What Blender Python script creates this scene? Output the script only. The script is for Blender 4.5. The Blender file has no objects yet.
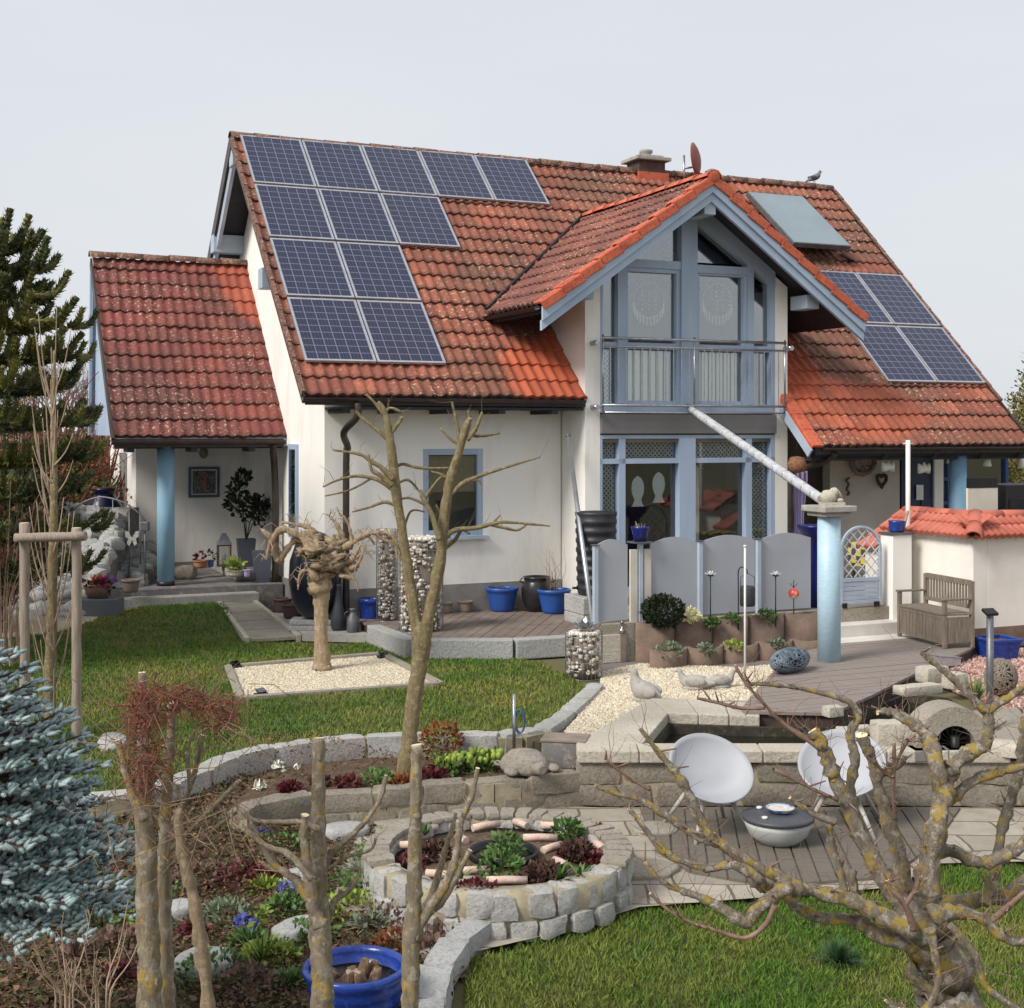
import bpy, math, random
import numpy as np
from mathutils import Vector, Matrix, noise
random.seed(7); rnd=random.random
def ru(a,b): return a+(b-a)*random.random()
PI=math.pi
scene=bpy.context.scene
COL=scene.collection
HC=3.4                      # camera height over the lower lawn
F=1350.0; HY=430.0          # focal length in pixels, horizon row
TH=math.radians(23.6)
CU=Vector((math.cos(TH),math.sin(TH),0)); CV=Vector((-math.sin(TH),math.cos(TH),0))
E0=Vector(((305-512)/F*18.5,18.5,0))
# ---- measuring helpers: a sight line of the photo met with a level or a wall plane
def P(px,py,z):             # point on the level z (metres below the camera are negative)
    d=-z*F/(py-HY); return Vector(((px-512)/F*d,d,z+HC))
def A(px,py,d): return Vector(((px-512)/F*d,d,HC-(py-HY)/F*d))
def Q(px,py,v=0.0):         # (u, z) on the house plane v
    r=Vector(((px-512)/F,1,0)); t=(E0+CV*v).dot(CV)/r.dot(CV); p=r*t-E0
    return p.dot(CU), HC-(py-HY)/F*t
def L2(p):                  # world -> house coordinates
    q=Vector((p[0],p[1],0))-E0; return q.dot(CU),q.dot(CV)
def WH(u,v,z=0): p=E0+CU*u+CV*v; return Vector((p.x,p.y,z))
# ---- colour and materials
def lin(c): c=c/255; return c/12.92 if c<=.04045 else ((c+.055)/1.055)**2.4
def C(r,g,b,k=1): return (lin(r)*k,lin(g)*k,lin(b)*k,1)
class NT:
    def __init__(s,name):
        m=bpy.data.materials.new(name); m.use_nodes=True; s.m=m; s.t=m.node_tree; s.b=s.t.nodes['Principled BSDF']
        s.co=s.t.nodes.new('ShaderNodeTexCoord').outputs['Object']
    def n(s,ty,**k):
        x=s.t.nodes.new(ty)
        for a,b in k.items(): setattr(x,a,b)
        return x
    def l(s,a,b): s.t.links.new(a,b)
    def noise(s,scale,detail=4,rough=.6,co=None,dist=0):
        x=s.n('ShaderNodeTexNoise'); x.inputs['Scale'].default_value=scale; x.inputs['Detail'].default_value=detail
        x.inputs['Roughness'].default_value=rough; x.inputs['Distortion'].default_value=dist
        s.l(co or s.co,x.inputs['Vector']); return x.outputs['Fac']
    def voro(s,scale,feature='F1',co=None,out='Distance',rand=1):
        x=s.n('ShaderNodeTexVoronoi',feature=feature); x.inputs['Scale'].default_value=scale; x.inputs['Randomness'].default_value=rand
        s.l(co or s.co,x.inputs['Vector']); return x.outputs[out]
    def ramp(s,f,stops,interp='LINEAR'):
        x=s.n('ShaderNodeValToRGB'); e=x.color_ramp; e.interpolation=interp
        while len(e.elements)<len(stops): e.elements.new(.5)
        for el,(p,c) in zip(e.elements,stops):
            el.position=p; el.color=c if not isinstance(c,(int,float)) else (c,c,c,1)
        s.l(f,x.inputs[0]); return x.outputs[0]
    def mix(s,f,a,b,blend='MIX'):
        x=s.n('ShaderNodeMix',data_type='RGBA',blend_type=blend)
        for sock,val in ((x.inputs[0],f),(x.inputs[6],a),(x.inputs[7],b)):
            if isinstance(val,(int,float,tuple)): sock.default_value=val
            else: s.l(val,sock)
        return x.outputs[2]
    def math(s,op,a,b=0,c=0):
        x=s.n('ShaderNodeMath',operation=op)
        for i,val in enumerate((a,b,c)):
            if isinstance(val,(int,float)): x.inputs[i].default_value=val
            else: s.l(val,x.inputs[i])
        return x.outputs[0]
    def scl(s,v,co=None):
        x=s.n('ShaderNodeVectorMath',operation='MULTIPLY'); s.l(co or s.co,x.inputs[0]); x.inputs[1].default_value=v; return x.outputs[0]
    def base(s,c):
        if isinstance(c,tuple): s.b.inputs['Base Color'].default_value=c
        else: s.l(c,s.b.inputs['Base Color'])
        return s
    def rough(s,r):
        if isinstance(r,(int,float)): s.b.inputs['Roughness'].default_value=r
        else: s.l(r,s.b.inputs['Roughness'])
        return s
    def bump(s,h,st=.3,d=.02,prev=None):
        x=s.n('ShaderNodeBump'); x.inputs['Strength'].default_value=st; x.inputs['Distance'].default_value=d
        s.l(h,x.inputs['Height']); s.l(x.outputs[0],s.b.inputs['Normal']); return s
def mat(name,c1,c2=None,sc=4,rough=.8,bs=0,bsc=60,bd=.01,metal=0,c3=None,lo=.35,hi=.65,stretch=None,spec=None):
    t=NT(name); co=t.scl(stretch) if stretch else None
    if c2 is None: c2=tuple(x*.8 for x in c1[:3])+(1,)
    f=t.noise(sc,6,.62,co); st=[(lo,c1),(hi,c2)]
    col=t.ramp(f,st)
    if c3: col=t.mix(t.ramp(t.noise(sc*3.7,5,.7,co),[(.52,0.),(.66,1.)]),col,c3)
    t.base(col).rough(rough); t.b.inputs['Metallic'].default_value=metal
    if spec is not None: t.b.inputs['Specular IOR Level'].default_value=spec
    if bs: t.bump(t.noise(bsc,5,.65,co),bs,bd)
    return t.m
# ---- mesh builder
class MB:
    def __init__(s): s.v=[];s.f=[];s.s=[];s.uv=None;s.M=None;s.mi=[];s.cur=0
    def av(s,p):
        if s.M is not None: p=s.M@Vector(p)
        s.v.append((p[0],p[1],p[2])); return len(s.v)-1
    def af(s,idx,sm=False): s.f.append(tuple(idx)); s.s.append(sm); s.mi.append(s.cur)
    def bx(s,x0,x1,y0,y1,z0,z1,j=0):
        i=len(s.v)
        for z in (z0,z1):
            for x,y in ((x0,y0),(x1,y0),(x1,y1),(x0,y1)): s.av((x+ru(-j,j),y+ru(-j,j),z+ru(-j,j)))
        for q in ((3,2,1,0),(4,5,6,7),(0,1,5,4),(1,2,6,5),(2,3,7,6),(3,0,4,7)): s.af([i+k for k in q])
    def box(s,c,d,rz=0,j=0,tilt=None):
        R=Matrix.Translation(c)@Matrix.Rotation(rz,4,'Z')
        if tilt: R=R@Matrix.Rotation(tilt[1],4,tilt[0])
        o=s.M; s.M=(o@R) if o is not None else R
        s.bx(-d[0]/2,d[0]/2,-d[1]/2,d[1]/2,-d[2]/2,d[2]/2,j); s.M=o
    def beam(s,p,q,w,h,up=(0,0,1)):
        p=Vector(p);q=Vector(q);a=(q-p).normalized();b=a.cross(Vector(up))
        if b.length<1e-4: b=a.cross(Vector((1,0,0)))
        b.normalize(); c=b.cross(a); i=len(s.v)
        for o in (p,q):
            for x,y in ((-1,-1),(1,-1),(1,1),(-1,1)): s.av(o+b*x*w/2+c*y*h/2)
        for k in ((3,2,1,0),(4,5,6,7),(0,1,5,4),(1,2,6,5),(2,3,7,6),(3,0,4,7)): s.af([i+n for n in k])
    def extr(s,poly,vec):
        vec=Vector(vec); n=len(poly); a=[s.av(p) for p in poly]; b=[s.av(Vector(p)+vec) for p in poly]
        s.af(a[::-1]); s.af(b)
        for k in range(n): m=(k+1)%n; s.af((a[k],a[m],b[m],b[k]))
    def prism(s,poly,z0,z1): s.extr([(p[0],p[1],z0) for p in poly],(0,0,z1-z0))
    def sheet(s,poly,z): s.af([s.av((p[0],p[1],z)) for p in poly])
    def tube(s,pts,rad,n=8,cap=True,jr=0):
        pts=[Vector(p) for p in pts]
        if isinstance(rad,(int,float)): rad=[rad]*len(pts)
        prev=None; rings=[]
        for k,p in enumerate(pts):
            t=(pts[min(k+1,len(pts)-1)]-pts[max(k-1,0)])
            if t.length<1e-9: t=Vector((0,0,1))
            t.normalize()
            if prev is None:
                b=t.cross(Vector((0,0,1)))
                if b.length<.05: b=t.cross(Vector((1,0,0)))
            else: b=prev-t*prev.dot(t)
            b.normalize(); prev=b; c=t.cross(b); r=[]
            for q in range(n):
                a=2*PI*q/n; rr=rad[k]*(1+ru(-jr,jr)); r.append(s.av(p+(b*math.cos(a)+c*math.sin(a))*rr))
            rings.append(r)
        for k in range(len(rings)-1):
            for q in range(n): m=(q+1)%n; s.af((rings[k][q],rings[k][m],rings[k+1][m],rings[k+1][q]),True)
        if cap: s.af(rings[0][::-1]); s.af(rings[-1])
    def lathe(s,prof,n=24,c=(0,0,0),sq=1,a0=0,a1=2*PI,ang=0):
        full=abs(a1-a0-2*PI)<1e-6; R=[]; cn=n if full else n+1
        for r,z in prof:
            R.append([s.av((c[0]+r*math.cos(a0+(a1-a0)*k/n+ang),c[1]+r*sq*math.sin(a0+(a1-a0)*k/n+ang),c[2]+z)) for k in range(cn)])
        for i in range(len(R)-1):
            for k in range(n): m=(k+1)%cn; s.af((R[i][k],R[i][m],R[i+1][m],R[i+1][k]),True)
        if full:
            if prof[0][0]>1e-4: s.af(R[0][::-1])
            if prof[-1][0]>1e-4: s.af(R[-1])
    def ball(s,c,r,nu=12,nv=8,jn=0,fr=3,sm=True,seed=0):
        if isinstance(r,(int,float)): r=(r,r,r)
        c=Vector(c); R=[]
        for i in range(nv+1):
            th=PI*i/nv; row=[]
            for k in range(nu if 0<i<nv else 1):
                ph=2*PI*k/nu; d=Vector((math.sin(th)*math.cos(ph),math.sin(th)*math.sin(ph),math.cos(th)))
                m=1+(jn*noise.noise(d*fr+Vector((seed,seed*.7,0))) if jn else 0)
                row.append(s.av(c+Vector((d.x*r[0],d.y*r[1],d.z*r[2]))*m))
            R.append(row)
        for i in range(nv):
            a,b=R[i],R[i+1]
            for k in range(nu):
                m=(k+1)%nu
                if len(a)==1: s.af((a[0],b[k],b[m]),sm)
                elif len(b)==1: s.af((a[k],b[0],a[m]),sm)
                else: s.af((a[k],b[k],b[m],a[m]),sm)
    def build(s,name,material,parent=None,loc=None,rz=0,bevel=0,label=None,cat=None,group=None,kind=None):
        me=bpy.data.meshes.new(name); me.from_pydata(s.v,[],s.f)
        me.polygons.foreach_set('use_smooth',s.s)
        ms=material if isinstance(material,(list,tuple)) else [material]
        for m in ms: me.materials.append(m)
        if len(ms)>1: me.polygons.foreach_set('material_index',s.mi)
        if s.uv:
            uvl=me.uv_layers.new(name='UVMap'); vi=np.empty(len(me.loops),dtype=np.int32); me.loops.foreach_get('vertex_index',vi)
            uvl.data.foreach_set('uv',np.array(s.uv,dtype=np.float32)[vi].ravel())
        me.update(); o=bpy.data.objects.new(name,me); COL.objects.link(o)
        if parent: o.parent=parent
        if loc is not None: o.location=loc
        o.rotation_euler.z=rz
        if bevel:
            b=o.modifiers.new('bevel','BEVEL'); b.width=bevel; b.segments=2; b.limit_method='ANGLE'; b.angle_limit=math.radians(40)
        if label: o['label']=label
        if cat: o['category']=cat
        if group: o['group']=group
        if kind: o['kind']=kind
        return o
def thing(name,label,cat,loc=(0,0,0),rz=0,group=None):
    o=bpy.data.objects.new(name,None); COL.objects.link(o); o.location=loc; o.rotation_euler.z=rz
    o.empty_display_size=.2; o['label']=label; o['category']=cat
    if group: o['group']=group
    return o
def quads(name,verts,faces,material,**k):   # fast numpy mesh of equal faces
    me=bpy.data.meshes.new(name); nv=len(verts); nf=len(faces); w=faces.shape[1]
    me.vertices.add(nv); me.vertices.foreach_set('co',verts.astype(np.float32).ravel())
    me.loops.add(nf*w); me.loops.foreach_set('vertex_index',faces.astype(np.int32).ravel())
    me.polygons.add(nf); me.polygons.foreach_set('loop_start',np.arange(0,nf*w,w,dtype=np.int32)); me.polygons.foreach_set('loop_total',np.full(nf,w,dtype=np.int32))
    me.materials.append(material); me.update(); me.validate()
    o=bpy.data.objects.new(name,me); COL.objects.link(o)
    for a,b in k.items():
        if a=='parent': o.parent=b
        elif a=='loc': o.location=b
        else: o[a]=b
    return o
def inpoly(x,y,poly):
    r=np.zeros(len(x),bool); n=len(poly)
    for i in range(n):
        x1,y1=poly[i][0],poly[i][1]; x2,y2=poly[(i+1)%n][0],poly[(i+1)%n][1]
        c=((y1>y)!=(y2>y))&(x<(x2-x1)*(y-y1)/((y2-y1) or 1e-9)+x1); r^=c
    return r
def spline(pts,m=8):        # Catmull-Rom through points of any dimension
    pts=[tuple(p) for p in pts]; out=[]; n=len(pts)
    for i in range(n-1):
        p0=pts[max(i-1,0)];p1=pts[i];p2=pts[i+1];p3=pts[min(i+2,n-1)]
        for k in range(m):
            t=k/m; out.append(tuple(.5*((2*b)+(-a+c)*t+(2*a-5*b+4*c-d)*t*t+(-a+3*b-3*c+d)*t**3) for a,b,c,d in zip(p0,p1,p2,p3)))
    out.append(pts[-1]); return out
# ---- materials in use
M={}
M['white']=mat('white_render',C(232,228,220),C(220,216,207),1.2,.9,.25,220,.004,c3=None)
def render_wall():
    t=NT('cream_render'); a=t.ramp(t.noise(.9,4,.6),[(.3,C(246,243,238)),(.7,C(238,234,227))])
    st=t.ramp(t.noise(2.2,6,.7,t.scl((1,1,.25))),[(.5,0.),(.75,.5)]); t.base(t.mix(st,a,C(196,188,176))).rough(.92); t.bump(t.noise(260,4,.6),.35,.004); return t.m
M['white']=render_wall()
M['plinth']=mat('grey_plinth',C(150,147,142),C(128,124,118),3,.85,.3,90)
M['blue']=mat('blue_grey_wood',C(170,186,206),C(154,172,196),2.5,.55,.15,40,.004,stretch=(1,1,.2))
M['bluelight']=mat('pale_blue_wood',C(176,188,202),C(160,174,190),3,.5,.12,50)
M['darkblue']=mat('dark_blue_wood',C(36,50,84),C(26,38,66),3,.5,.1,50)
M['brownmetal']=mat('brown_gutter',C(74,60,54),C(52,42,38),5,.45,0,metal=.2)
M['soffit']=mat('dark_soffit',C(52,54,62),C(40,42,50),4,.7,.1,40)
M['bandgrey']=mat('grey_blind_box',C(122,120,120),C(112,110,110),2,.6)
M['alu']=mat('aluminium',C(200,202,206),C(180,182,188),8,.35,metal=.75)
M['steel']=mat('brushed_steel',C(190,192,196),C(160,163,168),12,.28,metal=.9)
M['greymetal']=mat('grey_metal',C(120,122,126),C(96,98,102),8,.45,metal=.5)
M['black']=mat('black_plastic',C(28,28,32),C(20,20,24),5,.45)
M['blackmetal']=mat('black_metal',C(34,33,34),C(46,42,40),9,.5,metal=.4)
M['bluepot']=mat('cobalt_glaze',C(36,66,150),C(26,46,114),6,.25,.1,20,c3=C(48,84,166))
M['blueplastic']=mat('blue_plastic',C(42,86,160),C(34,74,146),3,.4)
M['deepblue']=mat('deep_blue_glaze',C(18,28,62),C(12,18,42),3,.3)
M['soil']=mat('garden_soil',C(104,84,66),C(70,56,44),7,.97,.9,35,.03,c3=C(122,100,76))
M['stone']=None
def stone(name,a,b,moss,k=.5,sc=2.6):
    t=NT(name); oi=t.n('ShaderNodeObjectInfo')
    col=t.ramp(t.noise(sc,7,.68),[(.3,a),(.7,b)])
    blk=t.noise(1.7,2,.5); col=t.mix(t.ramp(blk,[(.35,.0),(.65,.55)]),col,tuple(x*.72 for x in a[:3])+(1,))
    sp=t.ramp(t.noise(38,4,.7),[(.5,0.),(.62,.5)]); col=t.mix(sp,col,tuple(x*.5 for x in b[:3])+(1,))
    col=t.mix(t.ramp(t.noise(4.3,6,.75),[(.58,0.),(.7,k)]),col,moss)
    t.base(col).rough(.92); t.bump(t.noise(24,8,.72),.8,.03); return t.m
M['granite']=stone('granite_block',C(196,194,190),C(166,163,158),C(140,132,100),.4)
M['wallstone']=stone('old_wall_stone',C(158,150,136),C(122,113,100),C(84,80,58),.6)
M['kerb']=stone('pale_kerb_stone',C(190,190,188),C(160,160,156),C(130,126,104),.3)
M['coping']=stone('pale_coping',C(208,200,184),C(184,176,160),C(150,142,118),.35,1.6)
M['slab']=stone('paving_slab',C(172,164,150),C(146,138,124),C(112,108,86),.4)
M['mortar']=mat('mortar',C(168,158,134),C(140,130,106),9,.95,.5,60)
M['concrete']=mat('concrete',C(172,168,162),C(150,146,140),4,.85,.3,80,.006,c3=C(140,136,128))
def deckmat(name,a,b,c,ang,w,gap=.05):
    t=NT(name); mp=t.n('ShaderNodeMapping'); mp.inputs['Rotation'].default_value=(0,0,ang); t.l(t.co,mp.inputs[0]); co=mp.outputs[0]
    col=t.ramp(t.noise(3,6,.65,t.scl((26,1.2,1),co)),[(.3,a),(.7,b)])
    sx=t.n('ShaderNodeSeparateXYZ'); t.l(co,sx.inputs[0]); x=t.math('DIVIDE',sx.outputs[0],w)
    wn=t.n('ShaderNodeTexWhiteNoise',noise_dimensions='1D'); t.l(t.math('FLOOR',x),wn.inputs['W'])
    col=t.mix(t.math('MULTIPLY',wn.outputs[0],.6),col,c)
    t.base(col).rough(.85); t.bump(t.noise(8,4,.6,t.scl((40,1,1),co)),.4,.01); return t.m
def wood(name,a,b,sc=(10,10,1.2),rough=.85):
    t=NT(name); t.base(t.ramp(t.noise(4,7,.7,t.scl(sc)),[(.3,a),(.7,b)])).rough(rough); t.bump(t.noise(6,6,.7,t.scl(sc)),.5,.01); return t.m
M['greywood']=wood('weathered_wood',C(142,130,116),C(96,86,76))
M['stake']=wood('weathered_stake',C(166,152,138),C(118,104,94),(14,14,1))
M['brownwood']=wood('brown_wood',C(120,96,76),C(78,60,48))
def tilemat(name,clean,mids,darks,rim_and_dirt,clx):
    t=NT(name); uv=t.n('ShaderNodeUVMap').outputs[0]; sp=t.n('ShaderNodeSeparateXYZ'); t.l(uv,sp.inputs[0])
    cx=t.math('FLOOR',t.math('DIVIDE',sp.outputs[0],.34)); cy=t.math('FLOOR',t.math('DIVIDE',sp.outputs[1],.3563))
    cb=t.n('ShaderNodeCombineXYZ'); t.l(cx,cb.inputs[0]); t.l(cy,cb.inputs[1])
    wn=t.n('ShaderNodeTexWhiteNoise',noise_dimensions='2D'); t.l(cb.outputs[0],wn.inputs['Vector'])
    col=t.mix(wn.outputs[0],mids[0],mids[1])
    big=t.ramp(t.noise(.55,4,.6,uv),[(.4,0.),(.6,.85)]); col=t.mix(big,col,darks)
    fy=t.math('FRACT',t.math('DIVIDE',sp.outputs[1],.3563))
    # every tile is darker along its lower rim
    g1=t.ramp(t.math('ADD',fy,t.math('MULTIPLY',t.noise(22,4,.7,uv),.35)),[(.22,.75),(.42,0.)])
    col=t.mix(t.math('MULTIPLY',g1,rim_and_dirt),col,C(62,40,36))
    st=t.ramp(t.noise(5,6,.75,t.scl((3,1,1),uv)),[(.5,0.),(.68,.8)]); col=t.mix(t.math('MULTIPLY',st,rim_and_dirt),col,C(70,48,40))
    # clean, rain-washed area under the dormer
    if clx:
        cl=None
        for (x0,y0,rx,ry,wt) in clx:
            dx=t.math('DIVIDE',t.math('SUBTRACT',sp.outputs[0],x0),rx); dy=t.math('DIVIDE',t.math('SUBTRACT',sp.outputs[1],y0),ry)
            dd=t.math('ADD',t.math('MULTIPLY',dx,dx),t.math('MULTIPLY',dy,dy)); dd=t.math('ADD',dd,t.math('MULTIPLY',t.noise(3,4,.6,uv),.5))
            q=t.ramp(dd,[(.7,wt),(1.0,0.)]); cl=q if cl is None else t.math('MAXIMUM',cl,q)
        col=t.mix(cl,col,t.mix(wn.outputs[0],clean,tuple(x*.7 for x in clean[:3])+(1,)))
        inv=t.math('SUBTRACT',1,cl)
    else: inv=1.0
    patch=t.ramp(t.noise(.8,3,.6,uv),[(.4,.15),(.6,1.)])
    l1=t.ramp(t.noise(19,4,.7,uv),[(.57,0.),(.63,1.)]); lm=t.math('MULTIPLY',t.math('MULTIPLY',l1,patch),inv)
    col=t.mix(t.math('MULTIPLY',lm,.8),col,C(205,190,160))
    l2=t.ramp(t.noise(17,4,.7,t.scl((1,1,3),uv)),[(.57,0.),(.65,1.)]); col=t.mix(t.math('MULTIPLY',t.math('MULTIPLY',l2,.55),inv),col,C(96,82,52))
    t.base(col).rough(.78); t.bump(t.noise(90,4,.6,uv),.3,.004); return t.m
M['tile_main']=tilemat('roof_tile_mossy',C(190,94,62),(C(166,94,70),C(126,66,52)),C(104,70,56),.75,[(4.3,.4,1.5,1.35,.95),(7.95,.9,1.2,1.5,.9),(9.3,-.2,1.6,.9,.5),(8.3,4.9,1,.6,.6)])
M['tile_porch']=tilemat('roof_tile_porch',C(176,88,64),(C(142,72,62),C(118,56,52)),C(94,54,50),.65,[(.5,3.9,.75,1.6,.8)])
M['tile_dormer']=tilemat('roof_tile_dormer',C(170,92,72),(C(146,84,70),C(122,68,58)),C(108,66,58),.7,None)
M['verge']=mat('red_verge_tile',C(204,104,72),C(178,86,58),5,.6,.2,60,c3=C(150,64,44))
M['redtile']=mat('new_red_tile',C(190,106,86),C(170,92,74),4,.65,.2,60)
M['ridge']=mat('ridge_tile',C(124,84,70),C(84,62,54),6,.85,.3,60,c3=C(170,150,130))
def cellmat():
    t=NT('solar_cells'); uv=t.n('ShaderNodeUVMap').outputs[0]; sp=t.n('ShaderNodeSeparateXYZ'); t.l(uv,sp.inputs[0])
    def line(c,n,w):
        f=t.math('FRACT',t.math('MULTIPLY',c,n)); d=t.math('ABSOLUTE',t.math('SUBTRACT',f,.5)); return t.math('GREATER_THAN',d,.5-w)
    gx=line(sp.outputs[0],6,.045); gy=line(sp.outputs[1],9,.045); g=t.math('MAXIMUM',gx,gy)
    bus=line(sp.outputs[0],18,.035)
    cx=t.math('FLOOR',t.math('MULTIPLY',sp.outputs[0],6)); cy=t.math('FLOOR',t.math('MULTIPLY',sp.outputs[1],9))
    cb=t.n('ShaderNodeCombineXYZ'); t.l(cx,cb.inputs[0]); t.l(cy,cb.inputs[1])
    wn=t.n('ShaderNodeTexWhiteNoise',noise_dimensions='2D'); t.l(cb.outputs[0],wn.inputs['Vector'])
    oi=t.n('ShaderNodeObjectInfo').outputs['Random']
    base=t.mix(wn.outputs[0],C(20,24,46),C(28,32,58)); base=t.mix(t.math('MULTIPLY',oi,.6),base,C(42,40,52))
    base=t.mix(t.math('MULTIPLY',t.voro(90,out='Color' if False else 'Distance',co=uv),.2),base,C(70,80,120))
    col=t.mix(t.math('MULTIPLY',bus,.28),base,C(130,136,160)); col=t.mix(t.math('MULTIPLY',g,.42),col,C(150,156,180))
    t.base(col).rough(.22); t.b.inputs['Specular IOR Level'].default_value=.45; return t.m
M['cells']=cellmat()
def glass(name='window_glass',r0=.22):
    m=bpy.data.materials.new(name); m.use_nodes=True; t=m.node_tree; t.nodes.clear()
    o=t.nodes.new('ShaderNodeOutputMaterial'); mx=t.nodes.new('ShaderNodeMixShader'); tr=t.nodes.new('ShaderNodeBsdfTransparent'); gl=t.nodes.new('ShaderNodeBsdfGlossy')
    gl.inputs['Roughness'].default_value=.02; gl.inputs['Color'].default_value=(.9,.93,.95,1); tr.inputs[0].default_value=(.92,.94,.94,1)
    lw=t.nodes.new('ShaderNodeFresnel'); lw.inputs[0].default_value=1.5; ad=t.nodes.new('ShaderNodeMath'); ad.inputs[1].default_value=r0
    t.links.new(lw.outputs[0],ad.inputs[0]); t.links.new(ad.outputs[0],mx.inputs[0]); t.links.new(tr.outputs[0],mx.inputs[1]); t.links.new(gl.outputs[0],mx.inputs[2]); t.links.new(mx.outputs[0],o.inputs[0]); return m
M['glass']=glass(r0=.16); M['glass2']=glass('clear_glass',.02)
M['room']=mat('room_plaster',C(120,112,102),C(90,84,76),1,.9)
M['curtain']=mat('curtain_cloth',C(246,247,232),C(234,236,218),6,.85,stretch=(8,8,.5))
M['lattice']=mat('pale_lattice',C(196,200,200),C(176,180,182),6,.6)
M['lilac']=mat('lilac_curtain',C(190,174,216),C(160,146,190),6,.85,stretch=(10,10,.4))
def bark(name,a,b,lich,k=.85,sc=6,lc2=None,lo=.52,hi=.6):
    t=NT(name); col=t.ramp(t.noise(sc*3,8,.75,t.scl((1,1,.35))),[(.3,a),(.7,b)])
    col=t.mix(t.ramp(t.noise(sc*2.3,6,.7),[(.53,0.),(.6,.7)]),col,lc2 or C(186,180,164))
    if lich: col=t.mix(t.ramp(t.noise(sc*1.5,6,.72),[(lo,0.),(hi,k)]),col,lich)
    t.base(col).rough(.95); t.bump(t.noise(sc*5,8,.78,t.scl((1,1,.35))),1.0,.03); return t.m
M['bark_apple']=bark('lichen_bark',C(172,162,146),C(108,94,80),C(194,164,72),.9,11,C(216,210,196),.52,.58)
M['twig_red']=mat('reddish_twig',C(142,116,100),C(98,74,64),14,.75,.3,80)
M['bark_stump']=bark('stump_bark',C(182,168,146),C(118,104,86),C(200,164,64),.85,9,C(206,196,178),.55,.62)
M['bark_young']=bark('olive_bark',C(158,142,104),C(112,98,68),None,0,10,C(176,164,130))
M['bark_pale']=bark('pale_bark',C(186,164,134),C(138,118,94),None,0,8,C(196,176,146))
M['bark_dark']=mat('dark_bark',C(84,68,58),C(56,46,40),8,.95,.6,40)
M['twig']=mat('dry_twig',C(150,122,100),C(112,88,72),10,.9)
M['twigpale']=mat('pale_twig',C(176,154,132),C(140,118,100),10,.9)
M['twigrust']=mat('rust_twig',C(128,76,58),C(92,56,46),10,.9)
M['cut']=mat('cut_wood',C(222,206,170),C(202,184,148),12,.8)
def leaf(name,a,b,sc=3,rough=.6,tr=.15):
    t=NT(name); t.base(t.ramp(t.noise(sc,5,.7),[(.3,a),(.7,b)])).rough(rough); t.b.inputs['Specular IOR Level'].default_value=.3; return t.m
M['grass']=None
# ================= THE HOUSE =================
house=thing('house','white rendered house with mossy red tiled roof, gabled glass bay and a porch on its left','house',WH(0,0,0),TH)
house['label']='white rendered house with red tiled roofs, glazed gabled bay and porch on its left'
def hp(name,mb,m,parent=None,**k): return mb.build(name,m,parent or house,**k)
PITCH=math.atan(4.50/4.757); CP,SP=math.cos(PITCH),math.sin(PITCH)
ROW=.3563; WAVE=.17
def tiles(mb,O,a,b,n,x0,x1,r0,r1,amp=.034,clip=None):
    """courses of pantiles on the plane O + a*x + b*y, lifted along n; rows r0..r1 (may be fractional at the top)"""
    O=Vector(O);a=Vector(a);b=Vector(b);n=Vector(n)
    if mb.uv is None: mb.uv=[]
    steps=int(round((x1-x0)/WAVE*8)); xs=[x0+(x1-x0)*k/steps for k in range(steps+1)]
    k=r0
    while k<r1-1e-6:
        k2=min(k+1,r1); y0=k*ROW; y1=k2*ROW+.03; lines=[]
        jr={}
        for (y,h0) in ((y0,-.01),(y0,.034),(y0+.02,.037),((y0+y1)/2,.022),(y1,.004)):
            row=[]
            for x in xs:
                ph=(x/WAVE)%1.0; h=amp*(.5+.5*math.cos(2*PI*ph))**1.25
                tid=math.floor(x/(2*WAVE)); key=(tid); 
                if key not in jr: jr[key]=(ru(-.006,.008),ru(-.012,.012))
                hh=h+h0+jr[key][0] if h0>=0.004 else h*.9+h0
                yy=y+(jr[key][1] if y==y0 or y==y0+.02 else 0)
                p=O+a*x+b*yy+n*hh; row.append(mb.av(p)); mb.uv.append((x,min(y,(k2-.02)*ROW) if y!=y0 else y0+.004))
            lines.append(row)
        for i in range(4):
            for q in range(steps): mb.af((lines[i][q],lines[i][q+1],lines[i+1][q+1],lines[i+1][q]),i!=0)
        k+=1
ZE=3.865; ZR=ZE+4.757*SP/CP; ZRo=ZR
bu=Vector((0,CP,SP)); nu=Vector((0,-SP,CP)); au=Vector((1,0,0))
ymax=(4.757)/CP; off=.77/CP
mb=MB()
O_main=Vector((0,-.77,ZE-.77*SP/CP))
R0=off/ROW                                 # course on which the left eave starts (=3)
tiles(mb,O_main,au,bu,nu,0,4.32,R0,(ymax+off)/ROW)
tiles(mb,O_main,au,bu,nu,4.32,7.9,R0+int(2.3/CP/ROW),(ymax+off)/ROW)
tiles(mb,O_main,au,bu,nu,7.9,12.3,0,(ymax+off)/ROW)
# UVs relative to the left eave
mb.uv=[(x,y-off) for x,y in mb.uv]
roof=hp('roof',mb,M['tile_main'])
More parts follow.
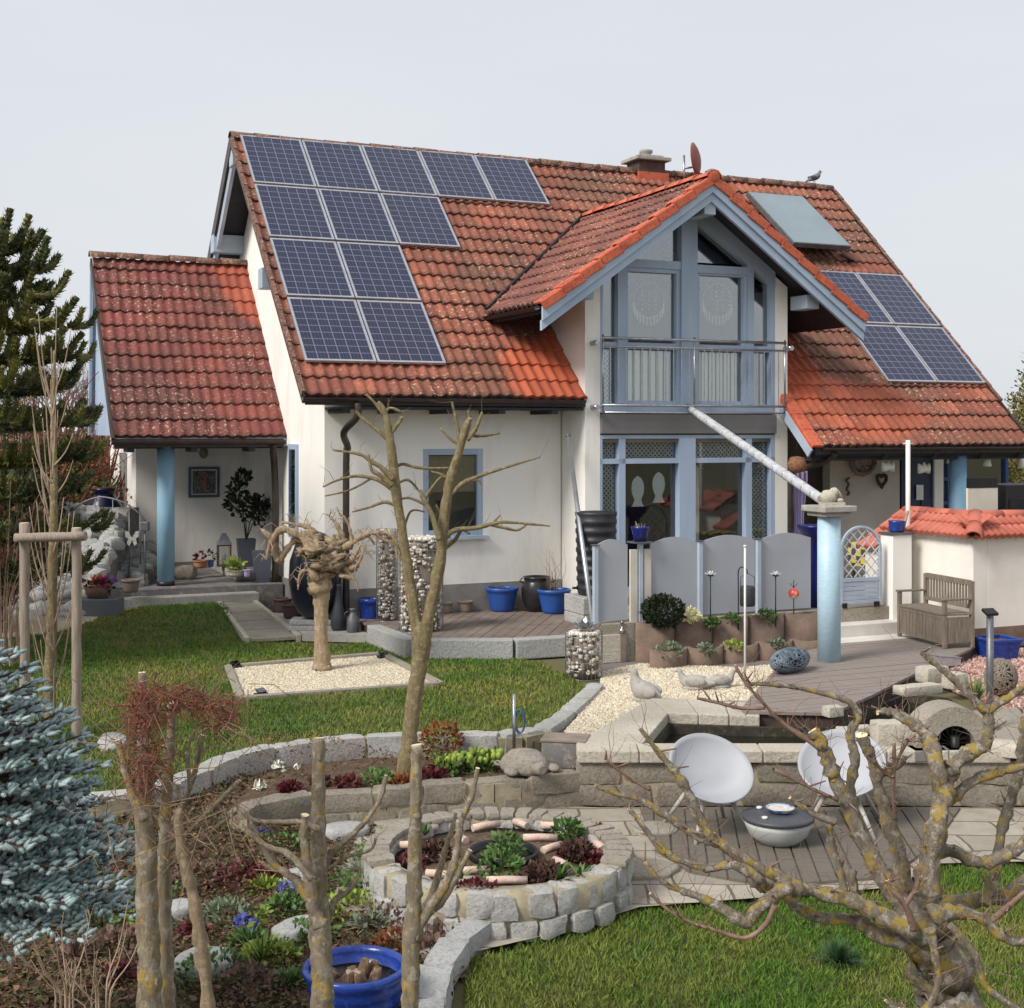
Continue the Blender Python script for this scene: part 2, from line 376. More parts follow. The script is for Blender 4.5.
# boards under the tiles, rear slope, and its tiles seen from the side only
mb=MB()
def slab(u0,u1,v0,v1,z0,z1,t=.1,low=.02):  # sloping roof board
    mb.extr([(u0,v0,z0-low),(u1,v0,z0-low),(u1,v1,z1-low),(u0,v1,z1-low)],(0,0,-t))
T=SP/CP
slab(.0,4.3,.0,4.757,ZE,ZR); slab(4.3,7.9,2.35,4.757,ZE+2.35*T,ZR); slab(7.9,12.29,-.77,4.757,ZE-.77*T,ZR)
slab(.0,12.29,4.757,9.4,ZR,ZR-4.643*T)
hp('roof_boarding',mb,M['soffit'],roof)
mb=MB(); O_back=Vector((12.3,9.45,ZR-4.693*T)); mb.uv=None
tiles(mb,O_back,(-1,0,0),(0,-CP,SP),(0,SP,CP),0,12.3,0,(4.693/CP)/ROW); hp('roof_rear',mb,M['tile_main'],roof)
# ridge tiles
def ridge_tiles(mb,p,q,r=.13,n=None,step=.4):
    p=Vector(p);q=Vector(q);L=(q-p).length;n=int(L/step);d=(q-p)/n
    side=d.normalized().cross(Vector((0,0,1))).normalized(); up=side.cross(d.normalized())
    for k in range(n):
        a=p+d*k-d.normalized()*.02; b=p+d*(k+1)+d.normalized()*.02; j=ru(-.008,.008)
        rows=[]
        for c,r1 in ((a,r*1.08),(b,r*.95)):
            rows.append([mb.av(c+side*math.cos(t)*r1+up*(math.sin(t)*r1*.8+j-.02)) for t in [PI*i/10-.15+.3*i/10*0 for i in range(11)]])
            rows.append([mb.av(c+side*math.cos(t)*r1*.85+up*(math.sin(t)*r1*.66+j-.02)) for t in [PI*i/10 for i in range(11)]])
        for i in range(10):
            mb.af((rows[0][i],rows[0][i+1],rows[2][i+1],rows[2][i]),True); mb.af((rows[0][i],rows[1][i],rows[1][i+1],rows[0][i+1])); mb.af((rows[2][i],rows[2][i+1],rows[3][i+1],rows[3][i]))
mb=MB(); ridge_tiles(mb,(-.02,4.757,ZR+.0),(12.32,4.757,ZR+.0)); hp('ridge_tiles',mb,M['ridge'],roof)
# dark verge boards on the left rake and gutters
mb=MB()
mb.beam((-.02,-.02,ZE-.05),(-.02,4.75,ZR-.05),.03,.13); mb.beam((-.02,4.74,ZR-.07),(-.02,9.4,ZR-.07-4.64*T),.032,.22); hp('verge_board',mb,M['brownmetal'],roof); mb=MB()
mb.beam((12.31,-.78,ZE-.77*T-.06),(12.31,4.75,ZR-.07),.03,.2)
hp('verge_board',mb,M['brownmetal'],roof)
mb=MB()   # verge tiles hanging over the left and right rakes
for u in (-.03,12.33):
    mb=MB()
    for k in range(18):
        s0=k*ROW
        if s0>ymax-.2: continue
        p=Vector((u,s0*CP,ZE+s0*SP)); mb.beam(p+nu*.045,p+nu*.03+bu*(ROW+.02),.05,.09,up=nu)
    hp('verge_tiles',mb,M['ridge'],roof)
def gutter(mb,p,q,r=.055):
    p=Vector(p);q=Vector(q);d=(q-p).normalized();s=d.cross(Vector((0,0,1)))
    rows=[]
    for c in (p,q):
        for rr in (r,r-.012): rows.append([mb.av(c+s*math.cos(t)*rr+Vector((0,0,math.sin(t)*rr))) for t in [PI+PI*i/10 for i in range(11)]])
    for i in range(10):
        mb.af((rows[0][i],rows[0][i+1],rows[2][i+1],rows[2][i]),True); mb.af((rows[1][i],rows[1][i+1],rows[3][i+1],rows[3][i]),True)
    for a,b in ((0,1),(2,3)): mb.af(rows[a]+rows[b][::-1])
    for i in (0,10): mb.af((rows[0][i],rows[1][i],rows[3][i],rows[2][i]))
mb=MB(); gutter(mb,(-.05,-.06,ZE-.02),(4.26,-.06,ZE-.02)); mb.beam((0,.01,ZE-.06),(4.28,.01,ZE-.06),.03,.08)
hp('gutter',mb,M['brownmetal'])
mb=MB(); zz=ZE-.77*T; gutter(mb,(8.0,-.83,zz-.02),(12.4,-.83,zz-.02),.045); mb.beam((7.95,-.76,zz-.06),(12.3,-.76,zz-.06),.03,.08); hp('gutter',mb,M['brownmetal'])
# rafter ends under the left eave
mb=MB()
for u in (.55,1.3,2.1,2.9,3.75): mb.bx(u,u+.1,.02,.8,ZE-.23,ZE-.172)
hp('rafter_ends',mb,M['soffit'])
mb=MB()
mb.extr([(.5,.03,ZE-.17),(4.28,.03,ZE-.17),(4.28,.8,ZE-.17),(.5,.8,ZE-.17)],(0,0,.03)); hp('soffit_board',mb,M['soffit'])
# ---- walls
ZT=.45
mb=MB()
wu0,wz1=Q(423,449,.8); wu1,wz0=Q(483,535,.8)
def wall_with_hole(mb,u0,u1,z0,z1,hu0,hu1,hz0,hz1,v,t=.3):
    mb.bx(u0,hu0,v,v+t,z0,z1); mb.bx(hu1,u1,v,v+t,z0,z1); mb.bx(hu0,hu1,v,v+t,z0,hz0); mb.bx(hu0,hu1,v,v+t,hz1,z1)
wall_with_hole(mb,.8,4.27,ZT,ZE+.55,wu0,wu1,wz0,wz1,.8)
# gable side wall: stands at u = .5
def zroof(v): return ZE-.2+min(v,9.514-v)*T
ga=[(.5,.8,ZT),(.5,8.7,ZT),(.5,8.7,zroof(8.7))]+[(.5,4.757,zroof(4.757))]+[(.5,.8,zroof(.8))]
mb.extr(ga,(.3,0,0))
mb.extr([(11.6,p[1],p[2]) for p in ga],(.2,0,0))
mb.bx(.8,11.6,8.4,8.7,ZT,ZE+.6)
hp('wall',mb,M['white'])
mb=MB(); mb.bx(.79,4.27,.775,.8,ZT,1.09); mb.bx(.475,.5,.775,8.7,ZT,1.05); hp('plinth',mb,M['plinth'])
# bay: cheeks and front strips
u_a,_=Q(600,420,0); u_b,_=Q(775,420,0); UL,UR=4.29,7.92; UC=6.09
ZDR=3.80+HC; ZDE=1.80+HC; DS=(ZDR-ZDE)/2.79     # dormer ridge, eave, slope
def zd(u): return ZDR-abs(u-UC)*DS
mb=MB()
mb.extr([(UL,0,ZT),(u_a,0,ZT),(u_a,0,zd(u_a)-.2),(UL,0,zd(UL)-.2)],(0,.3,0))
mb.extr([(u_b,0,ZT),(UR,0,ZT),(UR,0,zd(UR)-.2),(u_b,0,zd(u_b)-.2)],(0,.3,0))
mb.bx(UL,UL+.25,.3,.8,ZT,zd(UL)-.25); mb.bx(UL,UL+.25,.8,2.6,ZT,zd(UL)-.25)
mb.bx(UR-.25,UR,.3,3.0,ZT,zd(UR)-.25)
hp('bay_wall',mb,M['white'])
# rooms behind the glass
mb=MB(); zfl=.35+HC-.12
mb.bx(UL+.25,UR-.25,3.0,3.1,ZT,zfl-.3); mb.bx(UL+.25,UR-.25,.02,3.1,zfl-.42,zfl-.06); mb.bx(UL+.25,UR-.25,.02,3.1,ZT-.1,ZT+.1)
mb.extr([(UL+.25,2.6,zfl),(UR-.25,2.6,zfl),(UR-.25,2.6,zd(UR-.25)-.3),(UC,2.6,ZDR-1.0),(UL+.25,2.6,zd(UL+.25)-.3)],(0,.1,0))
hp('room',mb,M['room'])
# ---- dormer roof
dv=Vector((0,1,0)); LD=2.79*math.sqrt(1+DS*DS); cd=1/math.sqrt(1+DS*DS); sd=DS*cd
mb=MB(); mb.uv=None
tiles(mb,(UC-2.79,3.75,ZDE),(0,-1,0),(cd,0,sd),(-sd,0,cd),0,3.75+.67,0,LD/ROW)
tiles(mb,(UC+2.79,-.67,ZDE),(0,1,0),(-cd,0,sd),(sd,0,cd),0,3.75+.67,0,LD/ROW)
dorm=hp('dormer_roof',mb,M['tile_dormer'])
mb=MB()
for sg in (-1,1): mb.extr([(UC,-.64,ZDR-.02),(UC+sg*2.79,-.64,ZDE-.02),(UC+sg*2.79,-.64,ZDE-.14),(UC,-.64,ZDR-.14)],(0,2.2 if True else 0,0))
hp('dormer_boarding',mb,M['soffit'],dorm)
for sg in (-1,1):   # barge boards, two stepped
    mb=MB()
    for dz,hh,v0,w in ((-.02,.2,-.70,.05),(-.22,.14,-.66,.06)):
        pts=[(UC,v0,ZDR+dz),(UC+sg*2.82,v0,ZDR+dz-2.82*DS),(UC+sg*2.82,v0,ZDR+dz-hh-2.82*DS),(UC,v0,ZDR+dz-hh)]
        mb.extr(pts,(0,w,0))
    hp('barge_board',mb,M['blue'],dorm)
n=9
for sg in (-1,1):   # verge tiles
    mb=MB()
    for k in range(n):
        s0=LD*k/n; s1=LD*(k+1)/n+.04; a0=Vector((UC+sg*2.84,-.69,ZDR-2.84*DS)); dd=Vector((-sg*cd,0,sd)); nn=Vector((sg*sd,0,cd))
        p=a0+dd*s0+nn*.055; q=a0+dd*s1+nn*.025
        mb.beam(p+Vector((0,.09,0)),q+Vector((0,.09,0)),.24,.04,up=nn); mb.beam(p-nn*.055+Vector((0,-.03,0)),q-nn*.055+Vector((0,-.03,0)),.03,.13,up=nn)
    hp('verge_tiles',mb,M['verge'],dorm,bevel=.012)
mb=MB(); ridge_tiles(mb,(UC,-.72,ZDR+.02),(UC,3.5,ZDR+.02),.13); mb.ball((UC,-.72,ZDR+.01),(.12,.03,.11),12,8); hp('ridge_tiles',mb,M['verge'],dorm)
for sg in (-1,1): mb=MB(); gutter(mb,(UC+sg*2.87,-.6,ZDE-.04),(UC+sg*2.87,1.45,ZDE-.04),.06); hp('gutter',mb,M['blackmetal'],dorm)
# valley flashing, left and right
for sg in (-1,1):
    mb=MB(); p=Vector((UC+sg*2.79,1.47,ZDE+.1)); q=Vector((UC,3.57,ZDR+.09)); s=(q-p).normalized().cross(nu).normalized()*.05
    mb.tube([p+nu*.0,q+nu*.0],.035,6)
    hp('valley_flashing',mb,M['blackmetal'],dorm)
mb=MB()   # purlin ends
mb.bx(UC-.1,UC+.1,-.62,-.03,ZDR-.55,ZDR-.3); hp('purlin_end',mb,M['bluelight'],dorm,bevel=.01)
for sg in (-1,1): mb=MB(); u=UC+sg*2.0; mb.bx(u-.12,u+.12,-.45,-.005,zd(u)-.45,zd(u)-.23); hp('purlin_end',mb,M['bluelight'],dorm,bevel=.01)
mb=MB(); mb.bx(-.25,.02,1.9,2.2,0,1) if False else None
pu=Q(242,256,2.3)
for v in (2.35,6.1): mb=MB(); mb.bx(-.05,.5,v,v+.26,zroof(v)-.32,zroof(v)-.0); hp('purlin_end',mb,M['bluelight'],bevel=.01)
mb=MB(); mb.bx(-.02,.5,4.62,4.9,ZR-.5,ZR-.22); hp('purlin_end',mb,M['bluelight'],bevel=.01)
mb=MB(); mb.beam((.04,4.76,ZR-.35),(.04,6.9,zroof(6.9)-.1),.06,.2); hp('rafter',mb,M['bluelight'])
# ---- glazing of the bay
def px(mb,x0,x1,y0,y1,v0,v1):
    ua,za=Q(x0,y0,0); ub,zb=Q(x1,y1,0); mb.bx(min(ua,ub),max(ua,ub),v0,v1,min(za,zb),max(za,zb))
zq=lambda y:Q(689,y,0)[1]; uq=lambda x:Q(x,420,0)[0]
def bar(mb,x0,x1,y0,y1,v0=.06,v1=.18): mb.bx(uq(x0),uq(x1),v0,v1,zq(max(y0,y1)),zq(min(y0,y1)))
def pane(x0,x1,y0,y1,par,mode=None):
    m=MB(); m.bx(uq(x0),uq(x1),.115,.125,zq(y1),zq(y0)); return m.build('pane',M['glass2' if y0>430 else 'glass'],par)
def latt(x0,x1,y0,y1,par,v=.16,s=.075):
    m=MB(); u0,u1,z0,z1=uq(x0),uq(x1),zq(y1),zq(y0); zs=1.0
    w=u1-u0;h=z1-z0
    k=-int(h/s)-1
    while k*s<w+h:
        for sg in (1,-1):
            # line u=u0+k*s + t, z = z0+t (or mirrored)
            t0=max(0,-k*s); t1=min(h,w-k*s)
            if t1>t0+.01:
                a=(u0+k*s+t0,z0+t0);b=(u0+k*s+t1,z0+t1)
                if sg<0: a=(a[0],z0+z1-a[1]);b=(b[0],z0+z1-b[1])
                m.beam((a[0],v+(.006 if sg>0 else 0),a[1]),(b[0],v+(.006 if sg>0 else 0),b[1]),.02,.005,up=(0,1,0))
        k+=1
    return m.build('lattice_screen',M['lattice'],par)
# upper storey frame
mb=MB(); zt=zq(266)
bar(mb,600,774,404,413,.0,.14)                 # sill rail
def mull(x0,x1,y1,v0=.0,v1=.2):
    a,b=uq(x0),uq(x1); z0=zq(y1); mb.extr([(a,v0,z0),(b,v0,z0),(b,v0,zd(b)-.19),((a+b)/2,v0,max(zd(a),zd(b),zd((a+b)/2))-.19),(a,v0,zd(a)-.19)],(0,v1-v0,0))
mull(681,697,405,-.02); mull(618,625,405); mull(748,754,405); mull(600,603,405); mull(771,775,405)
bar(mb,625,681,262,270,.0,.18); bar(mb,697,748,264,272,.0,.18); 
for x0,x1 in ((625,629),(677.5,681.5),(697,700.5),(744.5,748)): bar(mb,x0,x1,270,404,.03,.17)
for x0,x1 in ((629,678),(700,745)): bar(mb,x0,x1,401,405,.03,.17); bar(mb,x0,x1,344,350,.03,.17); bar(mb,x0,x1,270,274,.03,.17)
for x0,x1 in ((603,618),(754,771)): bar(mb,x0,x1,344,350,.03,.17)
for sg,ue in ((-1,u_a),(1,u_b)): mb.extr([(UC,-.01,ZDR-.13),(ue,-.01,zd(ue)-.13),(ue,-.01,zd(ue)-.4),(UC,-.01,ZDR-.45)],(0,.18,0))
wf=hp('window',mb,M['blue'])
for a in ((603,618.5,268,405),(629,677.5,273,402),(700.5,744.5,273,402),(754,771,280,405)):
    m=MB(); u0,u1=uq(a[0]),uq(a[1]); z0,z1=zq(a[3]),zq(a[2]); z1l=min(z1,zd(u0)-.24); z1r=min(z1,zd(u1)-.24)
    m.extr([(u0,.11,z0),(u1,.11,z0),(u1,.11,z1r),(u0,.11,z1l)],(0,.01,0)); m.build('pane',M['glass'],wf)
m=MB(); a,b=uq(627),uq(681); z0=zq(261); m.extr([(a,.11,z0),(b,.11,z0),(b,.11,zd(b)-.24),(a,.11,max(zd(a)-.24,z0+.01))],(0,.01,0)); m.build('pane',M['glass'],wf)
m=MB(); a,b=uq(697),uq(746); m.extr([(a,.11,z0),(b,.11,z0),(b,.11,max(zd(b)-.24,z0+.01)),(a,.11,zd(a)-.24)],(0,.01,0)); m.build('pane',M['glass'],wf)
def curt(x0,x1,y0,y1,par,mm='curtain',v=.17,name='curtain'):
    m=MB(); u0,u1,z0,z1=uq(x0),uq(x1),zq(y1),zq(y0); n=int((u1-u0)/.02); rows=[]
    for z in (z0,z1): rows.append([m.av((u0+(u1-u0)*k/n,v+.014*math.sin(k*1.3)+.006*math.sin(k*.5),z)) for k in range(n+1)])
    for k in range(n): m.af((rows[0][k],rows[0][k+1],rows[1][k+1],rows[1][k]),True)
    return m.build(name,M[mm],par)
curt(629,675,351,401,wf); curt(700.5,742,351,401,wf); latt(603,617,350,404,wf); 
# lower storey
mb=MB(); bar(mb,600,775,435,438.5,.0,.16); bar(mb,600,775,458,463,.0,.16); bar(mb,600,775,584,592,.0,.18)
for x0,x1,vv in ((600,602.5,.0),(619,625.5,.0),(679,695,-.02),(746,752,.0),(771,775,.0)): bar(mb,x0,x1,438,590,vv,.18)
wl=hp('window',mb,M['blue'])
for x0,x1 in ((602.5,619),(625.5,679),(695,746),(752,771)): pane(x0,x1,438.5,458,wl); pane(x0,x1,463,584,wl)
latt(602.5,619,438.5,458,wl); latt(625.5,679,438.5,458,wl); latt(695,746,438.5,458,wl); latt(752,771,438.5,458,wl); latt(602.5,619,463,584,wl); latt(752,771,463,584,wl)
mb=MB(); mb.bx(uq(600),uq(775),-.05,.1,zq(433.5),zq(414.5)); hp('blind_box',mb,M['bandgrey'],bevel=.006)
# inside door leaf seen open in the lower right light
mb=MB(); mb.bx(uq(707),uq(716),.5,1.0,ZT+.1,zq(466)); hp('inner_door',mb,M['curtain'])
mb=MB(); mb.bx(uq(718),uq(752),.9,1.0,ZT+.1,zq(470)); hp('inner_blind',mb,M['room'])
# balcony railing
mb=MB(); vb=-.16; u0,u1=uq(597),uq(780)
for y,r in ((341,.022),(349,.018),(406,.018),(413,.015)): mb.tube([(u0 if y<410 else uq(600),vb,zq(y)),(u1,vb,zq(y))],r,8)
for x in (598,689,779): mb.tube([(uq(x),vb,zq(338)),(uq(x),vb,zq(414))],.017,8)
for x in (592,785): 
    for y in (346,408): mb.tube([(uq(x),0,zq(y)),(uq(x),vb-.03,zq(y))],.04,10); mb.tube([(uq(x),vb,zq(y)),(uq(x+(6 if x<600 else -6)),vb,zq(y))],.012,6)
n=24
for k in range(1,n): 
    u=u0+(u1-u0)*k/n; mb.tube([(u,vb,zq(350)),(u,vb,zq(406))],.0085,6,cap=False)
hp('balcony_railing',mb,M['steel'])
# small front window
mb=MB(); f=.09
mb.bx(wu0,wu0+f,.8,.9,wz0,wz1); mb.bx(wu1-f,wu1,.8,.9,wz0,wz1); mb.bx(wu0+f,wu1-f,.8,.9,wz1-f,wz1); mb.bx(wu0+f,wu1-f,.8,.9,wz0,wz0+f)
w2=hp('window',mb,M['blue'],bevel=.006); m=MB(); m.bx(wu0+f,wu1-f,.86,.87,wz0+f,wz1-f); m.build('pane',M['glass2'],w2)
m=MB(); m.bx(wu0-.06,wu1+.06,.68,.8,wz0-.05,wz0-.005); m.build('sill',M['bluelight'],w2)
m=MB()
for k in range(30): z=wz1-f-.02-k*.018; m.bx(wu0+f,wu1-f,.9,.905,z-.016,z)
m.build('blind',mat('olive_blind',C(164,150,118),C(142,130,102),6,.8),w2)
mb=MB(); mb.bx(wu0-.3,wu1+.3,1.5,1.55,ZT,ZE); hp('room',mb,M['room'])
# downpipes
mb=MB(); u,_=Q(347,500,.62); ug,_=Q(357,405,-.05)
mb.tube(spline([(ug,-.07,ZE-.1),(ug,-.06,ZE-.28),(ug-.1,.25,ZE-.5),(u,.58,ZE-.72),(u,.66,ZE-.95),(u,.66,ZT+.2),(u,.66,ZT)],5),.05,10)
hp('downpipe',mb,M['brownmetal'])
mb=MB(); mb.tube(spline([(8.25,-.8,zz-.1),(8.22,-.6,zz-.22),(8.1,-.2,zz-.35),(7.98,.0,zz-.5),(7.98,.02,ZT+.3)],5),.05,10); hp('downpipe',mb,M['brownmetal'])
# chimney
mb=MB(); c0,_=Q(638,170,4.6); c1,_=Q(664,170,4.6); mb.bx(c0,c1,4.55,5.05,ZR-.9,ZR+.2); ch=hp('chimney',mb,mat('chimney_slate',C(96,70,62),C(70,52,48),8,.8,.5,60),bevel=.01)
mb=MB(); mb.bx(c0-.09,c1+.09,4.46,5.14,ZR+.2,ZR+.27); mb.bx(c0+.02,c1-.02,4.57,5.03,ZR+.27,ZR+.32); mb.build('chimney_cap',M['concrete'],ch,bevel=.012)
mb=MB(); mb.lathe([(.1,0),(.12,.03),(.1,.06),(.13,.08),(.13,.13),(.05,.15)],16,((c0+c1)/2,4.8,ZR+.31)); mb.build('chimney_pot',M['concrete'],ch)
mb=MB(); mb.bx(c0-.03,c1+.05,4.5,4.56,ZR-.35,ZR-.03); mb.build('flashing',M['verge'],ch)
# ---- porch on the left
ZPE=-.12+HC; PV0=3.0; PVR=5.9; ZPR=2.92+HC; pp=math.atan((ZPR-ZPE)/(PVR-PV0)); cpp,spp=math.cos(pp),math.sin(pp)
mb=MB(); PL=(PVR-PV0)/cpp
tiles(mb,(-2.15,PV0,ZPE),(1,0,0),(0,cpp,spp),(0,-spp,cpp),0,2.65,0,PL/ROW); 
mb.uv=[(x-2.15,y) for x,y in mb.uv]
pr=hp('porch_roof',mb,M['tile_porch'])
mb=MB(); mb.extr([(-2.13,PV0,ZPE-.02),(.5,PV0,ZPE-.02),(.5,PVR,ZPR-.02),(-2.13,PVR,ZPR-.02)],(0,0,-.12))
mb.extr([(-2.13,PVR,ZPR-.02),(.5,PVR,ZPR-.02),(.5,PVR+.3,ZPE+.3),(-2.13,PVR+.3,ZPE+.3)],(0,0,-.12)); mb.build('porch_boarding',M['bluelight'],pr)
mb=MB(); ridge_tiles(mb,(-2.18,PVR,ZPR+.05),(.5,PVR,ZPR+.05),.12); mb.build('ridge_tiles',M['ridge'],pr)
mb=MB(); gutter(mb,(-2.2,PV0-.07,ZPE-.04),(.46,PV0-.07,ZPE-.04),.065); mb.beam((-2.15,PV0,ZPE-.08),(.45,PV0,ZPE-.08),.03,.13); mb.beam((-2.17,PV0,ZPE-.05),(-2.17,PVR,ZPR-.05),.03,.16); mb.build('gutter',M['brownmetal'],pr)
mb=MB(); mb.extr([(-2.08,PV0+.25,ZPE+.03),(-2.08,PVR+.25,ZPE+.03),(-2.08,PVR,ZPR-.2)],(.06,0,0)); mb.beam((-2.16,PVR+.02,ZPR-.1),(-2.16,PVR+.3,ZPE+.02),.04,.14)
mb.build('gable_boarding',M['blue'],pr)
mb=MB(); mb.bx(-2.12,-1.9,PV0+.5,PV0+.72,ZPE+.18,ZPE+.42); mb.build('purlin_end',M['white'],pr,bevel=.01)
mb=MB()
for u in (-1.95,-1.0,-.1): mb.bx(u,u+.1,PV0+.02,PV0+.5,ZPE-.22,ZPE-.12)
mb.bx(-2.1,.5,PV0+.3,PV0+.5,ZPE-.17,ZPE-.03); mb.build('rafter_ends',M['soffit'],pr)
ZP=-2.43+HC
mb=MB(); mb.bx(-1.42,.5,5.9,6.1,ZP-.2,ZPE+1.5); mb.bx(-1.42,-1.22,6.1,9.4,ZP-.6,ZPE+.9); hp('porch_wall',mb,M['white'])
mb=MB(); mb.bx(-1.43,.5,5.875,5.9,ZP-.2,ZP+.12); hp('plinth',mb,M['plinth'])
mb=MB(); pu,pz=Q(166,500,3.4); mb.lathe([(.135,ZP+.05),(.135,ZPE-.1)],28,(pu,3.42,0)); po=hp('pillar',mb,mat('blue_pillar_left',C(140,178,200),C(124,164,190),1.5,.6,.1,60)); 
mb=MB(); mb.lathe([(.138,ZP),(.138,ZP+.07)],24,(pu,3.42,0)); mb.build('pillar_foot',M['black'],po)
mb=MB(); u,_=Q(277,480,3.1); mb.tube(spline([(.3,PV0-.05,ZPE-.1),(.28,PV0-.0,ZPE-.2),(u-.02,3.2,ZPE-.45),(u,3.2,ZPE-1.0),(u,3.2,ZP)],5),.055,10); hp('downpipe',mb,M['brownmetal'])
# blue side window strip on the gable wall
mb=MB(); mb.bx(.46,.5,2.25,2.75,ZP+.75,ZPE-.1); w3=hp('window',mb,M['blue']); m=MB(); m.bx(.452,.46,2.32,2.68,ZP+.82,ZPE-.18); m.build('pane',M['glass'],w3)
# left niche window on annex side
mb=MB(); mb.bx(-1.44,-1.42,7.0,7.9,ZP+.9,ZPE-.3); hp('window',mb,M['plinth'])
# ---- covered terrace on the right: wall, door, windows
mb=MB(); mb.bx(9.35,10.83,.8,1.0,ZT,ZE-.25); mb.bx(7.92,8.2,.8,1.0,ZT,ZE-.25); mb.bx(7.92,12.2,2.2,2.3,ZT,ZE-.1); hp('terrace_wall',mb,mat('taupe_render',C(206,196,186),C(190,180,170),1.4,.9,.2,200))
mb=MB(); d0,_=Q(903,500,.8); d1,_=Q(938,500,.8)
mb.bx(d0,d1,.85,.92,ZT,ZE-.55)
for z0,z1 in ((ZT+.2,ZT+.9),(ZT+1.0,ZT+1.75)):
    mb.bx(d0+.12,(d0+d1)/2-.04,.83,.85,z0,z1); mb.bx((d0+d1)/2+.04,d1-.12,.83,.85,z0,z1)
dr=hp('door',mb,M['darkblue'],bevel=.008); m=MB(); m.tube([(d0+.07,.85,ZT+1.0),(d0+.07,.76,ZT+1.0),(d0+.18,.76,ZT+1.0)],.012,8); m.build('handle',M['steel'],dr)
m=MB(); m.bx(Q(917,490,.8)[0],Q(924,490,.8)[0],.815,.829,Q(920,500,.8)[1],Q(920,485,.8)[1]); m.build('letter_plate',M['alu'],dr)
def trwin(x0,x1,ys,lab):
    mb=MB(); a,b=Q(x0,480,.8)[0],Q(x1,480,.8)[0]; zs=[Q(960,y,.8)[1] for y in ys]; f=.06
    mb.bx(a,a+f,.84,.92,zs[-1],zs[0]); mb.bx(b-f,b,.84,.92,zs[-1],zs[0])
    for k,z in enumerate(zs): mb.bx(a+f,b-f,.84,.92,z-(f if k<len(zs)-1 else 0),z+(f if k==len(zs)-1 else 0))
    w=hp('window',mb,mat('window_blue',C(46,76,130),C(38,66,116),3,.5)); m=MB(); m.bx(a+f,b-f,.9,.91,zs[-1],zs[0]); m.build('pane',M['glass'],w)
    m=MB(); m.bx(a+f,b-f,.96,.98,zs[-1],zs[0]); m.build('curtain',M['curtain'],w)
trwin(933,952,(452,477,501,530),''); trwin(966,1010,(452,485,510),'')
mb=MB(); mb.bx(Q(952,480,.8)[0],Q(966,480,.8)[0],.84,.95,ZT,ZE-.3); mb.bx(Q(1010,480,.8)[0],12.2,.84,.95,ZT,ZE-.3) if Q(1010,480,.8)[0]<12.1 else None
mb.bx(Q(933,480,.8)[0],12.6,.84,.95,ZT,Q(960,510,.8)[1]) ; hp('panelling',mb,M['darkblue'])
mb=MB(); pu2,_=Q(958,480,-.5); mb.lathe([(.14,ZT),(.14,ZE-.77*T-.15)],24,(pu2,-.5,0)); hp('pillar',mb,mat('blue_pillar_terrace',C(130,168,192),C(114,152,178),1.5,.6,.1,60))
mb=MB(); mb.bx(7.95,12.3,-.6,-.45,ZE-.77*T-.22,ZE-.77*T-.06); 
for u in (8.3,9.3,10.3,11.3,12.1): mb.beam((u,-.72,ZE-.77*T-.16),(u,.9,ZE+.9*T-.2),.08,.14)
mb.extr([(7.95,-.7,ZE-.7*T-.19),(12.3,-.7,ZE-.7*T-.19),(12.3,2.2,ZE+2.2*T-.19),(7.95,2.2,ZE+2.2*T-.19)],(0,0,-.03)) 
hp('porch_beams',mb,M['soffit'])
mb=MB(); vv=Vector((7.9,-.77,ZE-.77*T)); n=3   # red verge tiles beside the bay
for k in range(4):
    p=vv+bu*(k*.36-.05)+nu*.06; q=vv+bu*(k*.36+.34)+nu*.05; mb.beam(p,q,.2,.05,up=nu); mb.beam(p+Vector((-.1,0,0))-nu*.08,q+Vector((-.1,0,0))-nu*.08,.03,.18,up=nu)
hp('verge_tiles',mb,M['verge'],roof,bevel=.01)
mb=MB(); mb.beam((7.78,-.8,zz-.1),(7.78,.0,ZE-.1),.03,.14); hp('verge_trim',mb,M['bluelight'],roof)
# ---- things on the roof
def rp(u,v,h=0): return Vector((u,v,ZE+v*T))+nu*h
GR='solar panels on the house roof'
def panel(u0,v0,w,dv,label):
    o=rp(u0,v0,.06); L=dv/CP; f=.035; th=.04
    def pt(x,y,h): return o+Vector((x,0,0))+bu*y+nu*h
    def slabp(m,x0,x1,y0,y1,h0,h1):
        i=[m.av(pt(x,y,h)) for h in (h0,h1) for x,y in ((x0,y0),(x1,y0),(x1,y1),(x0,y1))]
        for q in ((3,2,1,0),(4,5,6,7),(0,1,5,4),(1,2,6,5),(2,3,7,6),(3,0,4,7)): m.af([i[k] for k in q])
    m=MB(); slabp(m,0,w,0,f,0,th); slabp(m,0,w,L-f,L,0,th); slabp(m,0,f,f,L-f,0,th); slabp(m,w-f,w,f,L-f,0,th)
    for x in (.2,w-.24): slabp(m,x,x+.04,.0,L,-.05,-.002)
    t=hp('solar_panel',m,M['alu'])
    m=MB(); i=[m.av(pt(x,y,th-.006)) for x,y in ((f,f),(w-f,f),(w-f,L-f),(f,L-f))]; m.af(i); i=[m.av(pt(x,y,.004)) for x,y in ((f,f),(w-f,f),(w-f,L-f),(f,L-f))]; m.af(i[::-1]); m.uv=[(0,0),(1,0),(1,1),(0,1)]*2; m.build('cell_sheet',M['cells'],t)
rows=[.47,1.54,2.61,3.68]; dvv=1.045; cols=[.11,1.175,2.24,3.3,4.36]
names={3:'top',2:'second',1:'third',0:'bottom'}; lefts={0:'at the left verge',1:'second from the left verge',2:'third from the left verge',3:'fourth from the left verge',4:'rightmost, out on its own end'}
for r,nc in ((3,5),(2,3),(1,2),(0,2)):
    for c in range(nc): panel(cols[c],rows[r],1.045,dvv-.015,f'dark blue solar panel in the {names[r]} row of the left array, {lefts[c]}')
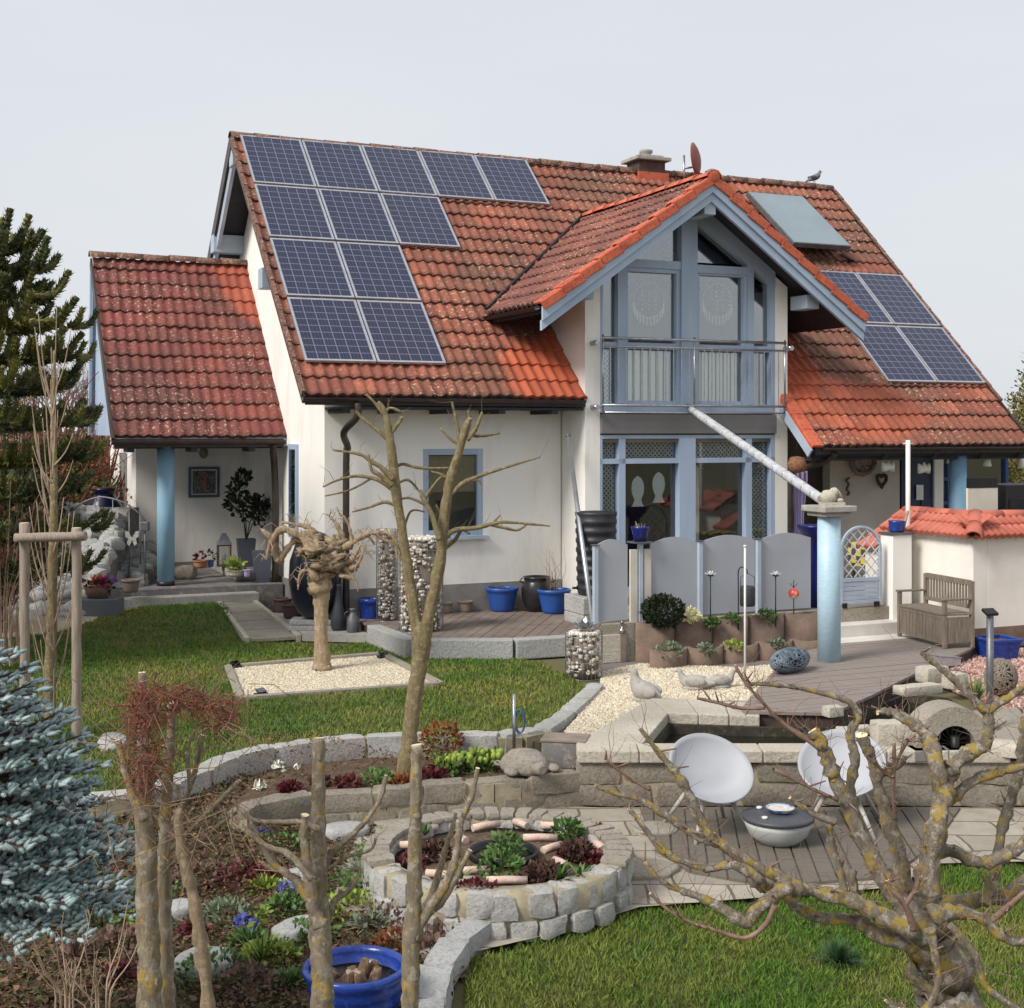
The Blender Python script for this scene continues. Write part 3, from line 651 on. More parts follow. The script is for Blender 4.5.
for u,v,l in ((10.13,.31,'lower left'),(11.2,.31,'lower right'),(10.13,1.45,'upper left, partly behind the dormer'),(11.2,1.45,'upper right')):
    panel(u,v,1.05,1.1,f'dark blue solar panel right of the dormer, {l} of its block of four')
m=MB(); L=1.4/CP; w=1.3; oc=rp(9.88,2.85,.1)
def pt(x,y,h): return oc+Vector((x,0,0))+bu*y+nu*h
def slabp(m,x0,x1,y0,y1,h0,h1,k=0):
    i=[m.av(pt(x,y,h+(L-y)*k)) for h in (h0,h1) for x,y in ((x0,y0),(x1,y0),(x1,y1),(x0,y1))]
    for q in ((3,2,1,0),(4,5,6,7),(0,1,5,4),(1,2,6,5),(2,3,7,6),(3,0,4,7)): m.af([i[k2] for k2 in q])
slabp(m,0,w,0,L,.0,.1,.1); tc=hp('solar_collector',m,M['greymetal'],bevel=.008)
m=MB(); slabp(m,.02,w-.02,.02,L-.02,.102,.106,.1); m.build('cover_glass',mat('collector_glass',C(128,142,150),C(118,132,140),1,.18),tc)
m=MB(); m.tube([pt(w-.15,-.02,.1),pt(w+.1,-.12,.05),pt(w+.15,.1,-.1)],.03,8); m.build('pipe',M['blackmetal'],tc)
d0=Vector((Q(688,165,4.6)[0],4.55,ZR))
m=MB(); m.M=Matrix.Translation(d0)@Matrix.Translation((.14,0,.3))@Matrix.Rotation(math.radians(-8),4,'Y')@Matrix.Rotation(math.radians(44),4,'Z')@Matrix.Rotation(math.radians(90),4,'X')
m.lathe([(.001,.09),(.12,.08),(.24,.045),(.33,0),(.335,-.01),(.24,.03),(.12,.065),(.001,.075)],24); dsh=hp('satellite_dish',m,mat('dish_red',C(150,84,72),C(128,70,60),4,.55))
m=MB(); m.M=Matrix.Translation(d0); m.tube([(-.12,0,-.3),(-.12,0,.36)],.022,8); m.tube([(-.12,0,.1),(.1,0,.15)],.02,8); m.build('mast',M['steel'],dsh)
m=MB(); m.lathe([(.09,-.4),(.09,.12),(.14,.13),(.14,.2),(.06,.24)],14,(9.2,4.3,ZR-.16)); hp('roof_vent',m,M['greymetal'])
b0=house.matrix_basis@Vector((11.93,4.757,ZR+.1))
t=thing('pigeon','grey pigeon sitting on the right end of the roof ridge','bird',b0,TH)
m=MB(); pts=spline([(-.22,0,.0,.012),(-.12,0,.05,.035),(0,0,.1,.062),(.08,0,.15,.06),(.12,0,.2,.032),(.14,0,.235,.03),(.165,0,.235,.012)],4); m.tube([p[:3] for p in pts],[p[3] for p in pts],10); 
m.tube([(.165,0,.232),(.195,0,.225)],[.009,.002],6); m.tube([(0,.02,.08),(.0,.02,-.02)],.005,5); m.tube([(0,-.02,.08),(.0,-.02,-.02)],.005,5)
m.build('body',mat('feather_grey',C(120,122,130),C(92,94,102),9,.8),t)
m=MB(); 
for s in (-1,1): m.ball((-.03,s*.05,.1),(.11,.014,.04),10,6)
m.build('wing',mat('wing_grey',C(86,88,96),C(64,66,74),9,.8),t)
# ================= GROUND =================
LAWN,BED,LOW,PAT,TER,POR,DECK,COPE,GRAV,TRR=-2.95,-3.10,-3.40,-3.34,-2.72,-2.43,-2.82,-2.85,-2.96,-2.47
def PP(pts,z): return [P(x,y,z) for x,y in pts]
def grassmat(name,a,b,dry,k=.5):
    t=NT(name); g=t.n('ShaderNodeNewGeometry'); col=t.mix(g.outputs['Random Per Island'],a,b)
    col=t.mix(t.ramp(t.noise(.8,5,.65),[(.42,0.),(.68,k)]),col,dry); t.base(col).rough(.7); t.b.inputs['Specular IOR Level'].default_value=.25; return t.m
M['grass']=grassmat('grass_blades',C(98,130,46),C(62,96,30),C(146,138,72),.8)
M['lawn']=mat('lawn_soil',C(62,70,34),C(82,80,44),1.2,.95,.6,60,c3=C(104,94,56))
M['rough']=mat('rough_ground',C(104,96,66),C(84,84,52),.4,.95,.5,8)
def gravelmat():
    t=NT('pebbles'); v=t.n('ShaderNodeTexVoronoi'); v.inputs['Scale'].default_value=38; t.l(t.co,v.inputs['Vector'])
    sp=t.n('ShaderNodeSeparateColor'); t.l(v.outputs['Color'],sp.inputs[0])
    t.base(t.ramp(sp.outputs[0],[(0,C(150,136,112)),(.5,C(196,184,160)),(1,C(222,212,192))])).rough(.85); t.bump(v.outputs['Distance'],-1,.02); return t.m
M['gravel']=gravelmat()
def pebmat(name,a,b,c):
    t=NT(name); g=t.n('ShaderNodeNewGeometry'); t.base(t.ramp(g.outputs['Random Per Island'],[(0,a),(.5,b),(1,c)])).rough(.85); return t.m
M['pebble']=pebmat('gravel_stones',C(160,144,118),C(202,190,166),C(226,218,200))
M['pebred']=pebmat('red_gravel_stones',C(140,100,90),C(176,140,128),C(204,180,168))
def zlawn(x,y):
    u=(x-E0.x)*CU.x+(y-E0.y)*CU.y; v=(x-E0.x)*CV.x+(y-E0.y)*CV.y
    f=np.clip((v-.4)/2.2,0,1)*np.clip((1.4-u)/.8,0,1); return .29*f*f*(3-2*f)
def PL(px,py):
    p=P(px,py,LAWN)
    for _ in range(6): p=P(px,py,LAWN+float(zlawn(p.x,p.y)))
    return p
def grass(name,poly,z,N,h,par_label,mm='grass',w=.006,avoid=(),clump=0):
    xs=[p[0] for p in poly]; ys=[p[1] for p in poly]; r=np.random.default_rng(len(name)+N)
    x=r.uniform(min(xs),max(xs),N*3); y=r.uniform(min(ys),max(ys),N*3); ok=inpoly(x,y,poly)
    for a in avoid: ok&=~inpoly(x,y,a)
    x=x[ok][:N]; y=y[ok][:N]; n=len(x); a=r.uniform(0,2*PI,n); hh=h*r.uniform(.5,1.25,n); l=hh*r.uniform(.2,.9,n); b=r.uniform(0,2*PI,n); ww=w*r.uniform(.7,1.3,n)
    zz=z+HC-.005+(zlawn(x,y) if z==LAWN else 0)
    V=np.zeros((n,4,3)); dx=np.cos(a)*ww;dy=np.sin(a)*ww; lx=np.cos(b)*l;ly=np.sin(b)*l
    zz=zz+np.zeros(n); V[:,0]=np.stack([x-dx,y-dy,zz],1);V[:,1]=np.stack([x+dx,y+dy,zz],1)
    V[:,2]=np.stack([x+dx*.7+lx*.45,y+dy*.7+ly*.45,zz+hh*.6],1);V[:,3]=np.stack([x+lx,y+ly,zz+hh],1)
    return quads(name,V.reshape(-1,3),np.arange(n*4).reshape(n,4),M[mm],label=par_label,category='grass',kind='stuff')
def pebbles(name,poly,z,N,s,label,mm='pebble',avoid=(),cat='gravel'):
    xs=[p[0] for p in poly]; ys=[p[1] for p in poly]; r=np.random.default_rng(N)
    x=r.uniform(min(xs),max(xs),N*3); y=r.uniform(min(ys),max(ys),N*3); ok=inpoly(x,y,poly)
    for a in avoid: ok&=~inpoly(x,y,a)
    x=x[ok][:N]; y=y[ok][:N]; n=len(x)
    o=np.array([[1,0,0],[0,1,0],[-1,0,0],[0,-1,0],[0,0,.7],[0,0,-.7]],float)
    V=o[None]*s*r.uniform(.5,1.3,(n,6,1)); a=r.uniform(0,2*PI,n); c=np.cos(a)[:,None];d=np.sin(a)[:,None]
    X=V[:,:,0]*c-V[:,:,1]*d; Y=V[:,:,0]*d+V[:,:,1]*c; V=np.stack([X+x[:,None],Y+y[:,None],V[:,:,2]+z+HC+s*.2],2)
    Fc=np.array([[0,1,4],[1,2,4],[2,3,4],[3,0,4],[1,0,5],[2,1,5],[3,2,5],[0,3,5]])
    f=(np.arange(n)[:,None,None]*6+Fc[None]).reshape(-1,3)
    return quads(name,V.reshape(-1,3),f,M[mm],label=label,category=cat,kind='stuff')
def rblock(mb,c,d,rz=0,n=4,rough=.03,pw=9,tilt=0):
    seed=ru(0,99); h=Vector(d)/2; R=Matrix.Rotation(rz,3,'Z')@Matrix.Rotation(tilt,3,'X'); c=Vector(c)
    for ax in range(3):
        for sg in (-1,1):
            g=[]
            for i in range(n+1):
                row=[]
                for k in range(n+1):
                    a=-1+2*i/n; b=-1+2*k/n; p=[0,0,0]; p[ax]=sg; p[(ax+1)%3]=a; p[(ax+2)%3]=b; q=Vector(p)
                    L=(abs(p[0])**pw+abs(p[1])**pw+abs(p[2])**pw)**(1/pw); q=q/L
                    w=Vector((q.x*h.x,q.y*h.y,q.z*h.z)); w+=q.normalized()*noise.noise(w*9+Vector((seed,0,0)))*rough
                    row.append(mb.av(c+R@w))
                g.append(row)
            for i in range(n):
                for k in range(n):
                    f=(g[i][k],g[i+1][k],g[i+1][k+1],g[i][k+1]); mb.af(f if sg>0 else f[::-1],True)
def resample(pts,step):
    pts=[Vector((p[0],p[1],0)) for p in pts]; out=[pts[0]]; acc=0
    for a,b in zip(pts,pts[1:]):
        L=(b-a).length
        if L<1e-6: continue
        t=step-acc
        while t<=L: out.append(a.lerp(b,t/L)); t+=step
        acc=(acc+L)%step
    return out
def stonewall(name,label,pts,z0,z1,courses,thick,length,m,cat='garden wall',curve=True,m2=None,jit=.25,gap=.012):
    """dry-laid courses of rough blocks along a line on the ground"""
    c=spline([(p[0],p[1]) for p in pts],6) if curve else [(p[0],p[1]) for p in pts]
    base=resample(c,.03); t=thing(name,label,cat,(base[0].x,base[0].y,z0+HC)); off=Vector((base[0].x,base[0].y,z0+HC)); H=(z1-z0)/courses
    mb=MB(); S=[i*.03 for i in range(len(base))]; L=S[-1]
    for k in range(courses):
        s=-ru(0,length*.5) if k else 0
        while s<L-.05:
            l=length*ru(1-jit,1+jit); a=max(s,0); b=min(s+l,L-.001)
            if b-a>.06:
                i=int(a/.03);j=min(int(b/.03),len(base)-1); p,q=base[i],base[j]; mid=(p+q)/2; d=q-p
                zc=z0+HC+(k+.5)*H+ru(-.006,.006); mid.z=zc
                rblock(mb,mid-off,(max(d.length-gap,.05),thick*ru(.93,1.05),H-gap*.6+(ru(-.01,.02) if k==courses-1 else 0)),math.atan2(d.y,d.x),4,.026,10)
            s+=l
    mb.build('blocks',m,t)
    core=MB(); 
    for i in range(0,len(base)-8,8):
        p,q=base[i],base[min(i+8,len(base)-1)]; a=p-off; b=q-off; zc=(z0+z1)/2+HC-off.z-.012; a.z=b.z=zc; core.beam(a,b,thick*.8,(z1-z0)-.04)
    core.build('mortar',m2 or M['mortar'],t); return t
# the land: a lower garden that reaches the horizon, with the upper garden standing above it
def struct(name,mb,m,**k): return mb.build(name,m,kind='structure',**k)
mb=MB(); mb.sheet([(-1500,-400),(1500,-400),(1500,2600),(-1500,2600)],LOW+HC-.02); struct('ground',mb,M['rough'])
C1=PP([(-260,800),(-80,802),(0,802),(60,806),(120,800),(165,788),(200,774),(240,757),(300,746),(380,739),(450,739),(500,739),(540,734),(575,708),(597,686)],LAWN)
c1=[(p[0],p[1]) for p in spline([(p[0],p[1]) for p in C1],6)]
WY=12.02
c_l=A(584,757,WY-.02)
plat=c1+[(c_l.x-.25,c_l.y+.55),(c_l.x+.05,WY+.12),(11,WY+.12),(200,WY+.12),(400,900),(-400,900),(-200,c1[0][1])]
lawnwall_end=c1[-1]
mb=MB(); IN=PP([(643,743),(668,713),(760,716),(835,716),(872,697),(905,684),(948,688),(962,706),(930,730),(905,743.5)],COPE); IN=[(p[0],p[1]) for p in IN]
gpts=[(p[0],p[1]) for p in PP([(552,742),(583,756)],GRAV)]
platg=c1[:-14]+[gpts[0],(c_l.x+.03,WY+.14),(IN[0][0],WY+.14)]+IN+[(IN[-1][0],WY+.14),(30,WY+.14),(400,900),(-400,900),(-200,c1[0][1])]
mb.prism(platg,LOW+HC-.1,GRAV+HC-.02); struct('garden_terrace',mb,M['rough'])
# upper lawn
lawnpoly=[(p[0],p[1]) for p in PP([(-300,668),(-60,655),(0,648),(60,643),(140,627),(131,621),(216,616),(243,642),(300,644),(345,645),(386,641),(440,650),(540,662),(578,682),(594,688)],LAWN)]+c1[::-1][2:]
def fieldsheet(poly,z,st,hf):
    mb=MB(); xs=[p[0] for p in poly]; ys=[p[1] for p in poly]; nx=int((max(xs)-min(xs))/st)+1; ny=int((max(ys)-min(ys))/st)+1
    X,Y=np.meshgrid(min(xs)+np.arange(nx+1)*st,min(ys)+np.arange(ny+1)*st,indexing='ij'); Z_=hf(X,Y)
    idx=[[mb.av((X[i,k],Y[i,k],z+float(Z_[i,k]))) for k in range(ny+1)] for i in range(nx+1)]
    ok=inpoly((X[:-1,:-1]+st/2).ravel(),(Y[:-1,:-1]+st/2).ravel(),poly).reshape(nx,ny)
    for i in range(nx):
        for k in range(ny):
            if ok[i,k]: mb.af((idx[i][k],idx[i+1][k],idx[i+1][k+1],idx[i][k+1]),True)
    return mb
mb=fieldsheet(lawnpoly,LAWN+HC,.1,zlawn); struct('upper_lawn',mb,M['lawn'])
sq=[(p[0],p[1]) for p in PP([(228,668),(382,655),(440,685),(240,700)],LAWN)]
grass('lawn_grass',lawnpoly,LAWN,95000,.045,'short green grass with yellow patches on the upper lawn by the house',avoid=[sq],w=.007)
# gravel square round the pale tree
t=thing('gravel_bed','square pale gravel bed edged in thin stone round the knobbly pale tree','gravel bed',(sq[0][0],sq[0][1],LAWN+HC))
o=Vector((sq[0][0],sq[0][1],LAWN+HC)); S=[Vector((p[0],p[1],LAWN+HC+.012))-o for p in sq]
mb=MB(); mb.extr([p+Vector((0,0,-.03)) for p in S],(0,0,.022)); mb.build('bed',M['gravel'],t)
for a,b in zip(S,S[1:]+S[:1]): mb=MB(); mb.beam(a+Vector((0,0,.005)),b+Vector((0,0,.005)),.09,.05); mb.build('edging',M['slab'],t,bevel=.008)
pebbles('square_gravel',[(sq[0][0]+.06,sq[0][1]-.04),(sq[1][0]-.04,sq[1][1]-.04),(sq[2][0]-.1,sq[2][1]+.03),(sq[3][0]+.03,sq[3][1]+.04)],LAWN,9000,.016,'pale crushed stones filling the square bed on the lawn')
for i,(x,y) in enumerate([(235,668),(261,696),(383,658)]):
    p=P(x,y,LAWN); t=thing('ground_spotlight',['small black ground spotlight at the back left corner of the gravel square','small black ground spotlight at the front left corner of the gravel square','small black ground spotlight at the back right corner of the gravel square'][i],'spotlight',p,ru(0,1),'spotlights round the gravel square')
    m=MB(); m.bx(-.07,.07,-.05,.05,0,.035); m.lathe([(.02,.03),(.02,.05)],8); m.build('housing',M['black'],t,bevel=.006); m=MB(); m.box((0,-.0,.06),(.11,.07,.02),0,0,('X',.5)); m.build('lens',M['glass'],t)
# walls of the terraces
stonewall('stone_wall','curved low wall of grey granite blocks holding the upper lawn',C1,BED-.04,LAWN+.055,1,.2,.42,M['granite'])
bedpoly=c1[44:82]+[(p[0],p[1]) for p in PP([(600,770),(545,772),(500,780),(430,784),(370,790),(300,794),(250,802),(232,808)],BED)]
mb=MB(); mb.prism(bedpoly,LOW+HC-.05,BED+HC); struct('planting_bed',mb,M['soil'])
C2=PP([(238,812),(262,800),(300,794),(370,790),(430,784),(500,780),(545,774),(590,771)],BED+.03)
stonewall('stone_wall','lower retaining wall of dark mossy blocks below the flower bed',C2,LOW,BED+.05,2,.2,.48,M['wallstone'])
# patio wall and pool coping
x0=c_l.x-.06; pw=[(x0,WY+.12),(9.5,WY+.12)]
stonewall('stone_wall','straight pale stone retaining wall behind the two patio chairs',pw,PAT-.02,COPE-.1,2,.24,.62,M['wallstone'],curve=False)
# ---- paved areas
def flagmat():
    t=NT('flagstones'); br=t.n('ShaderNodeTexBrick'); br.inputs['Scale'].default_value=1; br.inputs['Brick Width'].default_value=.62; br.inputs['Row Height'].default_value=.4; br.inputs['Mortar Size'].default_value=.012; br.offset=.37
    w_=t.n('ShaderNodeVectorMath',operation='ADD'); nzz=t.n('ShaderNodeTexNoise'); nzz.inputs['Scale'].default_value=2.5; t.l(t.co,nzz.inputs['Vector']); sc_=t.n('ShaderNodeVectorMath',operation='SCALE'); sc_.inputs['Scale'].default_value=.08; t.l(nzz.outputs['Color'],sc_.inputs[0]); t.l(t.co,w_.inputs[0]); t.l(sc_.outputs[0],w_.inputs[1]); t.l(w_.outputs[0],br.inputs['Vector'])
    br.inputs['Color1'].default_value=C(172,164,150); br.inputs['Color2'].default_value=C(150,142,130); br.inputs['Mortar'].default_value=C(92,84,66)
    col=t.mix(t.ramp(t.noise(5,7,.7),[(.4,0.),(.7,.6)]),br.outputs['Color'],C(126,118,104)); t.base(col).rough(.9); t.bump(t.noise(22,7,.7),.5,.02); return t.m
flag=flagmat()
mb=MB(); mb.sheet([(p[0],p[1]) for p in PP([(372,798),(600,806),(1100,806),(1200,840),(1100,858),(930,862),(900,885),(640,905),(560,930),(430,960),(330,900),(350,850)],PAT)],PAT+HC-.012); struct('patio_paving',mb,flag)
lo=[(p[0],p[1]) for p in PP([(462,1020),(468,960),(520,950),(600,925),(650,895),(690,884),(760,890),(880,890),(915,882),(935,858),(1030,850),(1200,850),(1300,1030),(1100,1200),(400,1200)],LOW)]
mb=MB(); mb.sheet(lo,LOW+HC+.0); struct('lower_lawn',mb,M['lawn'])
so=[(p[0],p[1]) for p in PP([(-300,800),(0,800),(120,800),(165,786),(200,772),(235,760),(235,812),(380,805),(470,850),(470,960),(440,1020),(400,1200),(-500,1200)],LOW)]
mb=MB(); n=60
xs0,xs1=min(p[0] for p in so),max(p[0] for p in so); ys0,ys1=min(p[1] for p in so),max(p[1] for p in so)
gx=[[None]*(n+1) for _ in range(n+1)]
for i in range(n+1):
    for k in range(n+1):
        x=xs0+(xs1-xs0)*i/n; y=ys0+(ys1-ys0)*k/n; hw=max(0,1-min(math.hypot(x-a[0],y-a[1]) for a in c1[:48:3])/1.5); gx[i][k]=mb.av((x,y,LOW+HC+.012+.3*hw*hw*(3-2*hw)+.05*max(0,noise.noise(Vector((x*1.6,y*1.6,3))))+.015*noise.noise(Vector((x*7,y*7,1)))))
cx_=np.array([xs0+(xs1-xs0)*(i+.5)/n for i in range(n) for k in range(n)]); cy_=np.array([ys0+(ys1-ys0)*(k+.5)/n for i in range(n) for k in range(n)]); okk=inpoly(cx_,cy_,so)
for i in range(n):
    for k in range(n):
        if okk[i*n+k]: mb.af((gx[i][k],gx[i+1][k],gx[i+1][k+1],gx[i][k+1]),True)
struct('garden_soil',mb,M['soil'])
# gravel strip between lawn wall and pool
gr=[(p[0],p[1]) for p in PP([(600,690),(602,672),(640,664),(742,668),(782,664),(770,695),(744,708),(650,706),(588,756),(556,742),(582,712)],GRAV)]
mb=MB(); mb.sheet(gr,GRAV+HC-.006); struct('gravel_strip',mb,M['gravel']); pebbles('path_gravel',gr,GRAV,22000,.02,'pale round gravel between the lawn wall and the pool')
# asphalt strip before the planters
M['asphalt']=mat('asphalt',C(128,120,114),C(104,98,94),3,.9,.4,120)
mb=MB(); mb.sheet([(p[0],p[1]) for p in PP([(600,674),(600,640),(860,622),(890,640),(790,664),(742,670),(640,666)],GRAV)],GRAV+HC-.002); struct('footpath',mb,M['asphalt'])
# right corner: red gravel
rg=[(p[0],p[1]) for p in PP([(915,678),(970,652),(1150,640),(1150,740),(1000,712),(950,690)],GRAV)]
mb=MB(); mb.sheet(rg,GRAV+HC-.001); struct('red_gravel',mb,M['pebred']); pebbles('red_gravel_stones',rg,GRAV,7000,.03,'reddish crushed stone before the white garden wall','pebred')
# flat stones between the pond and the right edge
mb=MB(); mb.sheet([(p[0],p[1]) for p in PP([(940,750),(940,742),(960,710),(1000,705),(1200,720),(1250,750)],COPE)],COPE+HC-.02); struct('pond_paving',mb,M['slab'])
# ---- pool
pass
OUT=[(x0,WY),(P(650,698,COPE).x,P(650,698,COPE).y),(P(744,703,COPE).x,P(744,703,COPE).y),(P(760,700,COPE).x,P(760,700,COPE).y)]
tp=thing('garden_pool','pale stone edged garden pool with dark water, partly under the deck','pool',(x0,WY,COPE+HC)); op=Vector((x0,WY,COPE+HC))
def rel(pts,z=0): return [Vector((p[0],p[1],z+op.z))-op for p in pts]
yin=IN[0][1]
def slab_(pts,th=.11,name='coping',m=None): mb=MB(); mb.extr(rel(pts,-th),(0,0,th)); return mb.build(name,m or M['coping'],tp,bevel=.012)
nseg=7; xe=P(1010,750,COPE).x
for i in range(nseg):
    a=x0+(xe-x0)*i/nseg+.004; b=x0+(xe-x0)*(i+1)/nseg-.004
    y1=yin if a>IN[0][0]-.3 or i else yin
    slab_([(a,WY-.03),(b,WY-.03),(b,yin),(a,yin)])
lo_,li_=OUT[0],IN[0]
L0=Vector((x0,yin+.005,0)); L1=Vector((OUT[1][0],OUT[1][1],0)); K0=Vector((IN[0][0],yin+.005,0)); K1=Vector((IN[1][0],IN[1][1],0))
for i in range(4):
    a=L0.lerp(L1,i/4+.004); b=L0.lerp(L1,(i+1)/4-.004); c=K0.lerp(K1,(i+1)/4-.004); d=K0.lerp(K1,i/4+.004); slab_([a,d,c,b])
B0=Vector((OUT[1][0],OUT[1][1],0)); B1=Vector((OUT[3][0],OUT[3][1],0)); D0=K1; D1=Vector((IN[2][0],IN[2][1],0))
for i in range(3): slab_([B0.lerp(B1,i/3+.004),D0.lerp(D1,i/3+.004),D0.lerp(D1,(i+1)/3-.004),B0.lerp(B1,(i+1)/3-.004)])
mb=MB()
for a,b in zip(IN,IN[1:]+IN[:1]):
    a=Vector((a[0],a[1],0))-Vector((op.x,op.y,0)); b=Vector((b[0],b[1],0))-Vector((op.x,op.y,0)); mb.beam(a+Vector((0,0,-.33)),b+Vector((0,0,-.33)),.05,.44)
mb.build('basin_wall',mat('dark_liner',C(60,54,44),C(40,38,32),5,.8,.4,40,c3=C(90,86,60)),tp)
mb=MB(); mb.extr(rel(IN,-.53),(0,0,.02)); mb.build('basin_floor',mat('pond_floor',C(110,100,76),C(44,42,32),1.6,.9),tp)
# water surface, clear enough to show the walls
tw=NT('pond_water'); tw.base(C(34,34,26)).rough(.03); tw.b.inputs['IOR'].default_value=1.33; tw.bump(tw.noise(5,3,.5),.12,.02)
mb=MB(); mb.sheet(IN,COPE+HC-.2); struct('pond_water',mb,tw.m)
# ---- decks
M['deck']=deckmat('grey_deck_boards',C(148,138,130),C(116,106,100),C(136,124,118),-TH,.14)
def boards(name,label,poly,z,th,ang,w,m,cat='wooden deck',gap=.008,skirt=None,z2=None):
    """boards of width w along direction ang clipped to a convex/simple polygon"""
    c0=Vector((sum(p[0] for p in poly)/len(poly),sum(p[1] for p in poly)/len(poly),0)); t=thing(name,label,cat,(c0.x,c0.y,z+HC-th))
    d=Vector((math.cos(ang),math.sin(ang),0)); nrm=Vector((-d.y,d.x,0)); P2=[((Vector((p[0],p[1],0))-c0).dot(d),(Vector((p[0],p[1],0))-c0).dot(nrm)) for p in poly]
    lo_=min(q[1] for q in P2); hi=max(q[1] for q in P2); mb=MB(); y=lo_
    def cuts(yy):
        r=[]
        for i in range(len(P2)):
            a,b=P2[i],P2[(i+1)%len(P2)]
            if (a[1]>yy)!=(b[1]>yy): r.append(a[0]+(b[0]-a[0])*(yy-a[1])/(b[1]-a[1]))
        return sorted(r)
    while y<hi:
        y1=min(y+w-gap,hi-.001); ca,cb=cuts(y+.002),cuts(y1-.002)
        if len(ca)>=2 and len(ca)==len(cb):
            for k in range(0,len(ca),2):
                q=[d*ca[k]+nrm*y,d*ca[k+1]+nrm*y,d*cb[k+1]+nrm*y1,d*cb[k]+nrm*y1]; zz_=ru(-.002,.002)
                mb.extr([Vector((v.x,v.y,th-.03+zz_)) for v in q],(0,0,.03))
        y+=w
    mb.build('boards',m,t)
    mb=MB(); mb.prism([((p[0]-c0.x)*.985,(p[1]-c0.y)*.985) for p in poly],0,th-.035); mb.build('frame',skirt or M['bark_dark'],t); return t
dk=[(p[0],p[1]) for p in PP([(739,711),(833,713),(877,692.5),(915,673.5),(970,649),(985,640),(890,628),(790,655),(765,680)],DECK)]
boards('wooden_deck','grey weathered wooden deck beside the pond under the pale blue pillar',dk,DECK,.2,TH-.0,.14,M['deck'])
M['deckround']=deckmat('patio_deck_boards',C(120,112,102),C(84,78,70),C(104,96,86),-math.atan2(1,.1)-0,.1)
ctr=Vector((2.18,11.05)); R=1.28; cir=[(ctr.x+R*math.cos(a),min(ctr.y+R*math.sin(a)*.93,WY-.02)) for a in [2*PI*k/36 for k in range(36)]]
dkp=[(p[0],p[1]) for p in PP([(640,808),(960,808),(935,845),(905,866),(880,878),(800,884),(745,882),(690,872),(655,850)],PAT)]
boards('patio_deck','round wooden patio deck with dark gaps under the two pale chairs',dkp,PAT+.01,.06,math.atan2(1,.1),.135,M['deckround'],gap=.016)
dl=[(p[0],p[1]) for p in PP([(390,618),(400,600),(560,600),(600,615),(585,640),(540,650),(440,632)],TER)]
a1=[L2(p) for p in PP([(388,640)],TER)]
dl=[(WH(u,v).x,WH(u,v).y) for u,v in ((.9,.0),(1.0,-1.5),(2.2,-1.95),(3.4,-2.0),(4.25,-1.5),(4.25,.78),(.9,.78))]
boards('wooden_deck','brown-grey wooden deck with blue pots below the small window',dl,TER,.2,TH+math.radians(55),.14,mat('deck_left',C(134,120,110),C(108,96,88),3,.85,.3,40))
# white stone kerb in front of the left deck
kb=[WH(u,v) for u,v in ((.93,-.15),(1.0,-1.55),(2.2,-2.1),(3.45,-2.15),(4.1,-2.3))]
t=thing('kerb_wall','pale grey concrete kerb blocks edging the deck below the small window','kerb',(kb[0].x,kb[0].y,LAWN+HC))
for a,b in zip(kb,kb[1:]):
    d=b-a; n=max(1,round(d.length/1.2)); 
    for i in range(n):
        p=a.lerp(b,i/n+.004)-kb[0]; q=a.lerp(b,(i+1)/n-.004)-kb[0]; mb=MB(); z_=.12; p.z=q.z=z_; mb.beam(p,q,.2,.26); mb.build('kerb_block',M['kerb'],t,bevel=.015)
# porch floor, step and terrace left of the pale tree
def house_box(name,label,cat,u0,u1,v0,v1,z0,z1,m,bev=.01,kind=None):
    c=WH(u0,v0,z0+HC); mb=MB(); mb.bx(0,u1-u0,0,v1-v0,0,z1-z0); o=mb.build(name,m,None,c,TH,bevel=bev)
    if kind: o['kind']=kind
    else: o['label']=label; o['category']=cat
    return o
M['slate']=mat('slate_paving',C(128,124,122),C(96,94,96),2.2,.8,.3,30,c3=C(150,140,128))
mb=MB(); g1=WH(-4,2.55); mb.prism([WH(-2.5,3.0),WH(.45,3.0),WH(.45,8.6),WH(-2.5,8.6)],GRAV+HC,POR+HC); struct('porch_floor',mb,M['slate'],bevel=.01)
house_box('porch_step','long grey concrete step along the front of the porch','step',-2.5,.0,2.72,2.995,GRAV,POR-.1,M['concrete'])
house_box('porch_ledge','curved pale concrete ledge with flower pots against the porch wall','ledge',-.2,.45,3.6,5.6,POR,POR+.16,M['concrete'],.03)
mb=MB(); mb.prism([WH(u,v) for u,v in ((.09,.42),(.9,-.1),(1.0,-.1),(1.0,.79),(.5,.79),(.5,2.69),(.02,2.69))],GRAV+HC,LAWN+HC+.1); struct('side_terrace',mb,M['concrete'])
# slab path
pth=[P(215,601,-2.67),P(247,643,LAWN),P(299,640,LAWN),P(246,598,-2.67)]
for q in pth: q.z=q.z+.02
t=thing('slab_path','short path of large grey slabs leading from the lawn up to the porch','path',pth[0].copy()); o=pth[0].copy()
for i in range(5):
    f0,f1=i/5+.006,(i+1)/5-.006; q=[pth[0].lerp(pth[1],f0),pth[3].lerp(pth[2],f0),pth[3].lerp(pth[2],f1),pth[0].lerp(pth[1],f1)]
    mb=MB(); mb.extr([v-o+Vector((0,0,-.02)) for v in q],(0,0,.05)); mb.build('slab',M['slab'],t,bevel=.006)
for a,b in ((0,1),(3,2)): mb=MB(); mb.beam(pth[a]-o,pth[b]-o,.07,.12); mb.build('edging',M['coping'],t,bevel=.008)
# sandy path left behind the lawn
mb=fieldsheet([(p[0],p[1]) for p in PP([(-300,676),(-60,661),(0,654),(60,649),(142,633),(138,596),(60,600),(0,605),(-300,610)],LAWN)],LAWN+HC-.012,.1,zlawn); struct('sand_path',mb,mat('sandy_path',C(190,176,152),C(160,146,122),4,.95,.4,80))
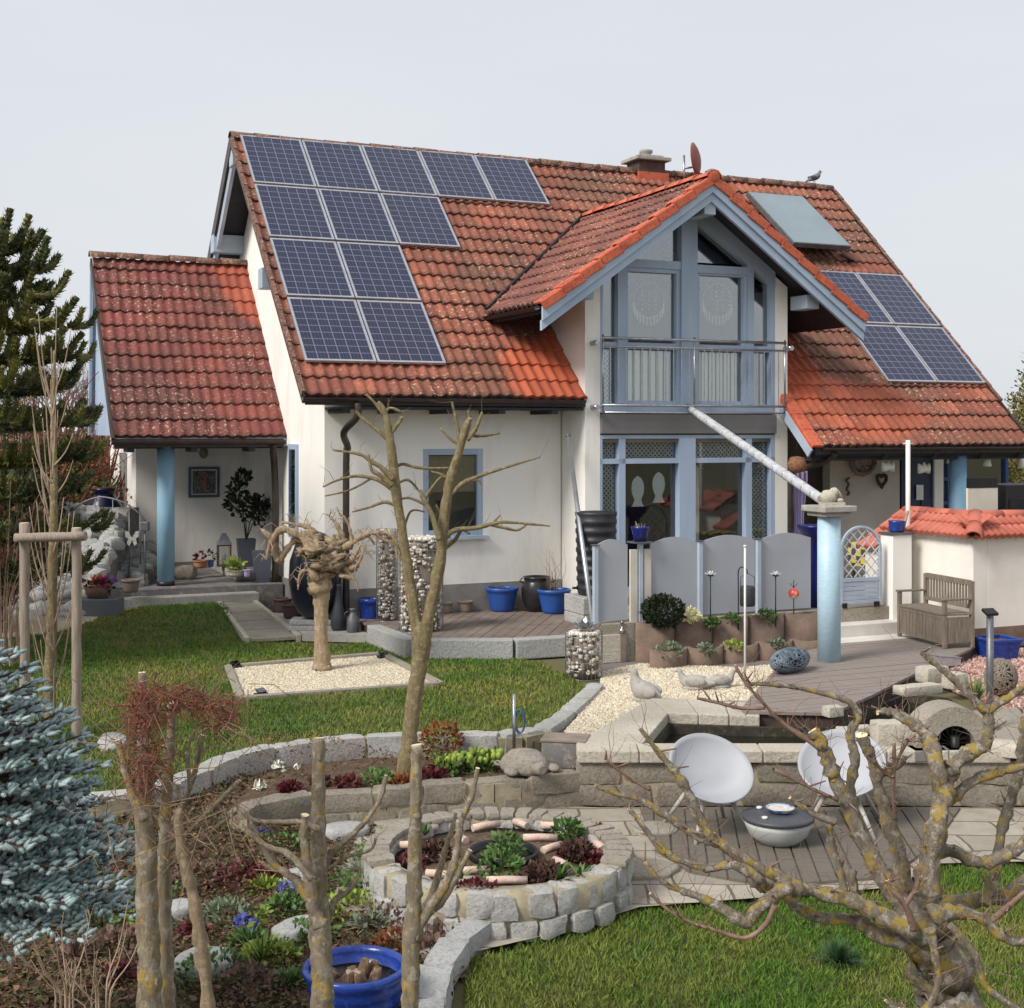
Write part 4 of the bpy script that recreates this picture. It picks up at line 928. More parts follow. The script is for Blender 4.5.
# upper right terrace
S0=P(600,625,TRR); 
def SC(t_,w=0): p=S0+CU*t_+CV*w; return Vector((p.x,p.y,0))
mb=MB(); mb.prism([SC(.02,.0),SC(6.6,.0),WH(12.3,.79),WH(7.93,.79),WH(7.93,.02),WH(4.25,.02),WH(4.25,-.9)],GRAV+HC-.05,TRR+HC); struct('upper_terrace',mb,M['slab'])
# lower lawn grass
grass('lower_grass',lo,LOW,90000,.05,'thick green grass on the lower lawn beneath the lichen covered tree',w=.0045)
# white steps to the gate
g0=P(841,604,TRR); 
t=thing('garden_steps','three pale concrete steps leading up to the small arched gate','steps',WH(*L2(g0),GRAV+HC),TH)
for k in range(3):
    zt_=TRR-.0-GRAV-.16*(k); mb=MB(); mb.bx(-.8,.8+.04*k,-.36*(k+1),-.36*k-.003,0,zt_-.02); mb.build('tread',mat('step_white',C(214,210,204),C(196,190,182),3,.8,.2,80) if k==0 else bpy.data.materials['step_white'],t,bevel=.012)
# ---- the round bed
RC=Vector((-.1,9.87,0)); zr0,zr1=LOW+.03,-3.04
t=thing('round_raised_bed','round raised bed ringed by pale granite blocks with yellowish joints','raised bed',(RC.x,RC.y,zr0+HC))
mb=MB(); H=zr1-zr0
for k,(n,zc,h,jit) in enumerate(((27,H*.2,H*.38,0),(29,H*.66,H*.52,.1))):
    for i in range(n):
        a=2*PI*(i+jit+ru(-.12,.12))/n; l=2*PI*.9/n; mb_r=.87+ru(-.012,.012)+(0.02 if k==0 else 0)
        rblock(mb,(mb_r*math.cos(a),mb_r*math.sin(a),zc+ru(-.008,.008)),(.2*ru(.9,1.05),l*ru(.84,.95),h),a,4,.034,9)
mb.build('ring_blocks',M['granite'],t)
mb=MB(); mb.lathe([(.95,0),(.95,H*.9),(.80,H*.93),(.79,0)],64); mb.build('mortar',M['mortar'],t)
mb=MB(); 
for i in range(44):
    a=2*PI*(i+.5)/44
    if not (-.9<math.sin(a)): continue
    if math.sin(a)<-.35: continue
    rblock(mb,(.885*math.cos(a),.885*math.sin(a),H*.97),(.2,.115*ru(.9,1.02),.05),a,3,.014,9)
mb.build('cap_stones',M['slab'],t)
mb=MB(); mb.lathe([(.79,H-.1),(.5,H-.07),(.2,H-.06),(.001,H-.055)],48); mb.build('soil',M['soil'],t)
# kerb of long stones bottom centre
kc=PP([(487,938),(462,955),(442,978),(434,1000),(425,1040),(418,1080)],LOW)
stonewall('stone_kerb','pale stone kerb curving from the round bed between soil and lawn',kc,LOW-.02,LOW+.16,1,.2,.42,M['kerb'],cat='kerb')
# stepping stones
def flatstone(name,label,px,py,z,w,d,cat='stepping stone',group='stepping stones in the lower garden',h=.05,rz=None,m='kerb'):
    p=P(px,py,z); mb=MB(); n=18; rz=ru(0,3) if rz is None else rz; pr=[]
    for k in range(n):
        a=2*PI*k/n; r_=1+.18*noise.noise(Vector((math.cos(a)*1.6,math.sin(a)*1.6,px*.1))); pr.append((r_*w*math.cos(a),r_*d*math.sin(a)))
    rs=[[mb.av((x*s,y*s,zz_+.006*noise.noise(Vector((x*9,y*9,px))))) for x,y in pr] for s,zz_ in ((.95,-.04),(1,h*.3),(.98,h*.8),(.9,h),(.5,h+.004))]
    for a_,b_ in zip(rs,rs[1:]):
        for k in range(n): mm=(k+1)%n; mb.af((a_[k],a_[mm],b_[mm],b_[k]),True)
    mb.af(rs[-1],True); return mb.build(name,M[m],None,p,rz,label=label,cat=cat,group=group)
for x,y,w,d,l in ((113,875,.19,.13,'rough white stepping stone between the spruce and the twin trunks'),(222,845,.2,.12,'pale stepping stone right of the twin trunks, near the dry stems'),(345,833,.17,.12,'round grey stepping stone behind the tallest sawn stump'),
  (300,880,.1,.1,'small white stepping stone left of the tallest sawn stump'),(300,932,.17,.11,'grey stepping stone left of the big blue tub'),(205,965,.16,.14,'jagged white stepping stone right of the twin trunks near the bottom'),(178,912,.1,.09,'small white stone showing just right of the twin trunks'),(112,745,.3,.14,'long pale stone lying on the lawn beside the spruce')):
    flatstone('stepping_stone',l,x,y,LOW+.05 if y>800 else LAWN+.0,w*(1.2 if y>800 else 1),d*(1.35 if y>800 else 1),h=.06)
for x,y,w,d,l in ((400,818,.3,.22,'large square grey slab behind the round bed'),(455,815,.28,.2,'smaller grey slab right of the large one behind the round bed'),(640,870,.22,.3,'worn slab between the round bed and the patio deck'),(655,830,.2,.2,'worn slab against the patio wall beside the deck')):
    flatstone('paving_slab',l,x,y,PAT,w,d,'paving slab','loose slabs around the round bed',.025,m='slab')
# ================= THINGS IN THE GARDEN =================
def pot(name,label,px,py,z,h,r_top,r_bot,m,cat='flower pot',group=None,rim=True,soil=True,sq=None,extra=None):
    """pot standing where the sight line of its foot meets the level z"""
    p=P(px,py,z); t=thing(name,label,cat,p,ru(0,3),group); mb=MB(); th=.018
    if sq:
        def ring(r,zz): return [mb.av((x*r,y*r*sq,zz)) for x,y in ((-1,-1),(1,-1),(1,1),(-1,1))]
        R=[ring(r_bot,0),ring(r_top*.94,h*.85),ring(r_top,h*.87),ring(r_top,h),ring(r_top-.025,h),ring(r_top-.03,h-.06)]
        mb.af(R[0][::-1])
        for a,b in zip(R,R[1:]):
            for k in range(4): q=(k+1)%4; mb.af((a[k],a[q],b[q],b[k]))
        mb.build('body',m,t,bevel=.01)
        mb=MB(); mb.bx(-r_top+.03,r_top-.03,(-r_top+.03)*sq,(r_top-.03)*sq,h-.09,h-.05); mb.build('soil',M['soil'],t); return t,p
    n=32; prof=[(r_bot*.9,0),(r_bot,.015)]+[(r_bot+(r_top-r_bot)*k/6,h*.84*k/6) for k in range(1,7)]
    if rim: prof+=[(r_top+.012,h*.86),(r_top+.016,h*.98),(r_top+.004,h),(r_top-th,h-.002),(r_top-th-.004,h*.9)]
    else: prof+=[(r_top,h),(r_top-th,h),(r_top-th,h*.9)]
    mb.lathe(prof[:-1]+[prof[-1]],n); mb.f.pop(); mb.s.pop(); mb.mi.pop(); mb.build('body',m,t)
    if soil: mb=MB(); mb.lathe([(r_top-th-.002,h*.9),(.001,h*.92)],20); mb.build('soil',M['soil'],t)
    return t,p
GP='blue pots on the left deck'
pot('flower_pot','round blue pot on the deck, left of the dark jar',502,611,TER,.36,.235,.17,M['blueplastic'],group=GP)
t,p=pot('flower_pot','round blue pot with dry twigs on the deck, right of the dark jar',554,613,TER,.36,.24,.17,M['blueplastic'],group=GP)
mb=MB()
for k in range(9):
    a=ru(-.5,.5); mb.tube([(ru(-.1,.1),ru(-.1,.1),.3),(ru(-.1,.1)+a*.2,ru(-.1,.1),.6),(a*.6,ru(-.2,.2),ru(.75,1.1))],[.006,.004,.002],5)
mb.build('dry_twigs',M['twigpale'],t)
t=thing('storage_jar','big black glazed jar with a ribbed neck between two blue pots','jar',P(537,611,TER)); mb=MB(); mb.lathe([(.15,0),(.2,.1),(.235,.24),(.235,.34),(.2,.44),(.19,.46),(.205,.5),(.21,.52),(.18,.52),(.17,.44),(.001,.42)],32); mb.build('body',mat('black_glaze',C(44,42,44),C(30,28,30),4,.3),t)
mb=MB(); mb.tube([(.2,0,.42),(.26,0,.45),(.22,0,.5)],.012,6); mb.build('lug',M['black'],t); mb=MB(); mb.tube([(-.2,0,.42),(-.26,0,.45),(-.22,0,.5)],.012,6); mb.build('lug',M['black'],t)
M['taupe']=mat('taupe_clay',C(140,126,114),C(118,104,94),5,.85,.3,60)
pot('flower_pot','small taupe clay pot on the deck beside the stone column',466,612,TER,.17,.1,.075,M['taupe'],group='small clay pots'); pot('flower_pot','smallest taupe clay pot half hidden by the stone column',447,613,TER,.16,.08,.065,M['taupe'],group='small clay pots')
t,p=pot('tall_pot','tall cobalt blue glazed pot by the white house corner',371,627,LAWN+.1,.42,.165,.13,M['bluepot'])
# gabion columns
def pebcol(n_,a,b): return pebmat(n_,a,b,C(226,220,206))
M['gabstone']=pebmat('gabion_stones',C(150,138,122),C(196,188,174),C(228,224,214))
def gabion(label,px,py,z,h,r,extra=None):
    p=P(px,py,z); t=thing('gabion_column',label,'gabion column',p,0,'stone filled wire columns'); rg=np.random.default_rng(int(px))
    mb=MB(); n=int(h*r*1500)
    for k in range(n):
        a=rg.uniform(0,2*PI); zz_=rg.uniform(.03,h-.03); s=rg.uniform(.02,.045)
        mb.ball(((r-.03)*math.cos(a),(r-.03)*math.sin(a),zz_),(s*rg.uniform(.6,1),s*rg.uniform(.7,1.2),s*rg.uniform(.5,.8)),7,5,.3,2,seed=k)
    for k in range(int(r*r*1500)): 
        a=rg.uniform(0,2*PI); q=(r-.04)*math.sqrt(rg.uniform(0,1)); s=rg.uniform(.025,.045); mb.ball((q*math.cos(a),q*math.sin(a),h-.03),(s,s,s*.7),7,5,.3,2,seed=k)
    mb.build('stones',M['gabstone'],t); mb=MB(); mb.lathe([(r-.06,0),(r-.06,h-.05)],16); mb.build('core',M['taupe'],t)
    mb=MB(); nn=26
    for k in range(nn): a=2*PI*k/nn; mb.tube([((r+.012)*math.cos(a),(r+.012)*math.sin(a),0),((r+.012)*math.cos(a),(r+.012)*math.sin(a),h)],.0035,4,False)
    k=0
    while k*.1<=h: mb.tube([((r+.014)*math.cos(2*PI*i/nn),(r+.014)*math.sin(2*PI*i/nn),k*.1) for i in range(nn+1)],.0035,4,False); k+=1
    mb.build('wire_cage',M['steel'],t); return t,p
gabion('tall stone filled wire column right of the thin forked tree, on the deck',421,630,TER,1.28,.29)
gabion('slim stone filled wire column left of the forked tree trunk',387,620,TER,1.3,.14)
g3,pg=gabion('short stone filled wire column topped by a metal flower at the end of the lawn wall',584,677,GRAV,.56,.21)
def lotus(label,base,stem,r=.075,m='greymetal',petm=None,group='metal flowers on the terrace'):
    t=thing('metal_flower',label,'metal flower',base,ru(0,3),group); mb=MB()
    for ring,(n,el,l) in enumerate(((8,.35,1),(6,.9,.8))):
        for k in range(n):
            a=2*PI*(k+ring*.5)/n; d=Vector((math.cos(a),math.sin(a),0)); s=Vector((-d.y,d.x,0)); u=Vector((0,0,1))
            q=[d*.01,d*r*.55*math.cos(el)*l+u*r*.5*math.sin(el)*l+s*r*.3,d*r*1.15*math.cos(el)*l+u*r*1.3*math.sin(el)*l,d*r*.55*math.cos(el)*l+u*r*.5*math.sin(el)*l-s*r*.3]
            mb.extr([v+Vector((0,0,stem)) for v in q],(0,0,.004))
    mb.build('petals',petm or M['steel'],t)
    if stem>0: mb=MB(); mb.tube([(0,0,-.1),(0,0,stem)],.008,6); mb.lathe([(.02,stem-.01),(r*.7,stem),(.02,stem+.01)],12); mb.build('stem',M['blackmetal'],t)
    return t
lotus('grey metal lotus flower lying on top of the short stone column',pg+Vector((0,0,.575)),0,.16)
# leaning galvanised pole
t=thing('leaning_pole','long galvanised metal pole leaning from the stone column up to the house wall','pole',P(597,655,GRAV)); q=A(568,436,P(597,655,GRAV).y+2.2)-t.location
mb=MB(); mb.tube([(0,0,0),q],.034,12); mb.build('tube',M['alu'],t); mb=MB(); mb.tube([q*.995,q*1.0+Vector((0,0,.02))],.038,12); mb.build('end_cap',M['greymetal'],t)
# rain barrel
bb0=A(596,594,19.2); t=thing('rain_barrel','ribbed black rain barrel against the bay beside the privacy screens','rain barrel',bb0); mb=MB(); pr=[(.25,0),(.262,.03)]
for k in range(8): pr+=[(.262+.003*k,.05+k*.135),(.276+.003*k,.065+k*.135),(.276+.003*k,.115+k*.135),(.262+.003*k,.13+k*.135)]
mb.lathe(pr+[(.3,1.14),(.3,1.17),(.001,1.19)],36); mb.build('body',mat('barrel_black',C(44,46,52),C(32,33,38),5,.5,.1,80),t)
mb=MB(); mb.tube([(-.27,-.1,.1),(-.34,-.12,.1)],.018,8); mb.build('tap',M['black'],t)
t=thing('block_plinth','grey stacked block plinth beneath the black rain barrel','plinth',Vector((bb0.x,bb0.y,TER+HC-.1)),TH); mb=MB(); hh_=(bb0.z-TER-HC+.1)/2
for k in range(2): mb.bx(-.36,-.002,-.32,.3,hh_*k,hh_*(k+1)-.006); mb.bx(.002,.36,-.32,.3,hh_*k,hh_*(k+1)-.006)
mb.build('blocks',M['kerb'],t,bevel=.012)
# privacy screens
GS='grey arched privacy screens'
scm=mat('screen_laminate',C(168,172,180),C(156,160,168),.8,.5,.05,20)
def screen(label,x0,x1,ytop,d0,peak='mid'):
    a=S0+CU*0; 
    def tt(x): # distance along the screen line for a pixel column
        r=Vector(((x-512)/F,1,0)); # intersect with line S0+CU*t
        det=r.x*(-CU.y)+CU.x*r.y; return (r.x*(-S0.y)*-1-0)/1 if False else (S0.x*r.y-S0.y*r.x)/(r.x*CU.y-r.y*CU.x)
    t0,t1=tt(x0),tt(x1); w=t1-t0; b=SC(t0,.12); b.z=TRR+HC; t=thing('privacy_screen',label,'privacy screen',b,TH,GS)
    H=1.07; rise=.11 if peak!='low' else .16; n=16; mb=MB(); pts=[(0,0,.03)]
    pts=[(w,0,.03),(0,0,.03)]+[(w*k/n,0,H-rise+rise*math.sin(PI*(.12+.76*k/n))**1.2 if peak=='mid' else H-rise+rise*math.sin(PI*(.15+.85*k/n))) for k in range(n+1)]
    mb.extr(pts,(0,.02,0)); mb.build('panel',scm,t)
    return t0,t1
for l,a,b in (('grey arched privacy screen, leftmost, beside the black barrel',600,632),('grey arched privacy screen behind the dark round bush',655,702),('grey arched privacy screen behind the hanging lantern',706,760),('grey arched privacy screen next to the pale blue pillar',765,816)): screen(l,a,b,537,0)
def tcol(x): r=Vector(((x-512)/F,1,0)); return (S0.x*r.y-S0.y*r.x)/(r.x*CU.y-r.y*CU.x)
for l,x,w in (('pale blue screen post with a blue pot on it',644,.0),('pale blue screen post behind the left metal flower',704,0),('pale blue screen post behind the right metal flower',762.5,0),('pale blue screen post at the left end by the barrel',599,0)):
    b=SC(tcol(x),.1); b.z=TRR+HC; t=thing('screen_post',l,'post',b,TH,'posts between the privacy screens')
    mb=MB(); mb.bx(-.03,.03,-.03,.03,0,1.0); mb.build('post',M['bluelight'],t,bevel=.004); mb=MB(); mb.bx(-.045,.045,-.045,.045,1.0,1.012); mb.build('post_cap',M['greymetal'],t)
    if x==644:
        for s in (-1,1): mb=MB(); mb.bx(s*.1-.05,s*.1+.05,-.02,.02,0,.93); mb.build('side_board',mat('cream_board',C(206,200,190),C(190,184,172),3,.7) if s<0 else bpy.data.materials['cream_board'],t)
        mb=MB(); mb.bx(-.14,.14,-.11,.11,1.013,1.03); mb.build('shelf',M['greymetal'],t)
        pb=b+Vector((0,0,1.031))
t=thing('flower_pot','small deep blue pot with a dry plant on the screen post shelf','flower pot',pb); mb=MB(); mb.lathe([(.085,0),(.1,.1),(.12,.17),(.125,.19),(.105,.19),(.1,.14),(.001,.15)],24); mb.build('body',mat('royal_glaze',C(26,34,110),C(20,26,88),4,.25),t)
mb=MB()
for k in range(14): a=ru(0,2*PI); mb.tube([(0.02*math.cos(a),.02*math.sin(a),.15),(.07*math.cos(a),.07*math.sin(a),ru(.18,.26))],[.004,.002],4)
mb.build('dry_plant',M['twigpale'],t)
b=SC(tcol(832),.35); b.z=TRR+HC+.92
t=thing('bowl_planter','wide deep blue bowl behind the last screen beside the pillar','bowl',b); mb=MB(); mb.lathe([(.12,-.92),(.12,-.5),(.1,0),(.2,.08),(.27,.2),(.28,.22),(.25,.22),(.18,.1),(.001,.06)],28); mb.build('body',bpy.data.materials['royal_glaze'],t)
# half-round planters
M['palis']=mat('brown_concrete',C(134,112,98),C(104,86,74),4,.9,.5,50,c3=C(120,108,92))
def tierring(label,xc0,xc1,z0,z1,w_off,n,grp):
    ta,tb=tcol(xc0),tcol(xc1); out=[]
    for i in range(n):
        t0=ta+(tb-ta)*i/n; t1=ta+(tb-ta)*(i+1)/n; c=SC((t0+t1)/2,w_off); c.z=z0+HC; r_=(t1-t0)/2*1.0
        t=thing('round_planter',label%(['leftmost','second from the left','third from the left','fourth from the left','fifth from the left','sixth from the left','rightmost'][i if i<n-1 else 6]),'planter',c,TH,grp)
        mb=MB(); H=z1-z0; nn=14
        outer=[(r_*math.cos(PI+PI*k/nn),r_*.45*math.sin(PI+PI*k/nn)) for k in range(nn+1)]; inner=[(x*.84,y*.8) for x,y in outer]
        dip=lambda k: H-.035*math.sin(PI*k/nn)*0
        A_=[mb.av((x,y,0)) for x,y in outer]; B_=[mb.av((x,y,H-(.03*math.sin(PI*k/nn)))) for k,(x,y) in enumerate(outer)]; C_=[mb.av((x,y,H-(.03*math.sin(PI*k/nn)))) for k,(x,y) in enumerate(inner)]; D_=[mb.av((x,y,H-.1)) for x,y in inner]
        for k in range(nn): mb.af((A_[k],A_[k+1],B_[k+1],B_[k]),True); mb.af((B_[k],B_[k+1],C_[k+1],C_[k])); mb.af((C_[k],C_[k+1],D_[k+1],D_[k]))
        mb.build('shell',M['palis'],t); mb=MB(); mb.af([mb.av((x,y,H-.07)) for x,y in inner]); mb.af([mb.av((x,y,H-.09)) for x,y in inner][::-1]); mb.build('soil',M['soil'],t); out.append(c+Vector((0,-.08,H-.07)))
    return out
up=tierring('upper half round brown concrete planter, %s',634,816,GRAV,TRR+.02,-.04,5,'upper row of half round planters')
lowp=tierring('lower half round brown concrete planter, %s',628,800,GRAV,GRAV+.24,-.56,5,'lower row of half round planters')
t=house_box('electric_box','pale grey box with a dark strip beside the short stone column','utility box',0,.36,0,.2,GRAV,GRAV+.36,M['coping']); t.location=P(601,664,GRAV)
t=thing('table_lamp','small steel garden lamp on a dark box by the planters','lamp',P(622,662,GRAV),TH); mb=MB(); mb.bx(-.04,.04,-.04,.04,0,.36); mb.build('base',M['taupe'],t); mb=MB(); mb.lathe([(.02,.36),(.035,.38),(.035,.42),(.01,.43),(.01,.5),(.03,.5),(.001,.53)],12); mb.build('lamp_head',M['steel'],t)
lotus('white metal lotus flower on a thin stem, left of the hanging lantern',up[1]+Vector((.22,0,0)),.63,.075,petm=mat('white_petal',C(220,222,224),C(200,202,206),5,.4)); lotus('white metal lotus flower on a thin stem, right of the hanging lantern',up[3]+Vector((.12,0,0)),.58,.075,petm=bpy.data.materials['white_petal'])
def crook(label,base,h,side,hang,ball=None):
    t=thing('shepherd_hook',label,'garden hook',base,0,'shepherd hooks in the planters'); mb=MB(); s=side
    mb.tube(spline([(0,0,-.1),(0,0,h*.6),(0,0,h*.92),(s*.04,0,h),(s*.1,0,h-.02),(s*.12,0,h-.08)],6),.008,6); mb.build('hook',M['blackmetal'],t); return t,base+Vector((s*.12,0,h-.09))
t,hpnt=crook('black shepherd hook holding the round dark lantern',up[2]+Vector((.1,-.02,0)),.72,1,None)
t=thing('hanging_lantern','round black mesh lantern hanging from a hook before the screens','lantern',hpnt+Vector((0,0,-.42))); mb=MB(); mb.lathe([(.001,0),(.09,.0),(.1,.02),(.1,.24),(.09,.26),(.001,.26)],24); mb.build('drum',mat('mesh_black',C(56,58,62),C(40,42,46),60,.5,.6,150),t); mb=MB(); mb.tube([(-.09,0,.26),(-.09,0,.38),(0,0,.43),(.09,0,.38),(.09,0,.26)],.004,5); mb.build('handle',M['blackmetal'],t)
b=P(626,648,GRAV); t,hp2=crook('black shepherd hook at the left end with a hanging green bottle',Vector((b.x,b.y,TRR+HC)),.68,-1,None)
mb=MB(); t.location=Vector((b.x,b.y,TRR+HC-.1))
t=thing('glass_bottle','yellow-green glass bottle hanging from the left garden hook','bottle',hp2+Vector((-.05,0,-.5))); mb=MB(); mb.lathe([(.001,0),(.035,0),(.04,.03),(.04,.13),(.015,.19),(.015,.25),(.02,.26)],16); gm=NT('green_glass'); gm.base(C(150,170,60)).rough(.1); gm.b.inputs['Transmission Weight'].default_value=.4; mb.build('bottle',gm.m,t); mb=MB(); mb.tube([(0,0,.25),(.05,0,.42)],.003,4); mb.build('string',M['blackmetal'],t)
t=thing('garden_ball','red and white glazed ball on a metal stake before the last screen','garden stake',up[4]+Vector((-.12,-.05,0))); mb=MB(); mb.tube([(0,0,-.1),(0,0,.25)],.008,6); mb.build('stake',M['blackmetal'],t); rb=NT('red_white_glaze'); rb.base(rb.ramp(rb.noise(6,2,.5),[(.42,C(226,214,200)),(.52,C(200,80,66))])).rough(.2)
mb=MB(); mb.ball((0,0,.32),.075,18,12); mb.build('ball',rb.m,t); mb=MB(); mb.tube([(0,0,.39),(0,0,.5)],.006,5); mb.tube([(0,0,.4),(-.05,0,.46)],.004,4); mb.tube([(0,0,.4),(.05,0,.46)],.004,4); mb.build('finial',M['blackmetal'],t)
for l,x,y0,y1 in (('thin white pole standing in the gravel before the planters',745,690,545),):
    b=P(x,y0,GRAV); mb=MB(); mb.tube([(0,0,0),(0,0,(y0-y1)/F*b.y*.985)],.013,8); mb.tube([(0,0,(y0-y1)/F*b.y*.985),(0,0,(y0-y1)/F*b.y)],.018,8); mb.build('thin_pole',mat('white_paint',C(224,222,218),C(210,208,204),4,.5),None,b,label=l,cat='pole')
# pillar beside the deck
pbp=P(829,661,DECK); ph=(661-516)/F*pbp.y
t=thing('blue_pillar','pale blue mosaic pillar with a grey concrete cap standing on the deck','pillar',pbp)
pm=NT('pale_blue_mosaic'); vo=pm.n('ShaderNodeTexBrick'); vo.inputs['Scale'].default_value=11; vo.inputs['Mortar Size'].default_value=.012; mpn=pm.n('ShaderNodeTexCoord'); 
cyl=pm.n('ShaderNodeSeparateXYZ'); pm.l(pm.co,cyl.inputs[0]); ang=pm.math('ARCTAN2',cyl.outputs[1],cyl.outputs[0]); cb=pm.n('ShaderNodeCombineXYZ'); pm.l(pm.math('MULTIPLY',ang,.14),cb.inputs[0]); pm.l(cyl.outputs[2],cb.inputs[1]); pm.l(cb.outputs[0],vo.inputs['Vector'])
vo.inputs['Color1'].default_value=C(184,212,226); vo.inputs['Color2'].default_value=C(172,202,220); vo.inputs['Mortar'].default_value=C(156,184,200); pm.base(pm.mix(pm.ramp(pm.noise(2,5,.6),[(.4,0.),(.75,.5)]),vo.outputs['Color'],C(150,176,190))).rough(.45)
mb=MB(); mb.lathe([(.14,0),(.14,ph)],36); mb.build('shaft',pm.m,t)
mb=MB(); mb.bx(-.19,.19,-.19,.19,ph,ph+.05); mb.bx(-.24,.24,-.24,.24,ph+.055,ph+.13); o=mb.build('cap',M['concrete'],t,bevel=.012); o.rotation_euler.z=TH
# spout pipe from the balcony to the pillar
p0=Vector(house.matrix_basis@Vector((Q(690,409,-.12)[0],-.14,Q(690,409,-.12)[1]))); p1=pbp+Vector((-.08,.05,ph+.2))
t=thing('water_pipe','long jointed grey-white pipe sloping from the balcony down to the pillar','pipe',p0); d=p1-p0; pv=[];rv=[]
for k in range(41):
    f=k/40; pv.append(d*f); rv.append((.052 if f<.1 else .062)+(.0))
mb=MB(); mb.tube(pv,rv,14); mb.build('pipe',mat('pipe_grey',C(196,198,202),C(164,166,170),9,.6,.3,30),t)
for k in range(15): f=.06+.9*k/14+ru(-.01,.01); mb=MB(); mb.tube([d*(f-.002),d*(f+.002)],.0645+.002*(k%2),12); mb.build('wrapping_band',M['alu'],t)
mb=MB(); mb.tube([(0,0,0),(-.03,.0,.05),(-.02,.1,.06)],.03,8); mb.build('tap_joint',M['brownmetal'],t)
t=thing('spout_figure','small pale stone spout figure sitting on the pillar cap at the pipe end','ornament',pbp+Vector((.02,0,ph+.13)))
mb=MB(); mb.bx(-.13,.16,-.08,.08,0,.04); mb.ball((-.03,0,.1),(.1,.09,.09),14,10,.15,3); mb.ball((.04,0,.16),(.06,.06,.06),12,8,.1,4); mb.tube([(.0,0,.16),(.09,0,.17),(.13,0,.1)],.02,8); mb.ball((.11,.0,.06),(.05,.05,.03),10,6); mb.build('figure',M['coping'],t)
# woven wire log
lb=P(790,672,DECK)
def wireball(name,label,loc,ax,rr,n,th,m,rz=0,cat='woven ornament',group=None):
    t=thing(name,label,cat,loc,rz,group); mb=MB(); rg=random.Random(int(rr*999+n)) 
    for k in range(n):
        a=Vector((rg.gauss(0,1),rg.gauss(0,1),rg.gauss(0,1))).normalized(); b=a.orthogonal().normalized(); c=a.cross(b); o_=rg.uniform(-.35,.35); q=math.sqrt(1-o_*o_)
        L=rg.uniform(.5,1)*2*PI; st=rg.uniform(0,2*PI); pts=[]
        for i in range(15):
            w_=st+L*i/14; v=(b*math.cos(w_)+c*math.sin(w_))*q+a*o_; v*=rg.uniform(.97,1.02); pts.append((v.x*ax[0],v.y*ax[1],v.z*ax[2]+ax[2]))
        mb.tube(pts,th,5,False)
    mb.build('woven_strands',m,t); mb=MB(); mb.ball((0,0,ax[2]),(ax[0]*.86,ax[1]*.86,ax[2]*.86),14,10); mb.build('inner_body',M['black'],t); return t
wm=mat('blue_grey_strand',C(120,134,146),C(74,84,96),12,.5)
wireball('wicker_roll','oblong woven blue-grey wicker roll lying on its side at the deck edge',lb,(.15,.36,.14),.1,80,.008,wm,-.75)
# wall with tile cap
cn=P(973,655,GRAV); cn=A(973,655,18.2); cz=HC-1.42
w0=Vector((cn.x,cn.y,0))
t=thing('garden_wall','white rendered garden wall with a bright red tile cap behind the bench','garden wall',(w0.x,w0.y,GRAV+HC),TH)
hh=2.95-1.42-.0; lenL=1.75
mb=MB(); mb.bx(-.0,.25,-.0,lenL,0,hh); mb.bx(.25,3,0,.25,0,hh); mb.bx(-.06,.2,lenL,lenL+.45,0,hh-.3)
mb.build('wall',mat('wall_render',C(236,232,224),C(222,216,206),1.5,.9,.3,160),t,bevel=.01)
mb=MB(); mb.bx(-.012,.0,.3,lenL,0,.3); mb.bx(-.0,2.9,-.012,0,0,.28); mb.build('stained_base',M['palis'],t)
def cap(mb,O,a,b,n_,L,rise,W=.2,amp=.03):
    O=Vector(O);a=Vector(a);b=Vector(b);n_=Vector(n_); m_=int(L/.02); 
    for r_ in range(2):
        rows=[]
        for yy,hz in ((r_*rise/2,-.03),(r_*rise/2,.03),((r_+1)*rise/2+.02,.012)):
            rows.append([mb.av(O+a*(L*k/m_)+b*yy+n_*(hz+amp*(.5+.5*math.cos(2*PI*L*k/m_/.115))**.8)) for k in range(m_+1)])
        for i in range(2):
            for k in range(m_): mb.af((rows[i][k],rows[i][k+1],rows[i+1][k+1],rows[i+1][k]),i>0)
c_,s_=math.cos(.55),math.sin(.55)
mb=MB(); cap(mb,(-.12,lenL+.02,hh-.02),(0,-1,0),(c_,0,s_),(-s_,0,c_),lenL+.1,.52)
cap(mb,(-.1,-.12,hh-.02),(1,0,0),(0,c_,s_),(0,-s_,c_),3.2,.5)
cap(mb,(-.16,lenL+.5,hh-.32),(0,-1,0),(c_,0,s_),(-s_,0,c_),.46,.5)
mb.build('tile_cap',M['redtile'],t)
mb=MB(); ridge_tiles(mb,(-.14,-.16,hh+.03),(.32,.3,hh+.28),.11,step=.33); ridge_tiles(mb,(.34,.3,hh+.27),(.34,lenL,hh+.27),.09); ridge_tiles(mb,(.34,.32,hh+.26),(3.1,.32,hh+.26),.09); mb.build('hip_tiles',M['redtile'],t)
mb=MB(); mb.extr([(-.1,-.1,hh),(3,-.1,hh),(3,.3,hh+.22),(.3,.3,hh+.22)],(0,0,-.02)); mb.extr([(-.1,-.1,hh),(.3,.3,hh+.22),(.3,lenL,hh+.22),(-.1,lenL,hh)],(0,0,-.02)); mb.build('cap_underside',M['mortar'],t)
t=thing('gate_pier','square grey-white rendered pier between the gate and the tiled wall','pier',SC(tcol(899),.05)+Vector((0,0,GRAV+HC)),TH); mb=MB(); mb.bx(-.17,.17,-.12,.14,0,TRR-GRAV+1.0); mb.build('pier',M['white'],t,bevel=.01); mb=MB(); mb.bx(-.19,.19,-.14,.16,TRR-GRAV+1.0,TRR-GRAV+1.03); mb.build('pier_cap',M['greymetal'],t)
bp_=SC(tcol(899),.05)+Vector((0,0,TRR+HC+1.03))
